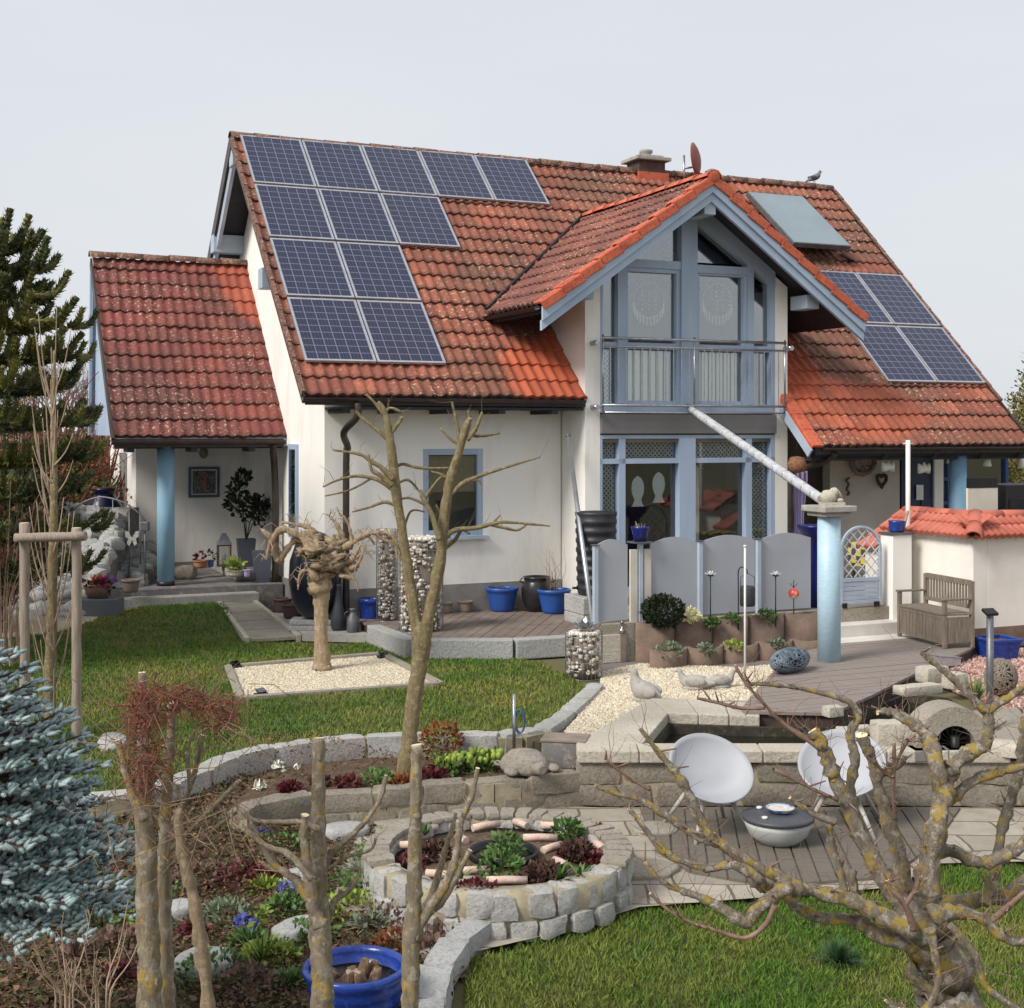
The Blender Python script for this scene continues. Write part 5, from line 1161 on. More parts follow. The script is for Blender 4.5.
t=thing('flower_pot','small cobalt blue pot with a leaning stick on the gate pier','flower pot',bp_); mb=MB(); mb.lathe([(.09,0),(.11,.03),(.11,.14),(.12,.16),(.1,.16),(.001,.12)],20); mb.build('body',M['bluepot'],t); mb=MB(); mb.tube([(.08,-.02,.02),(.16,.0,.3)],.02,6); mb.build('stick',M['twigpale'],t)
# gate
ga_=SC(tcol(841),.02); gb_=SC(tcol(882),.02); gw=(gb_-ga_).length; ga_.z=TRR+HC+.03
t=thing('garden_gate','small pale blue arched gate with white diagonal lattice above boards','gate',ga_,TH); Hh=.78; R_=gw/2; mb=MB()
arch=[(gw/2-R_*math.cos(PI*k/18),Hh+.0+R_*.95*math.sin(PI*k/18)) for k in range(19)]
mb.bx(0,.045,-.02,.02,.03,Hh); mb.bx(gw-.045,gw,-.02,.02,.03,Hh); mb.bx(.045,gw-.045,-.02,.02,.34,.39); mb.bx(.045,gw-.045,-.02,.02,.03,.08)
for (x0_,z0_),(x1_,z1_) in zip(arch,arch[1:]):
    s=.9; a0=((x0_-gw/2)*s+gw/2,Hh+(z0_-Hh)*s); a1=((x1_-gw/2)*s+gw/2,Hh+(z1_-Hh)*s); mb.extr([(x0_,-.02,z0_),(x1_,-.02,z1_),(a1[0],-.02,a1[1]),(a0[0],-.02,a0[1])],(0,.04,0))
mb.build('frame',M['bluelight'],t,bevel=.004)
mb=MB()
for k in range(4): mb.bx(.045,gw-.045,-.012,.012,.085+k*.064,.143+k*.064)
mb.build('boards',M['bluelight'],t,bevel=.004)
mb=MB(); s=.15
def inside(x,z): return .04<x<gw-.04 and .39<z and (z<Hh or ((x-gw/2)/(R_*.92))**2+((z-Hh)/(R_*.87))**2<1)
for sg in (1,-1):
    k=-20
    while k<30:
        seg=None; c=k*s
        for i in range(140):
            z=.39+i*.008; x=c+sg*z
            if inside(x,z):
                if seg is None: seg=[(x,z),(x,z)]
                seg[1]=(x,z)
        if seg and seg[0]!=seg[1]: mb.beam((seg[0][0],.006*sg,seg[0][1]),(seg[1][0],.006*sg,seg[1][1]),.014,.01,up=(0,1,0))
        k+=1
mb.build('lattice',mat('white_lattice',C(214,216,220),C(196,198,204),6,.5),t)
mb=MB(); mb.bx(.02,.1,-.03,-.02,-.02,.05); mb.bx(gw-.14,gw-.05,-.03,-.02,-.02,.05); mb.build('hinge',M['blackmetal'],t)
# bench
b1=A(897,636,17.9); b1.z=GRAV+HC+.0; bdir=Vector((.31,-.95,0)); brz=math.atan2(-.95,.31)
bz=DECK+HC; bb=P(897,637,DECK); b2=P(939,648,DECK); bdv=(b2-bb); bl=bdv.length; brz=math.atan2(bdv.y,bdv.x); print('bench',bl)
t=thing('garden_bench','weathered wooden box bench with arms against the white garden wall','bench',bb,brz); L=1.08; D=.46
def bb_(m,*a): m.bx(*a)
for x in (0,L-.05):
    for y in (0,D-.05): mb=MB(); mb.bx(x,x+.05,y,y+.05,0,(.62 if y==0 else .86)); mb.build('leg',M['greywood'],t,bevel=.004)
mb=MB(); n=13
for k in range(n): x=.05+(L-.1)*k/n; mb.bx(x+.003,x+(L-.1)/n-.003,.012,.03,.09,.38)
mb.bx(.05,L-.05,.008,.04,.06,.09); mb.bx(.05,L-.05,.008,.04,.38,.42)
for xx in (.012,L-.03): mb.bx(xx,xx+.018,.05,D-.05,.07,.4)
mb.build('box_panels',M['greywood'],t)
mb=MB()
for k in range(5): mb.bx(.0,L,.0+k*.088,.08+k*.088,.425,.45)
mb.build('seat',M['greywood'],t,bevel=.004)
mb=MB(); mb.bx(.05,L-.05,D-.045,D-.01,.8,.87); mb.bx(.05,L-.05,D-.045,D-.01,.5,.55)
for k in range(15): x=.07+(L-.14)*k/14.5; mb.bx(x,x+.035,D-.035,D-.018,.55,.8)
mb.build('backrest',M['greywood'],t,bevel=.003)
for x in (-.01,L-.06): mb=MB(); mb.bx(x,x+.07,-.02,D-.05,.62,.645); mb.build('armrest',M['greywood'],t,bevel=.006)
# square blue planter and solar stake at right
t,p=pot('square_planter','square cobalt glazed planter before the white wall at the right edge',997,658,GRAV,.27,.23,.17,M['bluepot'],sq=1); t.rotation_euler.z=.3
t=thing('solar_path_light','tall steel path light with a flat solar panel head among the branches','path light',P(990,738,GRAV)+Vector((0,0,0))); ph2=(738-612)/F*t.location.y
mb=MB(); mb.lathe([(.034,0),(.034,ph2-.04)],14); mb.build('post',M['greymetal'],t); mb=MB(); mb.box((0,0,ph2),(.13,.1,.03),.3,0,('X',.45)); mb.build('head',M['blackmetal'],t,bevel=.005)
# tall pole at right terrace
b=A(908,530,19.3); b.z=TRR+HC; mb=MB(); hhp=(TRR+HC) ; top=A(908,440,b.y+0.001).z-b.z; mb.tube([(0,0,0),(0,0,top)],.034,12); mb.tube([(-.07,0,top-.05),(.07,0,top-.05)],.01,6); mb.build('flag_pole',bpy.data.materials['white_paint'],None,b,label='white pole rising behind the tiled wall up to the terrace roof',cat='pole')
# board panels behind the wall
b=A(968,478,19.6); t=thing('display_board','cream board with a black top band behind the tiled wall','board',(b.x,b.y,TRR+HC),TH); h_=b.z-TRR-HC; mb=MB(); mb.bx(0,.56,0,.04,0,h_-.15); mb.build('board',mat('cream_panel',C(222,214,198),C(206,198,182),2,.6),t); mb=MB(); mb.bx(.01,.55,-.004,.044,h_-.149,h_); mb.build('top_band',M['black'],t)
b=A(1007,485,19.9); t=thing('cabinet','dark anthracite cabinet standing behind the tiled wall at the right edge','cabinet',(b.x,b.y,TRR+HC),TH); h_=b.z-TRR-HC; mb=MB(); mb.bx(0,.9,0,.6,0,h_); mb.build('body',M['black'],t,bevel=.01)
mb=MB(); mb.bx(.05,.85,-.02,.0,.2,h_-.2); mb.build('door',M['blackmetal'],t,bevel=.006)
# pond: sphere, white stones, ring
wz=COPE+HC-.2
t=thing('steel_ball','mirror steel ball floating at the pond edge beside the deck','steel ball',P(890,703,COPE-.2)); mb=MB(); mb.ball((0,0,.11),.115,28,18); mb.build('ball',mat('mirror_steel',C(214,214,216),C(206,206,208),3,.08,metal=1),t)
mb=MB(); mb.tube([(.0,0,-.1),(0,0,.0)],.02,8); mb.build('foot',M['greymetal'],t)
def blk(label,px,py,z,dx,dy,dz,rz=TH,m='coping',cat='stone block',zb=None,grp='pale stone blocks round the pond'):
    p=P(px,py,z); mb=MB(); rblock(mb,(0,0,dz/2),(dx,dy,dz),0,4,.012,12); return mb.build('stone_block',M[m],None,p,rz,label=label,cat=cat,group=grp)
blk('long pale stone block lying along the back of the pond',918,694,COPE,.55,.2,.1); blk('pale stone block standing at the back of the pond right of the steel ball',932,682,COPE,.32,.22,.18); blk('small cubic pale block at the back right of the pond',955,688,COPE,.22,.2,.17)
blk('pale angular stone standing in the pond in front of the steel ball',893,745,COPE-.02,.38,.24,.22,.1); blk('flat pale slab at the pond front beside the angular stone',856,733,COPE,.36,.16,.06,.3); blk('small white stone on the deck corner by the pond',833,716,DECK,.18,.14,.1,.4)
t=thing('roof_light','silver metal box with a sloping lid on the deck edge by the bench','metal box',P(940,667,DECK),TH); mb=MB(); mb.extr([(0,0,0),(.32,0,0),(.32,0,.08),(0,0,.12)],(0,.25,0)); mb.build('box',M['alu'],t,bevel=.004); mb=MB(); mb.extr([(-.01,-.01,.125),(.33,-.01,.085),(.33,.26,.085),(-.01,.26,.125)],(0,0,.008)); mb.build('lid',M['alu'],t)
t=thing('pond_mill','half ring of pale stone around a dark waterwheel at the pond','water mill',P(955,747,COPE),.1)
mb=MB(); 
pts=[(math.cos(PI*k/16),math.sin(PI*k/16)) for k in range(17)]
for k in range(16):
    a,b=pts[k],pts[k+1]; mb.extr([(a[0]*.36,0,a[1]*.36),(b[0]*.36,0,b[1]*.36),(b[0]*.19,0,b[1]*.19),(a[0]*.19,0,a[1]*.19)],(0,.34,0))
mb.build('ring',M['slab'],t); mb=MB()
for k in range(8): a=PI*k/8; mb.box((0,.15,.0+.02),(.34,.18,.01),0,0,('Y',a))
mb.lathe([(.04,-.1),(.04,.1)],10) ; mb.build('paddle_wheel',M['blackmetal'],t)
mb=MB(); mb.bx(-.42,.42,-.12,.5,-.1,.0); mb.build('plinth',M['slate'],t,bevel=.01)
wireball('wicker_ball','round grey woven wicker ball on a stone at the right edge of the pond',P(1001,695,GRAV+.03),(.17,.17,.2),.2,60,.01,M['greywood'])
for i,(x,y,w,d,l) in enumerate(((1010,770,.2,.14,'loose flat stone near the right edge of the pond wall'),(985,727,.16,.12,'pale flat stone below the steel path light'),(930,737,.12,.1,'small pale stone left of the stone ring'))): flatstone('flat_stone',l,x,min(y,750),COPE-.01,w,d,'stone','loose flat stones by the pond',.07,m='coping')
# stone birds on the gravel
def bird(label,px,py,z,s,rz,m,standing=True):
    t=thing('stone_bird',label,'statue',P(px,py,z),rz,'stone bird figures on the gravel'); mb=MB()
    if standing: q=spline([(-.2,0,.06,.02),(-.1,0,.1,.09),(.02,0,.13,.12),(.1,0,.2,.085),(.13,0,.28,.05),(.14,0,.33,.045),(.18,0,.345,.03),(.23,0,.33,.008)],4)
    else: q=spline([(-.3,0,.1,.015),(-.18,0,.1,.06),(-.02,0,.1,.1),(.1,0,.12,.08),(.16,0,.2,.04),(.18,0,.25,.035),(.22,0,.25,.02),(.27,0,.23,.006)],4)
    mb.tube([(a*s,b*s,c*s) for a,b,c,_ in q],[d*s for *_,d in q],12); mb.build('body',m,t)
    for k in (-1,1): mb=MB(); mb.ball((-.04*s,k*.085*s,.13*s),(.14*s,.03*s,.07*s),12,8); mb.build('wing',m,t)
    mb=MB(); mb.ball((0,0,.03*s),(.15*s,.12*s,.04*s),12,6); mb.build('base',m,t)
sm=M['concrete']; bird('upright grey stone bird on the gravel by the pool corner',645,702,GRAV,.95,2.6,sm); bird('lying stone duck left on the gravel behind the pool',693,690,GRAV,.85,2.9,sm,False); bird('lying stone duck right on the gravel behind the pool',722,688,GRAV,.75,.2,sm,False)
# turtle
tq=P(525,778,BED); t=thing('stone_turtle','grey stone turtle resting on the lower wall beside the steel rod','turtle statue',Vector((tq.x,tq.y+.12,BED+HC+.05)),-1.2); mb=MB(); R_=[]
mb.lathe([(.26,0),(.275,.04),(.24,.1),(.16,.155),(.06,.175),(.001,.178)],24,sq=.82); mb.build('shell',stone('turtle_stone',C(168,160,148),C(128,120,108),C(96,90,72),.4,7),t)
tm_=bpy.data.materials['turtle_stone']; mb=MB(); mb.tube([(.2,0,.05),(.3,0,.07),(.37,0,.09),(.42,0,.085)],[.05,.05,.06,.035],10); mb.build('head',tm_,t)
for a,b in ((.17,.2),(.17,-.2),(-.18,.18),(-.18,-.18)): mb=MB(); mb.ball((a,b,.035),(.1,.06,.035),10,6); mb.build('leg',tm_,t)
mb=MB(); mb.tube([(-.25,0,.04),(-.33,0,.03)],[.03,.008],6); mb.build('tail',tm_,t)
t=thing('steel_rod','thin steel rod with blue hose loops standing behind the stone turtle','rod',P(514,760,BED)); mb=MB(); mb.tube([(0,0,-.05),(0,0,.62)],.016,10); mb.build('rod',M['steel'],t)
mb=MB(); 
for k in range(3): mb.tube([(.05+.045*math.sin(a)+k*.006,.02*k,.36+.11*math.cos(a)) for a in [2*PI*i/20 for i in range(21)]],.006,5,False)
mb.build('hose_loop',mat('blue_hose',C(70,110,150),C(60,96,136),5,.5),t)
t=thing('slate_box','dark slate box set at the end of the lawn wall','box',P(566,768,BED)+Vector((0,.12,0)),-.2); mb=MB(); mb.bx(-.2,.2,-.15,.15,0,.24); mb.build('box',M['slate'],t,bevel=.01); mb=MB(); mb.bx(-.21,.21,-.16,.16,.243,.26); mb.build('lid',M['taupe'],t)
# ---- chairs and table on the patio
M['shell']=mat('pale_plastic',C(168,170,175),C(158,160,166),1,.6,.08,60)
M['chairleg']=mat('pale_metal_leg',C(176,172,166),C(150,146,140),6,.5)
def shellchair(label,px,py,rz):
    p=P(px,py,PAT); t=thing('shell_chair',label,'chair',p,rz,'pale shell chairs on the patio')
    mb=MB(); nr,na=12,44; R=[]; tl=math.radians(40)
    def S(r,a):   # round rim tilted back, dished seat below it
        x=.345*r*math.cos(a); y=.355*r*math.sin(a); h=-.15*(1-r**2.6)+.012*r**8-.055*math.exp(-((x/.36-.35)/.28)**2)*(1-r**4)
        x-=.05*(1-r*r)
        return (x*math.cos(tl)+h*math.sin(tl)*.6+.03,y,.54-x*math.sin(tl)+h*math.cos(tl))
    for i in range(nr+1):
        r=i/nr; R.append([mb.av(S(r,2*PI*k/na)) for k in range(na)] if i else [mb.av(S(0,0))]*na)
    for i in range(nr):
        for k in range(na):
            m=(k+1)%na
            if i==0: mb.af((R[0][0],R[1][k],R[1][m]),True)
            else: mb.af((R[i][k],R[i+1][k],R[i+1][m],R[i][m]),True)
    o=mb.build('shell',M['shell'],t); sl_=o.modifiers.new('thick','SOLIDIFY'); sl_.thickness=.014; sl_.offset=-1
    for sx in (-1,1):
        for sy in (-1,1): mb=MB(); mb.tube([(sx*.13,sy*.13,.275 if sx>0 else .34),(sx*.31,sy*.29,0)],[.022,.015],10); mb.build('leg',M['chairleg'],t)
    mb=MB(); mb.tube([(.13*math.cos(a),.13*math.sin(a),.27) for a in [2*PI*i/20 for i in range(21)]],.012,6,False); mb.build('seat_frame',M['chairleg'],t); return t
shellchair('pale grey shell chair on the patio, left of the round table',710,832,-1.25)
shellchair('pale grey shell chair on the patio, right of the round table behind branches',842,826,-1.9)
p=P(778,843,PAT); t=thing('patio_table','low round table with a dark flat lid on a pale bowl base','table',p); mb=MB(); mb.lathe([(.12,0),(.17,.02),(.235,.08),(.265,.15),(.275,.19),(.001,.19)],36); mb.build('bowl',mat('pale_bowl',C(188,190,186),C(170,172,168),3,.5),t); mb=MB(); mb.lathe([(.27,.195),(.29,.2),(.29,.225),(.28,.23),(.001,.23)],40); mb.build('lid',mat('anthracite_lid',C(74,76,82),C(64,66,72),4,.5),t)
t=thing('dish','blue and white glazed dish on the round patio table','dish',p+Vector((.03,.06,.231))); mb=MB(); mb.lathe([(.06,0),(.09,.012),(.115,.04),(.118,.044),(.1,.03),(.001,.018)],32); bw=NT('blue_white_glaze'); bw.base(bw.ramp(bw.noise(14,3,.6),[(.42,C(92,124,176)),(.55,C(186,200,222))])).rough(.2); mb.build('dish',bw.m,t); mb=MB(); mb.lathe([(.1,.031),(.001,.02)],24); mb.build('contents',mat('dish_shells',C(220,214,204),C(180,168,154),30,.7),t)
for i,(dx,dy,l) in enumerate(((-.13,-.12,'white tealight at the front left of the round table'),(-.12,.17,'white pebble behind the dish on the round table'))): mb=MB(); mb.lathe([(.02,0),(.024,.003),(.024,.016),(.015,.018),(.001,.016)],14); mb.build('tealight',bpy.data.materials['white_paint'],None,p+Vector((dx,dy,.231)),label=l,cat='tealight')
# ---- blue tub bottom centre
tp_=P(360,1045,LOW); 
t=thing('blue_tub','large ribbed cobalt blue tub with sawn stumps inside, between the stumps','tub',A(355,1046,7.75)); zb=t.location.z; 
H=.47; pr=[(.2,0),(.215,.03)]
for k in range(5): pr+=[(.22+k*.012,.06+k*.07),(.23+k*.012,.075+k*.07),(.226+k*.012,.1+k*.07)]
mb=MB(); mb.lathe(pr+[(.285,.41),(.3,.43),(.3,.465),(.29,.47),(.27,.47),(.262,.44),(.255,.36),(.001,.35)],48); mb.f=mb.f; mb.build('body',M['bluepot'],t)
mb=MB(); mb.lathe([(.256,.38),(.001,.39)],24); mb.build('soil',M['bark_dark'],t)
sb=bark('stump_pieces',C(150,118,88),C(96,72,56),None,0,9,C(216,204,186))
for k in range(9):
    a=ru(0,2*PI); r_=ru(0,.15); mb=MB(); q=Vector((r_*math.cos(a),r_*math.sin(a),.37)); e=q+Vector((ru(-.05,.05),ru(-.05,.05),ru(.06,.13))); mb.tube([q,(q+e)/2,e],[ru(.03,.045),.035,ru(.02,.03)],9,jr=.2); mb.build('sawn_stump',sb,t)
# ================= PORCH AND TERRACE THINGS =================
def HW(u,v,z): return WH(u,v,z+HC)
def hang(name,label,cat,px,py,v,group=None,rz=TH):   # something on / before the house plane v
    u,z=Q(px,py,v); return thing(name,label,cat,WH(u,v,z),rz,group)
# seahorse relief on the porch wall (generic swirl relief in a blue frame)
t=hang('wall_relief','square blue framed mosaic relief with an orange seahorse on the porch wall','wall art',204,482,5.86)
w_=.27; mb=MB(); 
for a in ((-w_,w_,-w_,-w_+.045),(-w_,w_,w_-.045,w_)): mb.bx(a[0],a[1],-.03,0,a[2],a[3])
for a in ((-w_,-w_+.045),(w_-.045,w_)): mb.bx(a[0],a[1],-.03,0,-w_+.045,w_-.045)
mb.build('frame',mat('frame_blue',C(86,98,126),C(70,82,110),6,.6),t)
mb=MB(); mb.bx(-w_+.045,w_-.045,-.01,-.004,-w_+.045,w_-.045)
rm=NT('relief_mosaic'); rm.base(rm.ramp(rm.noise(9,2,.5,dist=3),[(.45,C(66,66,70)),(.5,C(156,160,164)),(.56,C(74,74,80))])).rough(.7); mb.build('mosaic',rm.m,t)
mb=MB(); s_=w_-.05
for a in ((-s_,s_,-s_,-s_+.014),(-s_,s_,s_-.014,s_)): mb.bx(a[0],a[1],-.02,-.01,a[2],a[3])
for a in ((-s_,-s_+.014),(s_-.014,s_)): mb.bx(a[0],a[1],-.02,-.01,-s_+.014,s_-.014)
mb.build('white_border',M['curtain'],t)
mb=MB(); q=spline([(.03,.15,.02),(-.03,.17,.025),(-.05,.13,.03),(0,.1,.03),(.02,.03,.04),(-.01,-.05,.045),(.0,-.11,.03),(.03,-.15,.02),(0,-.18,.014),(-.03,-.15,.01)],5); mb.tube([(a,-.015,b) for a,b,_ in q],[c*.7 for *_,c in q],8); mb.build('seahorse',mat('ochre_relief',C(170,120,76),C(140,96,60),9,.7),t)
t=hang('wall_lamp','small round lamp on the porch wall above the blue framed relief','wall lamp',203,453,5.86); mb=MB(); mb.ball((0,-.07,0),(.08,.06,.1),14,10); mb.build('glass_shade',mat('amber_shade',C(150,138,116),C(120,108,88),6,.4),t); mb=MB(); mb.lathe([(.04,.09),(.06,.1),(.03,.13)],12,(0,-.06,0)); mb.build('mount',M['brownmetal'],t)
# floor lantern
t=thing('floor_lantern','tall lantern with a shiny pyramid roof on the porch','lantern',P(224,566,POR+.16),.3); mb=MB()
for x in (-.1,.1):
    for y in (-.1,.1): mb.bx(x-.012,x+.012,y-.012,y+.012,0,.36)
mb.bx(-.115,.115,-.115,.115,0,.03); mb.bx(-.115,.115,-.115,.115,.34,.36); mb.build('frame',M['brownwood'],t)
mb=MB(); a=[mb.av(p) for p in ((-.13,-.13,.362),(.13,-.13,.362),(.13,.13,.362),(-.13,.13,.362))]; b=[mb.av(p) for p in ((-.03,-.03,.55),(.03,-.03,.55),(.03,.03,.55),(-.03,.03,.55))]; mb.af(a[::-1]); mb.af(b)
for k in range(4): m=(k+1)%4; mb.af((a[k],a[m],b[m],b[k]))
mb.build('roof',M['steel'],t); mb=MB(); mb.bx(-.09,.09,-.09,.09,.032,.338); mb.build('pane',M['glass2'],t); mb=MB(); mb.lathe([(.035,.035),(.035,.2),(.001,.2)],14); mb.build('candle',M['curtain'],t)
M['darkleaf']=leaf('glossy_dark_leaf',C(52,62,40),C(34,42,30),8,.4)
M['green']=leaf('fresh_leaf',C(96,124,66),C(66,94,44),6,.55); M['limeleaf']=leaf('lime_leaf',C(152,166,72),C(110,134,54),6,.5)
M['greyleaf']=leaf('grey_green_leaf',C(128,140,116),C(98,112,90),6,.7); M['redleaf']=leaf('dark_red_leaf',C(104,42,48),C(72,30,36),6,.5); M['rustleaf']=leaf('rust_leaf',C(142,84,48),C(112,72,44),8,.7)
M['yuccaleaf']=leaf('yucca_leaf',C(164,158,84),C(104,116,60),8,.6); M['purpleheath']=leaf('heather',C(124,98,88),C(92,76,66),8,.9)
def leaves(mb,c,n,R,size,shape=(1,1,1),elong=1.6,up=.3,hollow=.25):
    c=Vector(c)
    for _ in range(n):
        d=Vector((random.gauss(0,1),random.gauss(0,1),random.gauss(0,1))).normalized(); r=R*(hollow+(1-hollow)*random.random()**.5)
        p=c+Vector((d.x*r*shape[0],d.y*r*shape[1],d.z*r*shape[2])); a=(d+Vector((ru(-1,1),ru(-1,1),ru(-.5,1)+up))).normalized(); b=a.orthogonal().normalized(); b=(b*math.cos(q:=ru(0,6.3))+a.cross(b)*math.sin(q)); s=size*ru(.6,1.3)
        i=[mb.av(p),mb.av(p+a*s*elong*.5+b*s*.5),mb.av(p+a*s*elong),mb.av(p+a*s*elong*.5-b*s*.5)]; mb.af(i)
def rosette(mb,c,n,L,w,el0=.2,el1=1.3,droop=.25,seg=4):
    c=Vector(c)
    for k in range(n):
        a=ru(0,2*PI); el=ru(el0,el1); l=L*ru(.7,1.15); d=Vector((math.cos(a),math.sin(a),0)); s=Vector((-d.y,d.x,0)); pr=None
        for i in range(seg+1):
            f=i/seg; p=c+d*(l*f*math.cos(el)+.0)+Vector((0,0,l*f*math.sin(el)-droop*l*f*f)); ww=w*(1-f)**.6*(.5+f if f<.4 else 1)*.5
            q=(mb.av(p-s*ww),mb.av(p+s*ww))
            if pr: mb.af((pr[0],pr[1],q[1],q[0]),True)
            pr=q
# camellia in tall grey planters
for i,(x,l,h) in enumerate(((246,'tall square grey planter holding the dark camellia on the porch',.62),(262,'tall square grey planter beside the camellia, in front of the downpipe',.5))):
    t=thing('tall_planter',l,'planter',P(x,582 if i else 576,POR),.3,'tall grey planters on the porch'); mb=MB(); a=[mb.av((sx*.1,sy*.1,0)) for sx,sy in ((-1,-1),(1,-1),(1,1),(-1,1))]; b=[mb.av((sx*.15,sy*.15,h)) for sx,sy in ((-1,-1),(1,-1),(1,1),(-1,1))]; c=[mb.av((sx*.13,sy*.13,h-.02)) for sx,sy in ((-1,-1),(1,-1),(1,1),(-1,1))]
    mb.af(a[::-1]); mb.af(c)
    for k in range(4): m=(k+1)%4; mb.af((a[k],a[m],b[m],b[k])); mb.af((b[k],b[m],c[m],c[k]))
    mb.build('body',mat('planter_slate',C(92,98,110),C(78,84,96),3,.6) if i==0 else bpy.data.materials['planter_slate'],t)
    if i==0: cp=t.location+Vector((0,0,h))
t=thing('camellia','dark leaved camellia bush growing in a tall grey planter on the porch','shrub',cp-Vector((0,0,.03))); mb=MB()
for (x,y,z,r) in ((0,0,.55,.22),(-.15,0,.85,.16),(.12,0,.5,.22),(.28,0,.42,.2),(-.05,0,1.05,.1),(.2,0,.62,.15),(-.2,0,.6,.13)): leaves(mb,(x,y,z),90,r,.06)
mb.build('leaves',M['darkleaf'],t); mb=MB()
for (x,z) in ((0,.7),(-.12,.9),(.15,.55),(.25,.5)): mb.tube([(0,0,0),(x*.4,0,z*.5),(x,0,z)],[.012,.009,.004],5)
mb.build('stem',M['bark_dark'],t)
# small pots on the ledge
t,p=pot('flower_pot','small terracotta pot with dark flowers left of the tall lantern',200,568,POR+.16,.13,.11,.09,mat('terracotta',C(176,128,96),C(150,104,78),6,.85)); mb=MB(); leaves(mb,(0,0,.17),50,.09,.04); mb.build('plants',M['redleaf'],t)
t,p=pot('flower_pot','little blue pot between the terracotta pot and the lantern',211,567,POR+.16,.12,.05,.04,mat('faded_blue',C(96,112,160),C(80,96,144),6,.5)); mb=MB(); leaves(mb,(0,0,.2),24,.06,.04); mb.build('plants',M['darkleaf'],t)
t,p=pot('stone_bowl','pale stone bowl with yellow-green primroses right of the lantern',236,576,POR+.1,.1,.15,.13,M['coping']); mb=MB(); leaves(mb,(0,0,.16),90,.13,.06,(1,1,.7)); mb.build('plants',M['limeleaf'],t)
t,p=pot('flower_pot','tiny lilac pot right of the pale stone bowl',247,577,POR+.1,.12,.05,.04,M['lilac'])
mb=MB(); p=P(185,579,POR); mb.M=None; rblock(mb,(0,0,.11),(.36,.26,.22),.2,5,.06,3); mb.build('boulder',M['wallstone'],None,p,label='rounded boulder on the porch floor right of the blue pillar',cat='boulder')
# yucca, gnarled vine-like plant, ball etc. on the side terrace
SDZ=LAWN+.1
t,p=pot('flower_pot','wide low pale pot under the variegated yucca',272,604,SDZ,.2,.2,.16,M['palis']); mb=MB(); rosette(mb,(0,0,.2),60,.42,.03,.3,1.4); mb.build('yucca_leaves',M['yuccaleaf'],t)
mb=MB(); mb.tube([(.05,0,.15),(.08,0,.35)],[.03,.02],7); rosette(mb,(.22,0,.1),34,.34,.028,.4,1.4); mb.build('yucca_side_shoot',M['yuccaleaf'],t)
for x,y,r_,l,m in ((252,580,.1,'white stone ball on the low pale pot by the path',M['coping']),(268,574,.09,'second pale stone ball leaning on the yucca pot',M['coping'])):
    p=P(x,y+14,SDZ+.12); mb=MB(); mb.ball((0,0,r_),r_,18,12,.05,2); mb.build('stone_ball',m,None,p,label=l,cat='stone ball')
t,p=pot('flower_pot','low pale stone pot supporting the white ball beside the path',260,602,SDZ,.17,.17,.13,M['coping'])
for x,y,l in ((283,612,'dark brown clay pot at the foot of the yucca'),(292,618,'dark brown clay pot nearest the black egg shaped jar')):
    pot('flower_pot',l,x,y,SDZ,.22,.15,.12,mat('dark_clay',C(96,76,68),C(76,60,54),5,.8) if x==283 else bpy.data.materials['dark_clay'],group='dark clay pots')
t=thing('egg_jar','huge black egg shaped jar on white boards behind the pale knobbly tree','jar',P(318,630,SDZ)+Vector((-.06,.12,0))); mb=MB(); mb.lathe([(.14,.16),(.24,.24),(.33,.42),(.375,.7),(.36,.98),(.28,1.22),(.15,1.36),(.04,1.4),(.001,1.4)],40); mb.build('jar_body',mat('midnight_glaze',C(26,32,48),C(18,22,34),3,.3),t)
mb=MB(); mb.bx(-.36,.36,-.2,.2,0,.07); mb.bx(-.34,.34,-.18,.18,.078,.15); mb.build('stand',M['kerb'],t,bevel=.01)
t=thing('milk_can','grey metal milk can beside the downpipe foot','milk can',P(353,632,SDZ)); mb=MB(); mb.lathe([(.085,0),(.09,.02),(.09,.2),(.05,.26),(.045,.31),(.06,.33),(.001,.34)],20); mb.build('can',M['greymetal'],t); mb=MB(); mb.tube([(-.09,0,.2),(-.12,0,.26),(-.06,0,.3)],.008,6); mb.build('handle',M['greymetal'],t)
t=thing('tall_vase','slim dark grey vase between the egg jar and the milk can','vase',P(338,630,SDZ)); mb=MB(); mb.lathe([(.1,0),(.12,.04),(.115,.2),(.07,.38),(.05,.62),(.06,.66),(.04,.66)],20); mb.build('body',mat('slate_glaze',C(64,66,74),C(50,52,60),4,.4),t)
# ---- left of the pillar: railing, urn, planter, pots
rr=P(118,590,POR)
t=thing('railing','curved grey metal railing with butterfly cutouts left of the porch pillar','railing',P(145,586,POR)); base=t.location
q=[(0,0,1.02),(-.1,0,1.14),(-.35,.05,1.3),(-.7,.1,1.38),(-1.0,.15,1.3),(-1.2,.2,1.16)]; mb=MB(); mb.tube(spline(q,6),.014,8)
for k in range(7):
    f=k/6; s_=spline(q,6)[int(f*30)]; mb.tube([(s_[0],s_[1],.0 if k in (0,2,6) else .35),s_],.01,6)
mb.tube([(0,0,.35),(-1.2,.2,.35)],.01,6); mb.build('bars',M['greymetal'],t)
def butterfly(mb,c,s,ax):
    c=Vector(c)
    for sg in (-1,1):
        pts=[(0,0),(.5,.55),(1,.62),(.95,.1),(.55,-.05),(.75,-.5),(.35,-.7),(0,-.2)]; v=[c+Vector((sg*x*s*ax,-.012,y*s)) for x,y in pts]; mb.extr(v if sg>0 else v[::-1],(0,.006,0))
mb=MB(); butterfly(mb,(-.62,.05,1.1),.2,1); mb.build('butterfly',M['kerb'],t); mb=MB(); butterfly(mb,(-.2,0,.75),.18,.6); mb.build('butterfly',M['kerb'],t)
mb=MB(); mb.bx(-.06,.06,-.06,.06,.86,1.0); mb.build('lamp_box',M['greymetal'],t,bevel=.01)
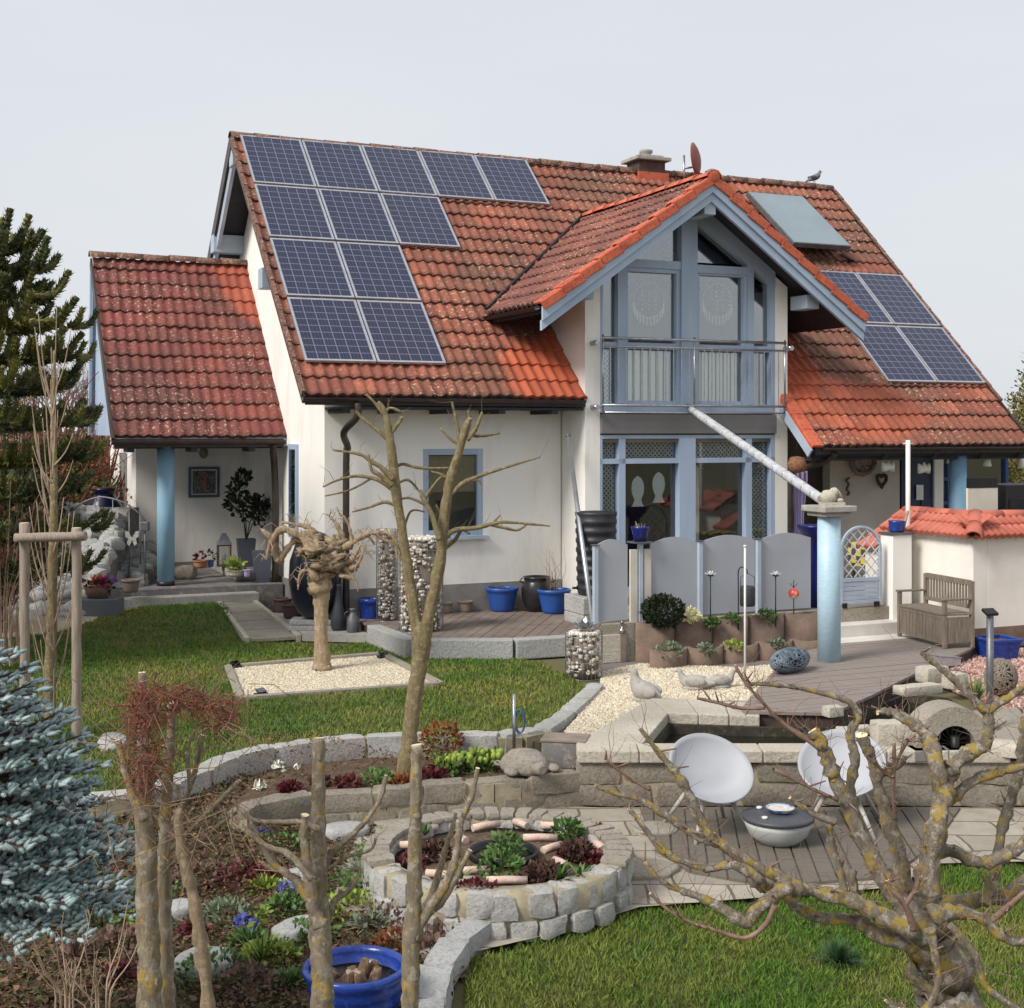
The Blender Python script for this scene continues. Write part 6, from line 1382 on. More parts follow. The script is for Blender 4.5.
ub=P(106,578,POR+.0); t=thing('urn','huge dark blue-black urn with a narrow neck behind the butterfly railing','urn',A(104,545,22.9)); mb=MB(); mb.lathe([(.2,-.6),(.25,-.3),(.3,0),(.34,.35),(.33,.5),(.3,.66),(.22,.78),(.17,.84),(.17,.88),(.2,.93),(.2,.97),(.15,.97),(.14,.85),(.001,.7)],36); mb.build('body',M['deepblue'],t)
mb=MB(); leaves(mb,(.05,0,1.02),40,.14,.06); mb.build('plants',M['green'],t)
def stonepile(label,px,py,w,h,dp,n,m='kerb'):
    b=PL(px,py); t=thing('rock_bank',label,'rocks',b); mb=MB()
    for k in range(n): y=ru(0,dp); a=(ru(-w,w),y,y/dp*h+ru(-.02,.06)); rblock(mb,a,(ru(.2,.42),ru(.2,.35),ru(.14,.24)),ru(0,3),3,.06,3,ru(-.3,.3))
    mb.build('rocks',M[m],t); mb=MB(); mb.extr([(-w,-.1,-.1),(-w,dp+.6,-.1),(-w,dp+.6,h),(-w,dp,h)],(2*w,0,0)); mb.build('bank_core',M['slate'],t); return t
stonepile('bank of pale rough rocks beneath the dark urn and railing',96,604,.55,.75,1.4,110)
stonepile('bank of pale rocks behind the wooden stake frame',44,622,.6,1.5,2.2,150)
pb_=P(108,622,-2.82)
t=thing('trough_planter','dark grey rectangular planter trough by the blue glass balls','planter',PL(98,632)); mb=MB(); mb.bx(-.33,.33,-.2,.2,0,.5); mb.bx(-.36,.36,-.23,.23,.46,.5) if False else None; mb.build('trough',mat('trough_grey',C(98,104,112),C(82,88,96),2,.6,.2,50),t,bevel=.015)
tz=t.location.z
t=thing('flower_basket','brown basket of red, orange and purple pansies on the grey trough','flowers',Vector((t.location.x+.0,t.location.y,tz+.5))); mb=MB(); mb.lathe([(.14,0),(.17,.06),(.2,.16),(.18,.16),(.001,.12)],20); mb.build('basket',M['brownwood'],t)
for nm,c,ox in (('red_flowers',C(196,40,52),.03),('orange_flowers',C(232,150,50),-.09),('purple_flowers',C(110,50,130),.14),('crimson_flowers',C(150,30,60),.0)):
    mb=MB(); leaves(mb,(ox,0,.22),34,.12,.045,(1,1,.5)); mb.build(nm,mat(nm,c,None,5,.6),t)
mb=MB(); leaves(mb,(-.02,0,.16),70,.19,.06,(1.2,1,.5)); mb.build('leaves',M['darkleaf'],t)
pot('flower_pot','weathered grey-brown clay pot on the porch edge left of the pillar',131,592,POR,.19,.13,.1,M['taupe'])
for i,(x,y,r_,l,m) in enumerate(((108,625,.13,'large cobalt glass ball before the grey trough','bluepot'),(100,628,.1,'wide cobalt bowl shaped ball before the grey trough','bluepot'),(89,627,.09,'dark blue ball at the left foot of the trough','deepblue'),(118,614,.08,'cobalt ball half behind the large one','bluepot'),(49,638,.09,'blue glass ball on the sandy path behind the stakes','bluepot'))):
    t=thing('glass_ball',l,'garden ball',PL(x,y+7),0,'blue garden balls by the porch'); mb=MB(); mb.ball((0,0,r_*.92),r_,22,14); mb.build('ball',M[m],t); mb=MB(); mb.lathe([(r_*.3,0),(r_*.25,.02)],12); mb.build('foot',M[m],t)
t=thing('metal_flower','yellow metal flower on a stem standing behind the grey trough','metal flower',PL(99,625)); mb=MB(); mb.tube([(0,0,0),(0,0,.62)],.006,5); mb.build('stem',M['blackmetal'],t); mb=MB(); leaves(mb,(0,0,.66),24,.06,.05); mb.build('petals',mat('yellow_petal',C(214,190,70),C(190,160,60),5,.5),t)
# ---- covered terrace at the right
t=hang('wreath','large pale wreath hanging on the terrace wall under the tiled roof','wreath',862,460,.74); mb=MB(); mb.tube([(.24*math.cos(a),-.03,.24*math.sin(a)) for a in [2*PI*k/32 for k in range(33)]],.045,10,False,.25); mb.build('ring',M['taupe'],t); mb=MB(); leaves(mb,(0,-.04,0),60,.22,.05,(1,.15,1),hollow=.9); mb.build('dried_leaves',M['twigpale'],t)
t=hang('wall_figure','small brown seahorse figure on the terrace wall below the wreath','ornament',847,486,.74); mb=MB(); q=spline([(.03,.14),(-.03,.1),(.02,.03),(-.02,-.05),(.03,-.12),(-.01,-.15)],5); mb.tube([(a,-.02,b) for a,b in q],.022,7); mb.build('figure',M['brownwood'],t)
t=hang('wall_figure','dark wicker heart on the terrace wall right of the wreath','ornament',881,480,.74); mb=MB(); mb.tube([(.1*16*math.sin(a)**3/16,-.02,.1*(13*math.cos(a)-5*math.cos(2*a)-2*math.cos(3*a)-math.cos(4*a))/13) for a in [2*PI*k/28 for k in range(29)]],.03,7,False,.2); mb.build('wicker',M['bark_dark'],t)
t=hang('wall_figure','brown bell shaped ornament hanging left of the wreath','ornament',848,455,.74); mb=MB(); mb.lathe([(.1,-.1),(.08,0),(.03,.08),(.001,.1)],14,(0,-.06,0)); mb.build('bell',M['brownwood'],t)
for i,(x,y,l) in enumerate(((888,462,'white flower shaped lampshade hanging under the terrace roof, left of the pole'),(924,464,'white flower shaped lampshade hanging under the terrace roof, right of the pole'),(951,455,'white pointed lantern hanging before the blue framed window'),(987,458,'white bell hanging before the right blue window'),(1022,460,'white bell hanging at the right image edge'))):
    t=hang('hanging_ornament',l,'hanging ornament',x,y,-.35,'white ornaments hanging under the terrace roof'); mb=MB()
    if i<2:
        for k in (-1,0,1): mb.M=Matrix.Translation((k*.1,0,-abs(k)*.02))@Matrix.Rotation(k*.5,4,'Y'); mb.lathe([(.075,-.12),(.05,-.04),(.02,.02),(.001,.04)],12)
        mb.M=None
    else: mb.lathe([(.08,-.14),(.06,-.05),(.025,.06),(.001,.12)],12)
    mb.build('shade',M['curtain'],t); mb=MB(); mb.tube([(0,0,.03),(0,0,.2)],.005,4); mb.build('cord',M['blackmetal'],t)
t=thing('side_table','terrace table under a yellow and blue checked cloth','table',A(880,530,20.6),TH); zt0=TRR+HC; t.location.z=zt0
ck=NT('checked_cloth'); br=ck.n('ShaderNodeTexChecker'); br.inputs['Scale'].default_value=9; ck.l(ck.co,br.inputs['Vector']); br.inputs['Color1'].default_value=C(214,190,70); br.inputs['Color2'].default_value=C(74,72,58); ck.base(br.outputs[0]).rough(.85)
mb=MB(); mb.bx(-.35,.5,-.3,.3,.72,.75); mb.bx(-.36,.51,-.315,-.3,.4,.745); mb.bx(-.365,-.35,-.3,.3,.4,.745); mb.build('tablecloth',ck.m,t); mb=MB()
for x in (-.3,.45):
    for y in (-.25,.25): mb=MB(); mb.bx(x-.02,x+.02,y-.02,y+.02,0,.72); mb.build('leg',M['brownwood'],t)
t=thing('side_table','second checked tablecloth table half hidden behind the pillar','table',A(812,532,20.4),TH); t.location.z=zt0; mb=MB(); mb.bx(-.3,.3,-.3,.3,.72,.75); mb.bx(-.31,.31,-.315,-.3,.4,.745); mb.build('tablecloth',ck.m,t); mb=MB()
for x in (-.25,.25): mb=MB(); mb.bx(x-.02,x+.02,-.02,.02,0,.72); mb.build('leg',M['brownwood'],t)
u_,z_=Q(800,470,.05); t=thing('lilac_curtain','lilac curtain gathered at the corner of the bay and terrace','curtain',WH(Q(799,490,.1)[0],.1,TRR+HC),TH); mb=MB(); rows=[]; zt=Q(800,470,.1)[1]-TRR-HC
for z in (0,.3,.6,.9,1.1,zt*.9,zt): w=.17 if z<.85 else (.08 if z<1.2 else .15); rows.append([mb.av((x*w/.17,.03*math.sin(x*60),z)) for x in [-.17+.34*k/24 for k in range(25)]])
for a,b in zip(rows,rows[1:]):
    for k in range(24): mb.af((a[k],a[k+1],b[k+1],b[k]),True)
mb.build('cloth',M['lilac'],t); mb=MB(); mb.tube([(-.25,.02,zt+.02),(.25,.02,zt+.02)],.012,6); mb.build('rail',M['brownmetal'],t)
t=hang('bird_house','star patterned wooden bird feeder hanging at the bay corner above the pipe','bird feeder',797,465,-.55); mb=MB(); mb.lathe([(.001,-.13),(.13,-.1),(.17,.0),(.12,.12),(.001,.14)],6); mb.build('body',mat('feeder_wood',C(150,106,74),C(96,64,48),30,.8,.5,60),t); mb=MB(); mb.tube([(0,0,.13),(0,0,.35)],.005,4); mb.build('cord',M['blackmetal'],t)
# fish mobiles in the lower window, circles in the upper ones
def fish(label,px,py0,py1):
    u,z1=Q(px,py0,.1); _,z0=Q(px,py1,.1); h=z1-z0; t=thing('fish_mobile',label,'window ornament',WH(u,.2,(z0+z1)/2),TH,'white fish hanging in the lower bay window')
    mb=MB(); pts=[(0,.5),(.12,.42),(.2,.3),(.235,.1),(.2,-.1),(.12,-.27),(.17,-.42),(.24,-.5),(-.24,-.5),(-.17,-.42),(-.12,-.27),(-.2,-.1),(-.235,.1),(-.2,.3),(-.12,.42)]
    mb.extr([(x*h,0,y*h) for x,y in pts],(0,.012,0)); fm=mat('fish_mosaic',C(246,248,246),C(220,226,222),40,.5) if 'fish_mosaic' not in bpy.data.materials else bpy.data.materials['fish_mosaic']; mb.build('fish',fm,t)
    mb=MB(); mb.tube([(0,0,h*.5),(0,0,h*.5+.25)],.004,4); mb.build('cord',M['blackmetal'],t)
fish('white mosaic fish hanging in the lower bay window, left of the pair',641,476,507); fish('white mosaic fish hanging in the lower bay window, right and slightly higher',662,472,503)
for i,(px,l) in enumerate(((652,'round white bead mobile with a fringe behind the upper left window'),(721,'round white bead mobile with a fringe behind the upper right window'))):
    u,z=Q(px,300,.1); t=thing('bead_mobile',l,'window ornament',WH(u,.2,z),TH,'round bead mobiles in the upper windows'); R_=.27
    mb=MB(); mb.tube([(R_*math.cos(a),0,R_*math.sin(a)) for a in [2*PI*k/40 for k in range(41)]],.006,5,False); mb.build('ring',M['curtain'],t)
    mb=MB()
    for a in range(12): aa=PI*1.08+PI*.84*a/11; x,zz_=R_*math.cos(aa),R_*math.sin(aa); mb.bx(x-.013,x+.013,-.004,.004,zz_-.12,zz_+.02)
    mb.build('fringe',M['curtain'],t); mb=MB()
    for a in range(5):
        for b in range(3): mb.ball(((b-1)*.12+(.1 if i else 0),0,.14-a*.07),.018,8,6)
    mb.build('beads',M['curtain'],t); mb=MB(); mb.tube([(0,0,R_),(0,0,R_+.15)],.004,4); mb.build('cord',M['curtain'],t)
# ================= TREES AND PLANTS =================
def br(mb,pts,d,n=8,jr=.1,m=5,knob=0):
    """limb through picture points (x, y, radius in pixels[, extra depth]) at about d metres"""
    q=[]
    for p in pts:
        dd=d+(p[3] if len(p)>3 else 0); a=A(p[0],p[1],dd); q.append((a.x,a.y,a.z,p[2]*dd/F))
    s_=spline(q,m); s_=[(x+ru(-1,1)*r*.12*knob,y+ru(-1,1)*r*.12*knob,z+ru(-1,1)*r*.12*knob,r*(1+ru(-jr,jr)*(1+knob*.6))) for x,y,z,r in s_]
    mb.tube([p[:3] for p in s_],[max(p[3],.0012) for p in s_],n,True,jr*.8); return s_
def shift(mb,o): mb.v=[(x-o[0],y-o[1],z-o[2]) for x,y,z in mb.v]
def tree(name,label,cat,base,parts,group=None):
    t=thing(name,label,cat,base,0,group)
    for nm,mb,m in parts:
        if mb.v: shift(mb,base); mb.build(nm,m,t)
    return t
def twigs(mb,anchor_list,n,L,r,up=.3,n_=5,spread=1):
    for _ in range(n):
        a=random.choice(anchor_list); p=Vector(a[:3]); d=Vector((ru(-1,1),ru(-1,1),ru(-.5,1)+up)).normalized()*L*ru(.4,1.2); m=p+d*.5+Vector((ru(-1,1),ru(-1,1),ru(-1,1)))*L*.12*spread
        mb.tube([p,m,p+d],[r,r*.75,r*.4],n_,False)
def cutends(mb,ends):
    for (x,y,z,r,dx,dy,dz) in ends: mb.tube([(x,y,z),(x+dx*.004,y+dy*.004,z+dz*.004)],r*.98,9)
# ---- foreground lichen-covered apple tree
D=5.6; tb=MB(); lb_=MB(); cb_=MB(); red=MB(); base=A(935,1240,D)
anch=[]
KR=.68
def limb(pts,dd=0,k=1,mbx=None,cut=True,seg=10):
    mi=1 if mbx=='red' else 0; lb_.cur=mi; kk=KR*(.95 if mi==0 else .62)
    q=br(lb_,[(p[0],p[1],max(p[2]*kk,1.6))+tuple(p[3:]) for p in pts],D+dd,seg,.13,6,k*.8); anch.extend(q[2:])
    if cut: lb_.mi[-1]=2; lb_.s[-1]=False
    lb_.cur=0; return q
br(tb,[(955,1240,36),(952,1120,33),(950,1040,31),(946,990,29),(938,950,27),(930,925,22)],D,18,.1,6,1.6)
limb([(928,950,30),(925,905,22),(930,860,19),(938,820,17),(945,790,15,.05),(950,765,13,.1)],0,1.6,cut=False)           # central leader
limb([(945,800,15),(935,760,13),(927,735,11,.1),(905,718,9,.15),(890,712,7,.2),(878,712,5,.2)],.05,1.4)
limb([(950,770,13),(965,755,12),(985,745,11),(988,725,9),(985,705,8)],.05,1.4)
limb([(985,712,7),(965,690,6),(945,672,5),(925,655,4),(922,652,3.5)],.05,1)
limb([(985,712,8),(1005,700,6),(1030,680,5),(1045,660,4)],.05,1)
limb([(925,935,22),(900,900,16),(880,870,14),(860,835,13),(845,800,12),(832,770,12),(822,745,11),(812,730,9)],-.25,1.6)   # left riser
limb([(826,752,9),(805,738,7),(785,725,5),(765,705,4),(745,682,3),(735,665,2.4)],-.25,.8,'red')
limb([(765,708,4),(740,708,4),(715,702,4),(697,698,3)],-.25,.6,'red')
limb([(858,828,10),(850,790,8),(855,760,8),(850,735,7),(858,715,6),(845,700,5),(800,688,4),(762,684,3.2),(748,684,3)],-.1,1.1)
limb([(905,890,14),(898,850,12),(888,820,11),(880,790,10),(872,760,9),(862,735,8)],.2,1.6)
limb([(915,930,17),(880,915,13),(850,900,12),(820,893,11),(790,885,10),(772,890,9),(755,882,10)],-.3,1.6,cut=False)    # long left arm
limb([(800,890,11),(770,872,9),(745,860,9),(718,842,9),(700,820,9),(690,795,8),(675,772,6),(655,748,4),(640,728,3)],-.35,1.4)
limb([(718,842,8),(700,838,7),(665,815,6),(640,800,4.4),(610,792,3.6),(595,785,3.2),(612,762,0)][:6],-.35,.8)
limb([(650,790,3.5),(628,777,3),(606,760,2.4)],-.35,.7,'red')
limb([(790,885,11),(762,905,10),(745,922,10),(728,912,9),(700,897,6),(680,890,5),(660,880,4),(645,862,3.4)],-.4,1)
limb([(760,880,8),(735,865,7),(710,868,7),(685,862,6.5),(665,852,6),(652,838,5),(640,822,4),(628,808,3.4)],-.4,1.1)
limb([(775,905,8),(765,925,6),(745,938,5.5),(715,930,4.6),(690,922,4.4),(668,910,4.2),(650,893,4)],-.45,.6,'red')
limb([(915,945,15),(880,935,12),(855,920,10),(820,918,9),(795,905,8),(785,895,7)],-.2,1.5,cut=False)
limb([(935,915,16),(960,912,10),(985,920,9),(1000,935,8),(1020,942,7),(1050,935,6)],-.3,1.2)
limb([(990,922,8),(1010,905,7),(1025,892,6),(1040,880,4)],-.3,.9,'red')
limb([(925,860,13),(950,850,11),(975,862,10),(1000,858,10),(1030,840,9),(1060,825,8)],.1,1.6)
limb([(985,905,9),(995,870,9),(1000,840,8),(1010,800,9),(1020,770,9),(1024,735,8),(1030,700,8)],.25,1.6)
limb([(940,905,14),(975,900,11),(1005,895,11),(1040,870,10)],.3,1.5,cut=False)
limb([(950,800,9),(975,780,8),(1000,772,7),(1030,765,6)],.1,.9)
limb([(930,930,8),(935,955,6),(938,985,6),(925,1010,6),(900,1010,4),(885,1000,2)],-.7,.8)
limb([(950,925,6),(975,955,5),(985,985,5),(1010,1005,5),(1030,1015,4)],-.7,.8)
limb([(915,930,9),(905,905,7),(892,890,5),(887,880,4)],-.5,.7,'red'); limb([(905,905,6),(915,890,5),(921,876,4)],-.5,.6,'red')
limb([(845,900,8),(840,870,6),(832,845,6),(828,820,5)],-.2,1.3)
limb([(850,870,8),(855,895,6)][:2]+[(857,900,6)],-.2,1,cut=False)
limb([(835,822,6),(815,815,5),(800,805,4),(790,797,3.5)],-.3,.7); limb([(838,800,5),(815,790,4),(795,780,3),(775,770,2.4)],-.3,.6,'red')
limb([(880,775,6),(900,765,5),(905,755,4)],.15,.8)
limb([(895,820,5),(893,790,5),(894,765,5),(894,742,3)],.1,.6,'red')
limb([(893,778,5),(880,768,3),(865,755,2)],.1,.5,'red',False); limb([(893,770,4),(905,745,2),(915,735,1.6)],.1,.5,'red',False)
lb_.cur=1
for _ in range(150):   # short spurs with sawn tips
    a=random.choice(anch); p=Vector(a[:3]); d=Vector((ru(-1,1),ru(-1,.5),ru(-.3,1))).normalized(); L=ru(.02,.07)+a[3]; lb_.tube([p,p+d*L*.6,p+d*L],[a[3]*.3+.002,.0035,.0022],6)
    if rnd()<.5: lb_.mi[-1]=2
twigs(lb_,anch,520,.17,.0015,.4)
lb_.cur=0
for a in random.sample(anch,min(len(anch),150)):   # knobbly spurs and crusts of lichen
    p=Vector(a[:3])+Vector((ru(-1,1),ru(-1,1),ru(-1,1))).normalized()*a[3]*.9; lb_.ball(p,a[3]*ru(.2,.42),7,5,.5,3,seed=ru(0,9))
tree('apple_tree','bare pruned fruit tree thickly covered in yellow lichen in the right foreground','tree',base,(('trunk',tb,M['bark_apple']),('branches',lb_,[M['bark_apple'],M['twig_red'],M['cut']])))
# ---- tall forked bare tree
D2=11.9; tb=MB(); lb_=MB(); cb_=MB(); base=P(405,779,BED)
D2=base.y; anch=[]
def L2_(pts,dd=0,mbx=None): q=br(mbx or lb_,[(p[0],p[1],p[2]*(.78 if p[2]>4.5 else .66)) for p in pts],D2+dd,8,.08,5,.5); anch.extend(q[3:]); lb_.mi[-1]=1; return q
br(tb,[(403,785,8.6),(409,740,8),(414,700,8),(420,660,8.4),(422,640,9.4),(423,622,8.6)],D2,12,.06,5,.5)
L2_([(420,645,9),(414,610,8),(408,570,7),(402,530,6.5),(396,490,6.5),(392,455,6),(388,425,5),(384,410,4),(378,402,3)]); L2_([(423,640,9),(432,600,8),(440,560,7.5),(444,520,7),(450,480,6),(458,455,5.5),(465,430,5),(470,418,4)])
for p,dd in (([(389,440,4),(375,428,3),(362,418,2.4),(356,411,2)],0),([(389,435,4),(397,425,3.2),(402,417,3)],0),([(384,415,3),(374,402,2),(366,394,1.6)],.1),([(384,415,3),(390,408,2),(401,412,2.4)],0),
 ([(393,480,5),(382,468,4),(372,462,3.4),(362,455,2.6),(348,452,2),(333,450,1.4)],-.1),([(393,486,4),(380,475,3.6),(372,470,3),(368,455,2)],-.2),([(394,490,4),(378,480,3),(358,476,2.4),(338,480,1.8),(323,487,1.2)],0),([(370,479,2),(350,490,1.6),(325,496,1)],.1),
 ([(398,506,3),(385,502,2.6),(370,507,2),(352,512,1.2)],0),([(392,470,3),(402,464,2.6),(420,468,2.2),(450,468,1.4)],.1),([(395,485,2.6),(408,480,2),(420,492,1.6)],.15),([(402,540,2),(410,512,1.6),(425,512,1.2)],.1),
 ([(440,540,5),(432,515,4),(424,500,4),(420,490,2.6)],-.1),([(426,505,2.4),(410,498,2),(398,500,1.4)],0),([(424,500,2.4),(440,478,2),(452,476,1.4)],0),
 ([(444,538,5),(455,530,4),(475,528,3.6),(492,524,3.2),(505,522,2.4),(530,524,2),(550,526,1.2)],0),([(490,524,3),(505,528,2.4),(518,530,2),(527,524,1.6)],.1),([(492,524,2),(500,515,1.4)],0),([(443,550,4),(455,540,3),(462,530,2.6),(470,534,2)],.1),
 ([(450,495,4),(465,482,3.4),(485,474,2.8),(510,466,2),(540,457,1.2)],0),([(460,484,2),(478,480,1.6),(482,490,1)],0),([(460,450,4),(458,430,3),(455,415,2.4),(452,402,1.6)],0),([(467,440,4),(475,430,3.4),(480,418,2.4),(482,412,2)],0),
 ([(470,435,3),(482,436,2.4),(500,433,1.6)],.1),([(462,445,3),(452,440,2.2),(440,428,1.4)],.1),([(463,440,2.4),(470,425,2),(468,410,1.4)],.1),([(402,560,2.4),(396,545,2),(390,540,1.6)],0),([(444,520,2),(436,505,1.6)],0),([(450,480,3),(440,474,2),(432,472,1.6)],0)): L2_(p,dd)
twigs(lb_,anch,60,.2,.0028,.5)
tree('forked_tree','slim bare tree forking low into two pruned leaders, growing in the flower bed','tree',base,(('trunk',tb,M['bark_young']),('branches',lb_,[M['bark_young'],M['cut']])))
# ---- knobbly pale tree in the gravel square
base=P(322,670,LAWN); D3=base.y; tb=MB(); lb_=MB(); tw=MB(); anch=[]
br(tb,[(322,671,10),(322,660,8.5),(321,640,7),(321,610,7),(321,595,9),(320,586,12),(318,576,11)],D3,14,.06,5,.6)
for p,dd,r in (((330,560),0,22),((318,550),-.1,16),((345,566),.1,14),((310,540),.15,15),((335,545),.1,15),((322,575),0,12),((305,552),.1,10)):
    a=A(p[0],p[1],D3+dd); rr=r*D3/F*.85; lb_.ball(a,(rr,rr,rr*.62),18,13,.8,3.4,seed=p[0])
for p,dd in (([(322,560,9),(305,540,6),(292,532,5),(280,530,4.5),(270,545,4),(266,560,2)],0),([(300,535,5),(285,552,5),(278,560,5),(272,540,4),(262,530,3)],.1),([(330,555,8),(350,545,5),(362,536,4),(375,533,3.4),(392,535,3.6),(398,552,2)],0),
 ([(375,533,2.6),(385,540,2.4),(395,545,2),(397,560,1)],0),([(335,565,6),(352,560,4),(358,550,2),(362,545,1.6),(372,558,1)],-.1),([(345,570,4),(356,566,3),(362,554,3),(352,562,1)],-.1),([(315,545,7),(312,530,5),(300,525,3),(282,522,1.6)],.2),
 ([(352,545,3),(350,530,2),(345,518,2),(340,515,1.4)],0),([(345,545,4),(340,530,3),(333,520,2),(328,515,1)],.1),([(350,545,3),(365,535,2),(375,545,1)],.1),([(318,580,6),(308,570,3),(300,575,2),(298,590,1)],-.15),([(340,575,4),(355,580,2),(358,592,1)],-.15)):
    q=br(lb_,[(a,b,c*.72) for a,b,c in p],D3+dd,8,.2,5,1.2); anch.extend(q[4:])
for _ in range(130):
    a=random.choice(anch); p=Vector(a[:3]); d=Vector((ru(-1,1),ru(-1,1),ru(-.2,1))).normalized()*ru(.1,.28); tw.tube([p,p+d*.5+Vector((0,0,.05)),p+d+Vector((0,0,-.04))],[.006,.004,.002],5,False)
tree('pollarded_tree','short pale tree with a knobbly pollarded crown in the square gravel bed','tree',base,(('trunk',tb,M['bark_pale']),('crown',lb_,M['bark_pale']),('twigs',tw,M['twigpale'])))
# ---- sawn lichen stumps in the foreground
def stump(name,label,trunk,limbs,D,extra=None,m='bark_stump',m2=None):
    tb=MB(); lb_=MB(); q=br(tb,[(a,b,c*.72) for a,b,c in trunk],D,16,.07,7,.8); tb.mi[-1]=1; base=Vector(q[0][:3]); an=[]
    for _ in range(26):
        a=random.choice(q[3:-2]); p=Vector(a[:3])+Vector((ru(-1,1),ru(-1,1),0)).normalized()*a[3]*.8; tb.ball(p,(a[3]*ru(.2,.4),a[3]*ru(.2,.4),a[3]*ru(.3,.7)),7,5,.4,3,seed=ru(0,9))
    for p,dd in limbs:
        k=br(lb_,[(a,b,max(c*.6,1.5)) for a,b,c in p],D+dd,9,.12,5,1); an.extend(k[3:]); lb_.mi[-1]=1
    twigs(lb_,an,40,.12,.0018,.4)
    parts=[('trunk',tb,[M[m],M['cut']]),('limbs',lb_,[M[m2 or m],M['cut']])]
    if extra: parts+=extra(an)
    return tree(name,label,'tree stump',base,parts,'sawn off trunks in the left foreground')
stump('sawn_trunk','sawn lichen spotted trunk with forked side branches, between the spruce side and the blue tub',[(324,1230,19),(323,1100,17),(322,1010,16),(321,960,16),(318,900,15),(318,850,12),(318,790,9.5),(319,738,8.5)],
 [([(322,925,12),(312,905,10),(308,870,9),(304,840,8),(305,815,6)],-.1),([(310,900,8),(295,880,7),(275,865,6),(262,845,5.5),(250,820,4),(238,808,3.4)],-.1),([(312,880,6),(290,855,5),(265,845,4.5),(240,825,4),(228,812,3)],-.2),([(322,930,9),(335,900,6),(350,890,4),(360,870,3.4),(350,870,3)],.1),
  ([(322,870,7),(335,850,5),(355,832,4.6),(370,815,4),(382,795,4),(386,775,3)],.05),([(320,830,6),(300,822,4.5),(270,822,4),(250,818,3.6),(232,800,3)],-.1),([(328,870,4),(345,858,3),(370,850,2.4),(376,838,2)],.1),([(300,880,5),(285,872,4),(270,868,4),(262,862,3)],0),([(318,1020,12),(300,1035,10),(285,1050,10)],-.2)],6.3)
stump('sawn_trunk','sawn trunk with an upswept lichen limb, just right of the blue tub',[(409,1230,15),(409,1100,13),(410,1010,12),(411,950,12),(414,900,11),(415,850,10),(416,800,8.5),(417,745,8.5)],
 [([(414,940,10),(425,915,9),(440,893,8),(452,870,7.5),(458,845,6),(462,820,5),(472,795,4.4),(478,768,4)],0),([(418,925,8),(430,900,7),(440,870,6),(445,850,5),(452,830,4),(456,812,3)],.15),([(420,918,6),(440,905,5),(455,880,4.4),(470,850,4)],.1)],6.4)
def crown_mess(an):
    tw=MB(); t2=MB()
    cpts=[A(x,y,6.0+ru(-.2,.3)) for x,y in [(145+ru(-16,12),715+ru(-34,75)) for _ in range(70)]+[(175+ru(-20,30),700+ru(-14,14)) for _ in range(30)]+[(215+ru(-15,26),710+ru(-10,22)) for _ in range(22)]]
    for _ in range(900):
        p=random.choice(cpts); d=Vector((ru(-1,1),ru(-.6,.6),ru(-1.2,.5))).normalized()*ru(.04,.14); tw.tube([p,p+d*.5+Vector((ru(-.02,.02),0,ru(-.02,.03))),p+d],[.0026,.002,.001],4,False)
    for _ in range(160):
        p=A(150+ru(-60,110),690+ru(-10,180),6.1+ru(-.4,.5)); d=Vector((ru(-1,1),ru(-.6,.6),ru(-.9,.9))).normalized()*ru(.1,.35); t2.tube([p,p+d*.5+Vector((0,0,ru(-.04,.05))),p+d],[.0022,.0018,.001],4,False)
    return [('dead_creeper',tw,M['twigrust']),('thin_twigs',t2,M['twig'])]
stump('sawn_trunk','sawn lichen trunk tangled with dead reddish creeper, left of the twin',[(152,1230,21),(151,1100,19),(150,1010,17),(149,950,16),(147,880,15),(144,820,13),(143,770,9),(143,720,7),(142,672,5.5)],
 [([(145,820,10),(133,795,7),(124,765,6),(118,740,5)],-.1),([(143,800,6),(128,780,5),(118,760,4)],.1),([(158,830,4),(150,790,4),(165,765,3)],0)],6.2,crown_mess)
stump('sawn_trunk','thinner pale sawn trunk standing right against the creeper covered one',[(168,1230,14),(168,1100,12),(168,1010,11),(165,950,11),(164,880,10),(165,820,9),(168,770,7.5),(171,730,6.5),(172,702,6)],
 [([(168,830,6),(185,800,5),(195,770,5),(203,735,4)],.1),([(170,850,5),(190,830,4),(215,805,4),(240,780,3.4)],-.1),([(170,865,4),(195,845,3.4),(225,820,3),(238,812,2.4)],0),([(190,790,4),(188,750,3),(195,730,2.4)],0)],6.35)
tb=MB(); br(tb,[(212,1040,8),(205,980,7),(200,940,7),(194,900,6.5),(186,870,6),(180,840,5.5),(178,810,4)],6.0,9,.15,5,1); base=A(212,1040,6.0); tree('withered_sapling','crooked peeling dead stem leaning right of the twin sawn trunks','sapling',base,(('trunk',tb,M['bark_pale']),))
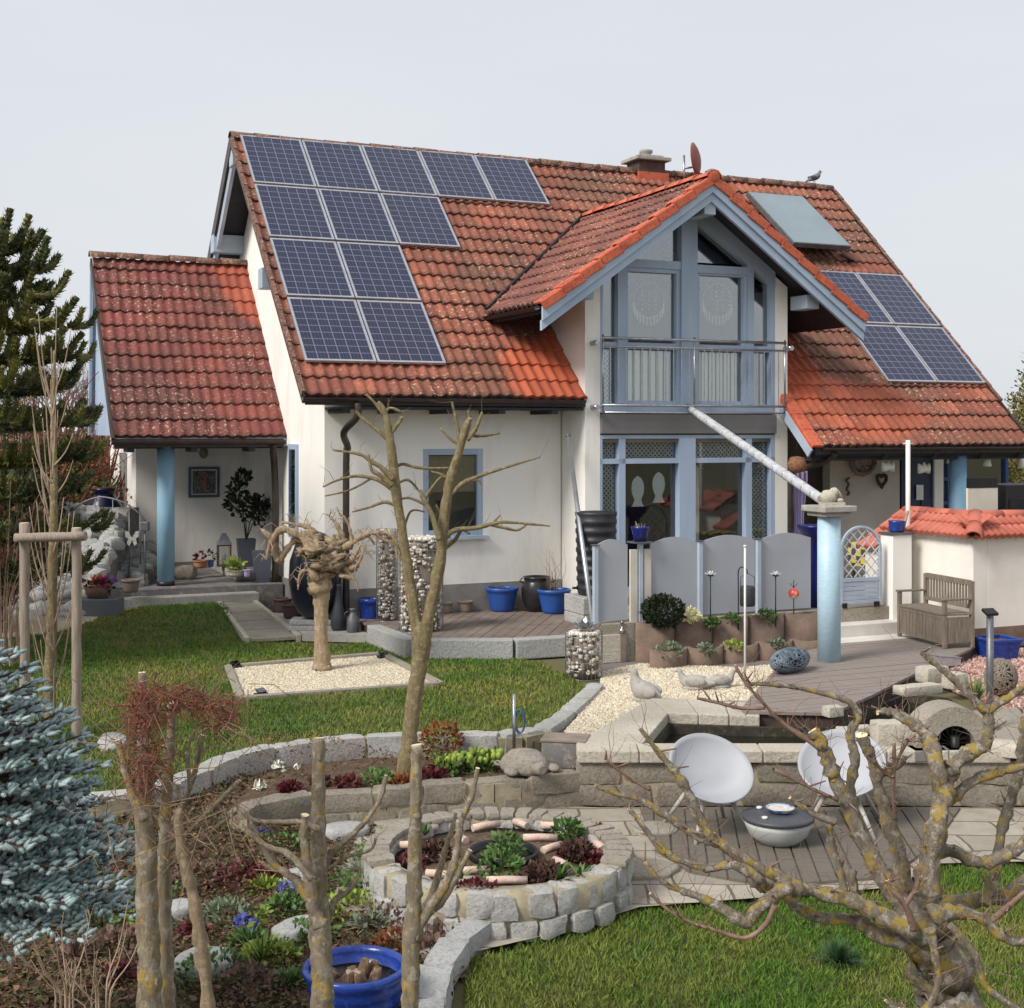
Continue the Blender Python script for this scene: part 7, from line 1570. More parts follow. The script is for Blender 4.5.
# ---- stake frame with the young planted tree
GB='weathered stakes of the tree support'
s0=P(27,735,LAWN); s1=P(78,742,LAWN); DS_=s0.y*.0+12.6
for x,y0,y1,l in ((25,740,523,'left upright wooden stake of the tree support frame'),(77,748,528,'right upright wooden stake of the tree support frame')):
    a=A(x,y0,DS_); b=A(x-.5,y1,DS_); t=thing('tree_stake',l,'stake',a,0,GB); mb=MB(); q=[(b-a)*f+Vector((ru(-.004,.004),ru(-.004,.004),0)) for f in [k/14 for k in range(15)]]; mb.tube(q,[.046*(1+ru(-.05,.05)) for _ in q],12,True,.03); mb.build('stake',M['stake'],t)
    mb=MB(); mb.tube([(b-a),(b-a)+Vector((0,0,.003))],.042,12); mb.build('sawn_top',M['cut'],t)
a=A(15,538,DS_-.09); b=A(86,536,DS_-.09); t=thing('stake_crossbar','pale halved log nailed across the two wooden tree stakes','crossbar',a); mb=MB(); mb.tube([(b-a)*f for f in [k/8 for k in range(9)]],[.043*(1+ru(-.06,.06)) for _ in range(9)],12,True,.03); mb.build('log',M['stake'],t)
base=P(52,748,LAWN+.02); D5=12.9; base=A(50,748,D5); tb=MB(); lb_=MB(); an=[]
for p in ([(50,748,6),(50,700,6),(51,650,5.5),(52,600,5),(53,550,4.5),(54,500,3.5),(55,450,2.4),(54,400,1.6),(55,350,1)],): an+=br(tb,p,D5,9,.08,6,.6)
for _ in range(50):
    x,y=52+ru(-3,3),ru(400,740); dx=ru(-34,34); dy=ru(30,120); br(lb_,[(x,y,.95),(x+dx*.5,y-dy*.45,.7),(x+dx*.8,y-dy,.4)],D5+ru(-.3,.3),5,.05,4,.3)
tree('young_tree','young bare tree with upright thin twigs tied between the two stakes','tree',base,(('trunk',tb,M['bark_young']),('twigs',lb_,M['twigpale'])))
# ---- blue spruce
def needles(mb,p,d,L,n,nl,wd):
    """one fat shoot: a tapering core with short needles set round its axis"""
    d=d.normalized(); b=d.orthogonal().normalized(); c=d.cross(b)
    mb.tube([p,p+d*L*.5,p+d*L],[.010,.012,.006],6,True)
    while len(mb.f[-1])!=3 and False: pass
    for k in range(n):
        f=(k+.5)/n; a=k*2.4+ru(-.3,.3); o=p+d*(L*f); v=(b*math.cos(a)+c*math.sin(a))+d*.6; v.normalize(); s=v.cross(d).normalized()*wd; l=nl*(1.1-.3*f)
        i=[mb.av(o-s),mb.av(o+s),mb.av(o+v*l)]; mb.af(i)
def spruce(name,label,base,H,R,n_wh,mlist,z0=.15,shoot=.055,seed=3):
    rg=random.Random(seed); t=thing(name,label,'spruce',base); tr=MB(); tr.tube([(0,0,0),(0,0,H*.5),(0,0,H)],[.07,.045,.01],10); tr.build('trunk',M['bark_dark'],t)
    N=MB(); Bz=MB()
    for w in range(n_wh):
        f=w/(n_wh-1); z=z0+(H*.97-z0)*f**.92; rad=R*(1-f)**.75+.05; nb=max(5,int(13*(1-f)+5)); ph=rg.uniform(0,6)
        for k in range(nb):
            a=ph+2*PI*k/nb+rg.uniform(-.2,.2); r_=rad*rg.uniform(.8,1.1); dirv_=Vector((math.cos(a),math.sin(a),0)); droop=-.12+.35*f
            pts=[Vector((0,0,z))+dirv_*(r_*q)+Vector((0,0,droop*r_*q+.08*r_*q*q)) for q in (0,.35,.7,1)]; Bz.tube(pts,[.016,.012,.008,.004],5,False)
            ns=max(3,int(r_/.055))
            for j in range(ns):
                q=.22+.78*(j+rg.random())/ns; p=Vector((0,0,z))+dirv_*(r_*q)+Vector((0,0,droop*r_*q+.08*r_*q*q)); side=Vector((-dirv_.y,dirv_.x,0))
                for sg in (-1,1):
                    L=(1.05-q)*r_*.5*rg.uniform(.5,1)+.05; sd=(side*sg+dirv_*.8+Vector((0,0,rg.uniform(-.15,.2)))).normalized(); m_=max(1,int(L/.06))
                    Bz.tube([p,p+sd*L],[.004,.002],4,False)
                    for i in range(m_):
                        o=p+sd*(L*(i+.6)/m_); dd=(sd+Vector((rg.uniform(-.5,.5),rg.uniform(-.5,.5),rg.uniform(.1,.9)))).normalized(); needles(N,o,dd,shoot*rg.uniform(.7,1.15),30,.0175,.0036)
            needles(N,pts[-1],(pts[-1]-pts[-2]),shoot,30,.0175,.0036)
    N.build('needles',mlist,t); Bz.build('boughs',M['bark_dark'],t); return t
nm_=NT('blue_needles'); g=nm_.n('ShaderNodeNewGeometry'); nm_.base(nm_.mix(g.outputs['Random Per Island'],C(170,186,186),C(122,146,148))).rough(.6)
sb_=A(2,950,7.0); spruce('blue_spruce','dense blue spruce with fat needle shoots at the left edge',Vector((sb_.x-.12,sb_.y,sb_.z)),1.62,.80,13,nm_.m,.3)
# big pot of the spruce
t=thing('plant_tub','wide grey tub filled with brown leaf litter under the blue spruce','tub',Vector((sb_.x+.03,sb_.y-.25,LOW+HC))); mb=MB(); mb.lathe([(.3,0),(.36,.2),(.38,.26),(.36,.26),(.34,.2),(.001,.19)],32); mb.build('body',mat('tub_grey',C(104,104,108),C(88,88,92),3,.6),t)
# ---- monkey puzzle tree, left edge
def araucaria():
    rg=random.Random(11); base=Vector((A(-22,640,17.2).x,17.2,LAWN+HC+.2)); t=thing('monkey_puzzle_tree','tall dark green monkey puzzle tree with upswept scaly branches at the left edge','tree',base); H=5.2
    tr=MB(); tr.tube([(0,0,0),(0,0,H*.5),(0,0,H)],[.16,.12,.05],12); tr.build('trunk',M['bark_dark'],t); Lf=MB()
    def scaly(pts,r,n_ring=9,sp=.045):
        s_=spline([tuple(p) for p in pts],5)
        L=0; last=None; 
        Lf.tube([p for p in s_],r*.5,6,False)
        for i in range(1,len(s_)):
            a,b=Vector(s_[i-1]),Vector(s_[i]); d=(b-a); l=d.length; 
            if l<1e-5: continue
            d.normalize(); u_=d.orthogonal().normalized(); w_=d.cross(u_); m=max(1,int(l/sp))
            for k in range(m):
                p=a+(b-a)*(k/m); rr=r*(1-.35*(i/len(s_))**3)
                for q in range(n_ring):
                    an=2*PI*q/n_ring+k*.35+i; v=u_*math.cos(an)+w_*math.sin(an); s=v.cross(d)*r*.34
                    o=p+v*rr*.4; j=[Lf.av(o-s),Lf.av(o+s),Lf.av(o+v*rr*rg.uniform(.5,1.2)+d*sp*rg.uniform(.8,1.9))]; Lf.af(j)
    whs=[(.9,1.4),(1.4,1.5),(1.9,1.65),(2.35,1.6),(2.8,1.55),(3.25,1.45),(3.65,1.35),(4.05,1.25),(4.4,1.1),(4.75,.9),(5.05,.6)]
    for zi,(z,r) in enumerate(whs):
        nb=7
        for k in range(nb):
            a=2*PI*k/nb+rg.uniform(-.25,.25)+zi*.4; rr=r*rg.uniform(.8,1.1); d=Vector((math.cos(a),math.sin(a),0)); s=Vector((-d.y,d.x,0))
            up=.30+.03*zi
            P0=[Vector((0,0,z)),Vector((0,0,z-.02))+d*rr*.4,Vector((0,0,z+.03))+d*rr*.75,Vector((0,0,z+up*.8))+d*rr]
            scaly(P0,.085)
            for j in range(6):
                f=rg.uniform(.3,.97); p=Vector((0,0,z+.03*f))+d*rr*f; sg=rg.choice((-1,1)); L=rg.uniform(.2,.42); scaly([p,p+(s*sg*.6+d*.5)*L+Vector((0,0,.04)),p+(s*sg*.8+d*.8)*L+Vector((0,0,.22))],.062,8)
    m=NT('araucaria_scales'); g=m.n('ShaderNodeNewGeometry'); m.base(m.mix(m.ramp(m.noise(1.4,4,.6),[(.4,0.),(.66,.9)]),m.mix(g.outputs['Random Per Island'],C(78,90,52),C(40,52,36)),C(140,134,68))).rough(.55); Lf.build('scaly_branches',m.m,t)
araucaria()
# ---- bare shrubs and hedges at the left and right background
def bareshrub(name,label,base,H,R,n,m,cat='shrub',leafm=None,nl=0,r0=.02,group=None,arch=.3):
    t=thing(name,label,cat,base,0,group); mb=MB(); an=[]
    for k in range(n):
        a=ru(0,2*PI); rr=R*math.sqrt(rnd()); h=H*ru(.55,1.05); d=Vector((math.cos(a),math.sin(a),0)); p0=d*rr*.25; p3=d*rr+Vector((0,0,h)); p1=p0+Vector((0,0,h*.4)); p2=p0.lerp(p3,.6)+Vector((0,0,h*.2*arch)); q=spline([p0,p1,p2,p3],3); mb.tube(q,[r0*(1-.8*i/len(q)) for i in range(len(q))],5,False); an+=q[3:]
        for _ in range(5):
            p=Vector(random.choice(q[2:])); e=p+(d*ru(-.3,.8)+Vector((ru(-.6,.6),ru(-.6,.6),ru(0,.9))))*H*.22; mb.tube([p,(p+e)/2+Vector((0,0,.03)),e],[r0*.3,r0*.22,r0*.12],4,False); an.append(tuple((p+e)/2)); an.append(tuple(e))
    mb.build('stems',m,t)
    if leafm:
        lf=MB()
        for _ in range(nl): leaves(lf,random.choice(an),2,.06,.045,hollow=.2)
        lf.build('leaves',leafm,t)
    return t
bg_=lambda px,d,z=LAWN+.1: Vector(((px-512)/F*d,d,z+HC))
GH='bare shrubs behind the monkey puzzle tree'
bareshrub('bare_shrub','tall brown bare shrub behind the monkey puzzle tree at the left edge',bg_(10,22),3.4,1.6,70,M['twigrust'],leafm=M['rustleaf'],nl=500,group=GH,r0=.03)
bareshrub('bare_shrub','russet bare shrub between the monkey puzzle tree and the porch',bg_(78,25),3.3,1.5,80,M['twigrust'],leafm=M['rustleaf'],nl=700,group=GH,r0=.03)
bareshrub('bare_shrub','pale twiggy shrub with arching stems in front of the rockery at the left edge',bg_(2,16.5),2.2,1.1,46,M['twigpale'],group=GH,r0=.008)
bareshrub('bare_shrub','brown leaf covered shrub low behind the pale rocks',bg_(60,23.5),1.7,1.4,80,M['twigrust'],leafm=M['rustleaf'],nl=1100,group=GH,r0=.02)
bareshrub('bare_shrub','dense brown bush at the far left behind the sand path',bg_(-10,18.6),1.6,1.0,70,M['twigrust'],leafm=M['rustleaf'],nl=900,group=GH,r0=.015)
def baretree(label,base,H,seed,m,spread=.5,dep=5,r0=.16):
    rg=random.Random(seed); t=thing('bare_tree',label,'tree',base,0); tr=MB(); b=MB()
    def grow(p,d,L,r,k):
        e=p+d*L; mid=(p+e)/2+Vector((rg.uniform(-.06,.06),rg.uniform(-.06,.06),rg.uniform(-.03,.03)))*L; (tr if k==dep else b).tube([p,mid,e],[r,r*.85,r*.66],8 if k>2 else 4,False)
        if k==0: return
        for _ in range(3 if k>1 else 4):
            v=(d+Vector((rg.uniform(-1,1),rg.uniform(-1,1),rg.uniform(-.3,.9)))*spread*1.3).normalized(); grow(p+(e-p)*rg.uniform(.55,1),v,L*rg.uniform(.62,.85),r*.55,k-1)
    grow(Vector((0,0,0)),Vector((0,0,1)),H*.28,r0,dep); tr.build('trunk',m,t); b.build('branches',m,t); return t
M['twigfar']=mat('far_twig',C(128,116,112),C(108,98,96),5,.9)
baretree('distant bare tree rising behind the right roof slope at the right edge',bg_(1042,42),7.2,5,M['twigfar'],.62,6,.14)
baretree('distant bare tree behind the left shrubs beside the porch roof',bg_(66,40),6.6,9,M['twigfar'],.6,6,.14)
baretree('second distant bare tree farther left behind the monkey puzzle tree',bg_(-20,44),7.4,14,M['twigfar'],.6,6,.14)
def conifer(label,base,H,R,n,m1,seed=0,cat='tree',name='evergreen_bush'):
    t=thing(name,label,cat,base); tr=MB(); tr.tube([(0,0,0),(0,0,H*.8)],[.12,.04],8); tr.build('trunk',M['bark_dark'],t); mb=MB()
    for _ in range(n):
        f=rnd(); z=H*f; r_=R*math.sqrt(max(0,1-(f*1.02-.15)**2))*(1-f*.45); a=ru(0,2*PI); q=r_*(.55+.5*rnd()**.6)*(1+.2*noise.noise(Vector((math.cos(a)*2,math.sin(a)*2,z*1.3+seed)))); c=Vector((q*math.cos(a),q*math.sin(a),z)); leaves(mb,c,9,.18,.055,elong=1.8)
    mb.build('foliage',m1,t); return t
olive=leaf('olive_foliage',C(150,140,84),C(104,104,62),1.2,.8)
conifer('mossy olive green conifer crown just behind the right roof verge',bg_(1060,29),4.3,1.8,2600,olive,2)
conifer('dark evergreen bush low at the left edge behind the stakes',bg_(18,21),2.1,1.1,1500,M['darkleaf'],5)
conifer('yellowish evergreen bush between the monkey puzzle tree and the urn',bg_(64,24.5),2.4,1.0,1400,olive,8)
# hedge line far behind (reads as one mass)
mb=MB(); rg=random.Random(4)
for k in range(5200):
    x=rg.uniform(-34,34); y=52+rg.uniform(0,3); z=rg.uniform(0,3.0+1.2*noise.noise(Vector((x*.3,1,2)))); leaves(mb,(x,y,z+.4),2,.5,.34)
mb.build('distant_hedge',mat('hedge_far',C(112,100,76),C(84,80,56),.6,.9),label='long brownish hedge far behind the house',cat='hedge',kind='stuff')
mb=MB(); mb.bx(-34,34,53,54.5,-.1,2.6) ; mb.build('hedge_bank',mat('hedge_core',C(84,76,58),C(66,62,46),.6,.95),kind='structure')
# ---- planting beds
def clump(name,label,px,py,z,parts,cat='plant',group=None):
    t=thing(name,label,cat,P(px,py,z) if not isinstance(px,Vector) else px,0,group)
    for nm,fn,m in parts: mb=MB(); fn(mb); mb.build(nm,m,t)
    return t
def ball_(R,n,s,sh=(1,1,.8),z=None): return lambda mb: leaves(mb,(0,0,R*.7 if z is None else z),n,R,s,sh,hollow=.5)
def ros(n,L,w,e0=.3,e1=1.4,dr=.25,z=0): return lambda mb: rosette(mb,(0,0,z),n,L,w,e0,e1,dr)
clump('garden_bush','rust-orange leaved bush in the flower bed beside the forked tree',441,760,BED,(('leaves',ball_(.2,520,.03,(1,.9,1),.16),M['rustleaf']),('leaves_green',ball_(.17,160,.03,(1,.9,1),.14),M['limeleaf'])),'bush')
for i,(x,y,l) in enumerate(((447,775,'yellow-green spurge at the foot of the rust-orange bush'),(462,772,'yellow-green spurge in the middle of the row'),(478,770,'yellow-green spurge third from the rust-orange bush'),(493,770,'yellow-green spurge nearest the stone turtle'))):
    clump('spurge_plant',l,x,y,BED,(('flower_heads',lambda mb:[mb.ball((ru(-.11,.11),ru(-.1,.1),ru(.1,.17)),(.028,.028,.034),8,6) for _ in range(20)],M['limeleaf']),('leaves',ball_(.12,120,.045,(1,1,.7),.06),M['green'])),'plant','yellow-green spurge plants in the bed')
for x,y,l,m,R in ((348,788,'dark red houseleek clump in the bed left of the forked tree','redleaf',.09),(378,784,'low bright green cushion in the bed','green',.12),(403,786,'rust coloured sedge at the foot of the forked tree','rustleaf',.08),(432,780,'dark red leafed clump under the spurge','redleaf',.09),(290,792,'small dark red clump at the left end of the bed','redleaf',.07),(320,785,'faded brown clump near the left end of the bed','purpleheath',.08)):
    clump('bed_plant',l,x,y,BED,(('leaves',ball_(R,150,.035,(1.2,1,.5),R*.4),M[m]),),'plant','small plants in the flower bed')
# round bed contents
rz=zr1+HC-.07
def RB(px,py): p=P(px,py,zr1-.07); return Vector((p.x,p.y,rz))
t=thing('pond_ring','black plastic ring bedded in soil in the middle of the round bed','ring',RB(503,858)); mb=MB(); mb.lathe([(.25,.0),(.26,.05),(.245,.065),(.23,.05),(.225,-.0)],40,sq=1); mb.build('ring',M['black'],t); mb=MB(); mb.lathe([(.228,.015),(.001,.025)],24); mb.build('soil',M['soil'],t)
GT='clay roof rolls edging the round bed'
claym=mat('pale_clay',C(206,180,164),C(184,150,134),7,.8,.2,60,c3=C(206,200,192))
rolls=[(425,832,.2,.3,'far left'),(450,826,.24,.2,'at the back left'),(486,829,.24,.55,'behind the black ring'),(521,827,.16,-.9,'at the back centre'),(560,829,.3,-.06,'at the back right'),(540,841,.26,.0,'right behind the black ring'),(420,848,.3,.05,'at the left'),(430,862,.2,.12,'second at the left'),(440,878,.2,-.3,'at the front left'),(460,884,.2,.1,'left of the front plants'),(507,884,.28,.0,'front centre on the rim'),(552,851,.2,.8,'right of the black ring'),(560,866,.14,-1,'right of the fern'),(599,849,.16,-1.2,'at the far right'),(475,874,.22,.15,'below the black ring'),(452,857,.13,-1.1,'standing at the left of the ring'),(462,842,.13,-1.0,'standing at the upper left of the ring')]
for x,y,L,a,l in rolls:
    t=thing('clay_roll','half buried pale clay roll %s'%l,'clay roll',RB(x,y)+Vector((0,0,.025)),a,GT); mb=MB(); mb.tube([(-L/2,0,0),(0,0,.004),(L/2,0,0)],.028,12,True); mb.build('roll',claym,t)
for x,y,l,fn in ((505,858,'ferny green plant inside the black ring',(('leaves',ros(40,.2,.03,.4,1.3,.3),M['green']),('small_leaves',ball_(.12,160,.035,(1,1,.7),.08),M['green']))),
  (500,876,'ferny grey-green plant before the black ring',(('leaves',ball_(.14,220,.035,(1.1,1,.6),.07),M['green']),)),(460,884,'broad leaved green plant at the front left of the round bed',(('leaves',ros(22,.2,.04,.3,1.2,.3),M['green']),)),
  (568,838,'ferny green plant at the back right of the round bed',(('leaves',ball_(.1,150,.035,(1,1,.6),.06),M['green']),)),(558,883,'broad leaved tulips at the front right of the round bed',(('leaves',ros(18,.22,.05,.4,1.4,.3),M['green']),)),(580,878,'green plant near the right rim of the round bed',(('leaves',ros(20,.18,.035,.3,1.2,.3),M['green']),)),
  (425,835,'green tulip leaves at the back left of the round bed',(('leaves',ros(12,.16,.035,.5,1.4,.2),M['green']),)),(412,866,'dark red clump at the left of the round bed',(('leaves',ball_(.09,110,.03,(1,1,.5),.03),M['redleaf']),)),
  (470,893,'dark red houseleeks along the front rim',(('leaves',ball_(.12,170,.03,(1.8,.5,.4),.02),M['redleaf']),)),(592,862,'dark red houseleeks along the right rim',(('leaves',ball_(.1,130,.03,(.6,1.6,.4),.02),M['redleaf']),)),(597,835,'small dark red clump at the back right rim',(('leaves',ball_(.06,80,.03,(1,1,.5),.02),M['redleaf']),))):
    clump('bed_plant',l,RB(x,y),0,0,fn,'plant','plants in the round bed')
for x,y,l in ((577,858,'brown furry dead cushion at the right of the round bed'),(545,880,'brown furry dead cushion at the front of the round bed'),(432,858,'small brown dead cushion at the left of the round bed')):
    clump('dead_cushion',l,RB(x,y),0,0,(('fibres',ball_(.11,600,.035,(1.1,1,.6),.03),mat('brown_fibre',C(96,66,54),C(66,46,40),9,.95) if 'brown_fibre' not in bpy.data.materials else bpy.data.materials['brown_fibre']),),'plant')
# lower garden planting
def SG(px,py): p=P(px,py,LOW+.02); return p
low=[(240,835,.16,'purpleheath'),(215,860,.14,'green'),(260,850,.15,'limeleaf'),(200,885,.2,'purpleheath'),(240,885,.18,'redleaf'),(265,890,.14,'limeleaf'),(225,920,.15,'greyleaf'),(285,912,.12,'green'),(250,945,.16,'green'),(270,960,.14,'limeleaf'),(300,905,.14,'greyleaf'),(110,905,.2,'green'),(90,930,.18,'green'),(120,950,.16,'purpleheath'),(60,925,.2,'purpleheath'),(195,935,.14,'redleaf'),(215,980,.2,'green'),(250,990,.17,'purpleheath'),(290,985,.12,'green'),(120,980,.15,'redleaf'),(360,880,.2,'greyleaf'),(385,900,.22,'greyleaf'),(350,915,.18,'limeleaf'),(395,925,.2,'purpleheath'),(440,925,.2,'purpleheath'),(455,940,.16,'purpleheath'),(370,930,.16,'greyleaf'),(340,895,.16,'green'),(225,810,.16,'purpleheath'),(240,820,.13,'purpleheath'),(260,815,.15,'green'),(200,830,.2,'purpleheath'),(290,850,.13,'green'),(180,860,.16,'purpleheath'),(150,900,.18,'green'),(135,925,.13,'limeleaf'),(425,955,.16,'purpleheath'),(380,860,.16,'green'),(320,860,.14,'purpleheath'),(75,960,.18,'purpleheath'),(30,900,.2,'purpleheath'),(400,950,.14,'rustleaf'),(270,880,.12,'redleaf'),(310,940,.14,'green')]
wd={'purpleheath':'low brown-purple heather cushion','green':'low green leafy clump','limeleaf':'yellow-green leafy clump','redleaf':'dark red low clump','greyleaf':'grey-green bushy herb','rustleaf':'rust-brown dry clump'}
def place(x,y):
    near=[(143,850,'the twin sawn trunks'),(320,850,'the tallest sawn trunk'),(415,850,'the trunk right of the blue tub'),(30,850,'the blue spruce'),(498,880,'the round bed'),(355,965,'the blue tub')]
    q=min(near,key=lambda k:(k[0]-x)**2+((k[1]-y)*.9)**2); dx=x-q[0]; dy=y-q[1]
    side=('right of ' if dx>0 else 'left of ') if abs(dx)>abs(dy) else ('in front of ' if dy>0 else 'behind '); return side+q[2]
seen={}
for x,y,R,m in low:
    l=wd[m]+' '+place(x,y); seen[l]=seen.get(l,0)+1
    if seen[l]>1: l+=[', farther right',', nearer the front',', at the back'][min(seen[l]-2,2)]
    if rnd()<.35: parts=(('leaves',ros(50,R*1.5,.016,.4,1.4,.35),M[m]),('low_leaves',ball_(R*.7,110,.03,(1.2,1.1,.5),.02),M[m]))
    else: parts=(('leaves',ball_(R,330,.028,(1.2,1.1,.55),R*.25),M[m]),)
    clump('ground_plant',l,SG(x,y),0,0,parts,'plant','low plants of the lower garden')
for x,y,l in ((288,805,'clump of long narrow daffodil leaves with white flowers by the low wall'),(262,965,'strap leaved green lily clump left of the blue tub'),(262,822,'daffodil leaves left of the tallest sawn trunk')):
    clump('daffodil_clump',l,SG(x,y),0,0,(('leaves',ros(30,.3,.022,.7,1.45,.2),M['green']),('flowers',(lambda mb:[leaves(mb,(ru(-.12,.12),ru(-.08,.08),ru(.26,.34)),9,.03,.035) for _ in range(3)]),M['curtain'] if y<830 else M['limeleaf'])),'plant')
for x,y,l in ((290,902,'blue flowering hyacinths beside the tallest sawn trunk'),(245,940,'small blue flowers among green leaves left of the blue tub'),(262,850,'blue flowers behind the small white stepping stone')):
    clump('blue_flowers',l,SG(x,y),0,0,(('flowers',ball_(.07,70,.025,(1,1,.8),.1),mat('flower_blue',C(84,88,170),C(64,70,150),5,.6) if 'flower_blue' not in bpy.data.materials else bpy.data.materials['flower_blue']),('leaves',ros(18,.16,.016,.4,1.3,.2),M['green'])),'flowers')
# litter of dead leaves and small green ground cover
so_n=[(p[0],p[1]) for p in so]
def litter(name,poly,z,N,s,m,label):
    xs=[p[0] for p in poly]; ys=[p[1] for p in poly]; r=np.random.default_rng(N); x=r.uniform(max(min(xs),-4),max(xs),N*3); y=r.uniform(max(min(ys),6),max(ys),N*3); ok=inpoly(x,y,poly); x=x[ok][:N]; y=y[ok][:N]; n=len(x)
    hw=np.array([max(0,1-min(math.hypot(a-c[0],b-c[1]) for c in c1[:48:3])/1.5) for a,b in zip(x,y)]); zz=z+.3*hw*hw*(3-2*hw)+.03
    V=r.normal(0,1,(n,4,3)); V[:,:,2]*=.5; V/=np.linalg.norm(V,axis=2,keepdims=True); V*=s*r.uniform(.4,1.3,(n,1,1)); V+=np.stack([x,y,zz+r.uniform(0,.03,n)],1)[:,None]
    return quads(name,V.reshape(-1,3),np.arange(n*4).reshape(n,4),M[m],label=label,category='leaf litter',kind='stuff')
M['litter']=grassmat('leaf_litter',C(136,104,76),C(84,60,48),C(118,84,66),.5); M['cover']=grassmat('ground_cover',C(92,112,60),C(60,78,44),C(110,100,70),.8)
litter('leaf_litter',so_n,LOW+HC,26000,.024,'litter','brown dead leaves scattered over the lower garden soil'); litter('ground_cover',so_n,LOW+HC,24000,.02,'cover','tiny green weeds scattered over the lower garden soil')
litter('bed_litter',bedpoly,BED+HC-.02,2600,.016,'litter','brown dry scraps on the flower bed soil')
for x,y,l,m in ((838,965,'dark green tuft of long leaves on the lower lawn beneath the lichen tree','green'),):
    clump('grass_tuft',l,x,y,LOW,(('leaves',ros(260,.24,.011,.3,1.45,.3),leaf('tuft_leaf',C(66,98,56),C(46,72,44),6,.5)),),'plant')
clump('round_bush','dark green clipped round bush in the first upper planter',up[0]+Vector((.1,0,0)),0,0,(('leaves',ball_(.27,1500,.035,(1,.8,.72),.2),M['darkleaf']),),'bush')
clump('hydrangea_head','pale yellow dried flower head beside the dark round bush',up[1]+Vector((-.05,-.05,0)),0,0,(('petals',ball_(.12,260,.03,(1,1,.75),.12),mat('pale_petal',C(232,226,176),C(214,206,150),8,.7)),),'flowers')
for i,(b,l,R,m) in enumerate(((up[2],'small upright green plant in the third upper planter',.1,'green'),(up[3],'green cushion plant in the fourth upper planter',.13,'green'),(up[1]+Vector((.25,0,0)),'small green tuft between the second and third upper planters',.08,'green'),(lowp[0],'grey-green thyme in the first lower planter',.16,'greyleaf'),(lowp[2]+Vector((-.1,0,0)),'yellow-green plant in the third lower planter',.11,'limeleaf'),(lowp[1],'dry grey-green plant in the second lower planter',.09,'greyleaf'),(lowp[3],'grey-green plant in the fourth lower planter',.09,'greyleaf'))):
    clump('planter_plant',l,b,0,0,(('leaves',ball_(R,220,.03,(1.1,.9,.6),R*.3),M[m]),),'plant','plants in the half round planters')
clump('pond_reed','tuft of green and straw coloured reeds at the right edge of the pond',P(975,705,COPE-.1),0,0,(('leaves',ros(46,.42,.018,.8,1.5,.2),M['green']),('dry_leaves',ros(30,.4,.014,.6,1.5,.2),M['yuccaleaf'])),'plant')
p=P(1010,652,GRAV+.27)
# thin bare twigs before the spruce tub and rocks at the bottom edge
for i,(x,y,l) in enumerate(((68,1000,'thin pale bare shrub by the bottom rocks'),(100,1010,'thin pale bare shrub leaning right at the bottom rocks'))):
    bareshrub('bare_twigs',l,A(x,y+20,6.2),.5,.28,7,M['twigpale'],r0=.006,group='thin bare twigs at the bottom left')
for i,(x,y,w,h,l,m) in enumerate(((35,1000,.16,.12,'pale grey boulder at the bottom edge below the spruce tub','kerb'),(75,1012,.14,.1,'tan boulder at the bottom edge','wallstone'),(115,1003,.17,.12,'grey-tan boulder left of the twin sawn trunks','wallstone'),(185,1008,.12,.1,'dark grey boulder right of the twin sawn trunks','kerb'),(10,985,.15,.1,'pale flat rock at the left bottom corner','kerb'))):
    b=A(x,y,6.9); b.z=LOW+HC+.03; mb=MB(); rblock(mb,(0,0,.06),(w*2,w*1.5,h*2),ru(0,2),6,.07,2.6); mb.build('boulder',M[m],None,b,label=l,cat='boulder',group='boulders along the bottom edge')
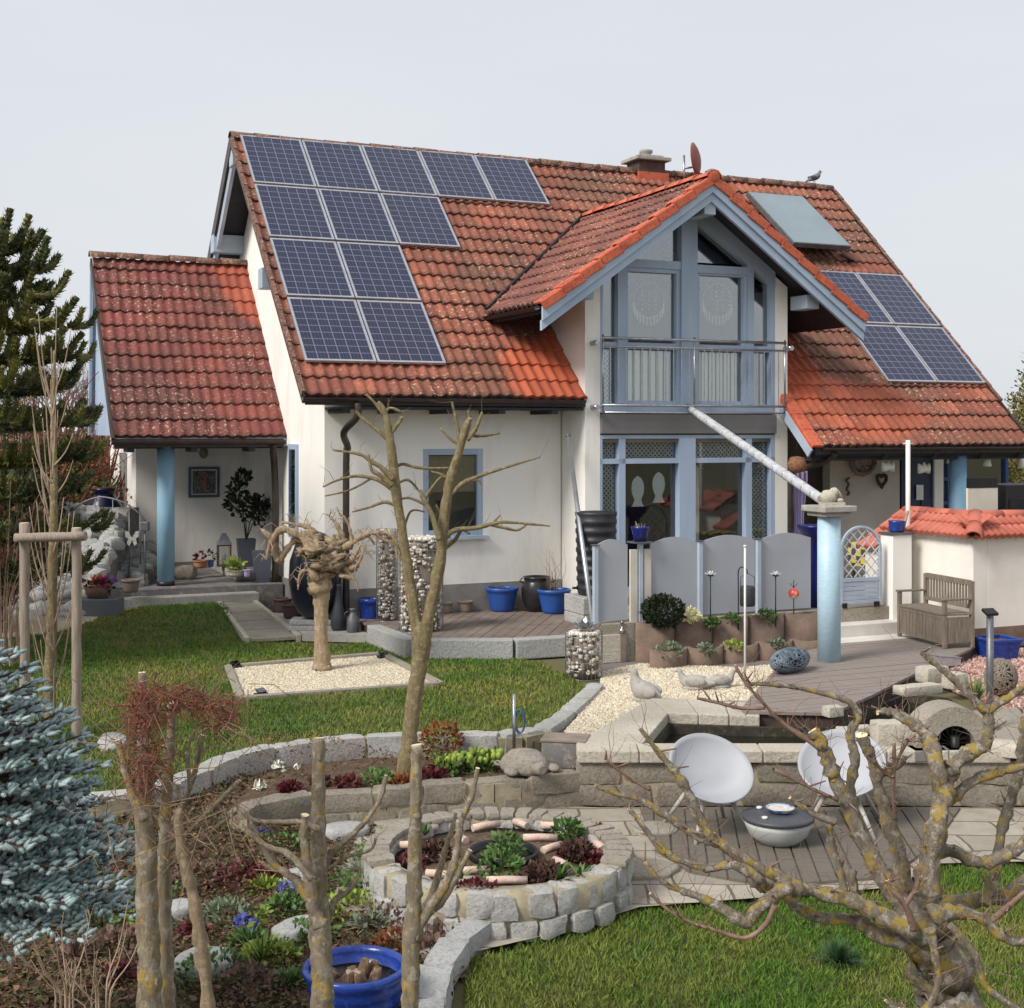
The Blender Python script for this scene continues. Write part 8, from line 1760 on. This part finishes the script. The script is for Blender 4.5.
# ================= LIGHT, SKY, CAMERA =================
w=bpy.data.worlds.new('World'); scene.world=w; w.use_nodes=True; nt=w.node_tree; bg=nt.nodes['Background']
SUN_EL=math.radians(42); SUN_AZ=math.radians(-48)       # azimuth from the view direction's back: light comes over the left shoulder
sk=nt.nodes.new('ShaderNodeTexSky'); sk.sky_type='NISHITA'; sk.sun_disc=False; sk.sun_elevation=SUN_EL
sd_=Vector((-math.sin(math.radians(50)),-math.cos(math.radians(50)),0))   # towards the sun on the ground
sk.sun_rotation=math.atan2(sd_.x,sd_.y); sk.dust_density=3; sk.air_density=1.2; sk.ozone_density=1
# an even layer of cloud: the blue of the clear sky is mostly replaced by pale grey
mx=nt.nodes.new('ShaderNodeMix'); mx.data_type='RGBA'; mx.inputs[0].default_value=.93
tc=nt.nodes.new('ShaderNodeTexCoord'); nz=nt.nodes.new('ShaderNodeTexNoise'); nz.inputs['Scale'].default_value=1.6; nz.inputs['Detail'].default_value=4
mp=nt.nodes.new('ShaderNodeMapping'); mp.inputs['Scale'].default_value=(1,1,4); nt.links.new(tc.outputs['Generated'],mp.inputs[0]); nt.links.new(mp.outputs[0],nz.inputs[0])
rp_=nt.nodes.new('ShaderNodeValToRGB'); rp_.color_ramp.elements[0].position=.3; rp_.color_ramp.elements[1].position=.75
rp_.color_ramp.elements[0].color=(6.4,6.75,7.25,1); rp_.color_ramp.elements[1].color=(7.1,7.35,7.7,1)
nt.links.new(nz.outputs[0],rp_.inputs[0]); nt.links.new(sk.outputs[0],mx.inputs[6]); nt.links.new(rp_.outputs[0],mx.inputs[7]); nt.links.new(mx.outputs[2],bg.inputs[0])
bg.inputs[1].default_value=.1
sl=bpy.data.lights.new('sun','SUN'); sl.energy=3.3; sl.angle=math.radians(20); sl.color=(1,.95,.88); so=bpy.data.objects.new('sun',sl); COL.objects.link(so)
dirv=Vector((sd_.x*math.cos(SUN_EL),sd_.y*math.cos(SUN_EL),math.sin(SUN_EL))); so.rotation_euler=dirv.to_track_quat('Z','Y').to_euler(); so.location=(0,0,30)
cd_=bpy.data.cameras.new('camera'); cam=bpy.data.objects.new('camera',cd_); COL.objects.link(cam); cam.location=(0,0,HC); cam.rotation_euler=(math.radians(90),0,0)
cd_.sensor_width=36; cd_.lens=F/1024*36; cd_.shift_y=-(504-HY)/1024; cd_.clip_end=3000; cd_.clip_start=.1; scene.camera=cam
vs=scene.view_settings; vs.view_transform='Standard'; vs.look='None'; vs.exposure=.18; vs.gamma=1; vs.use_curve_mapping=False
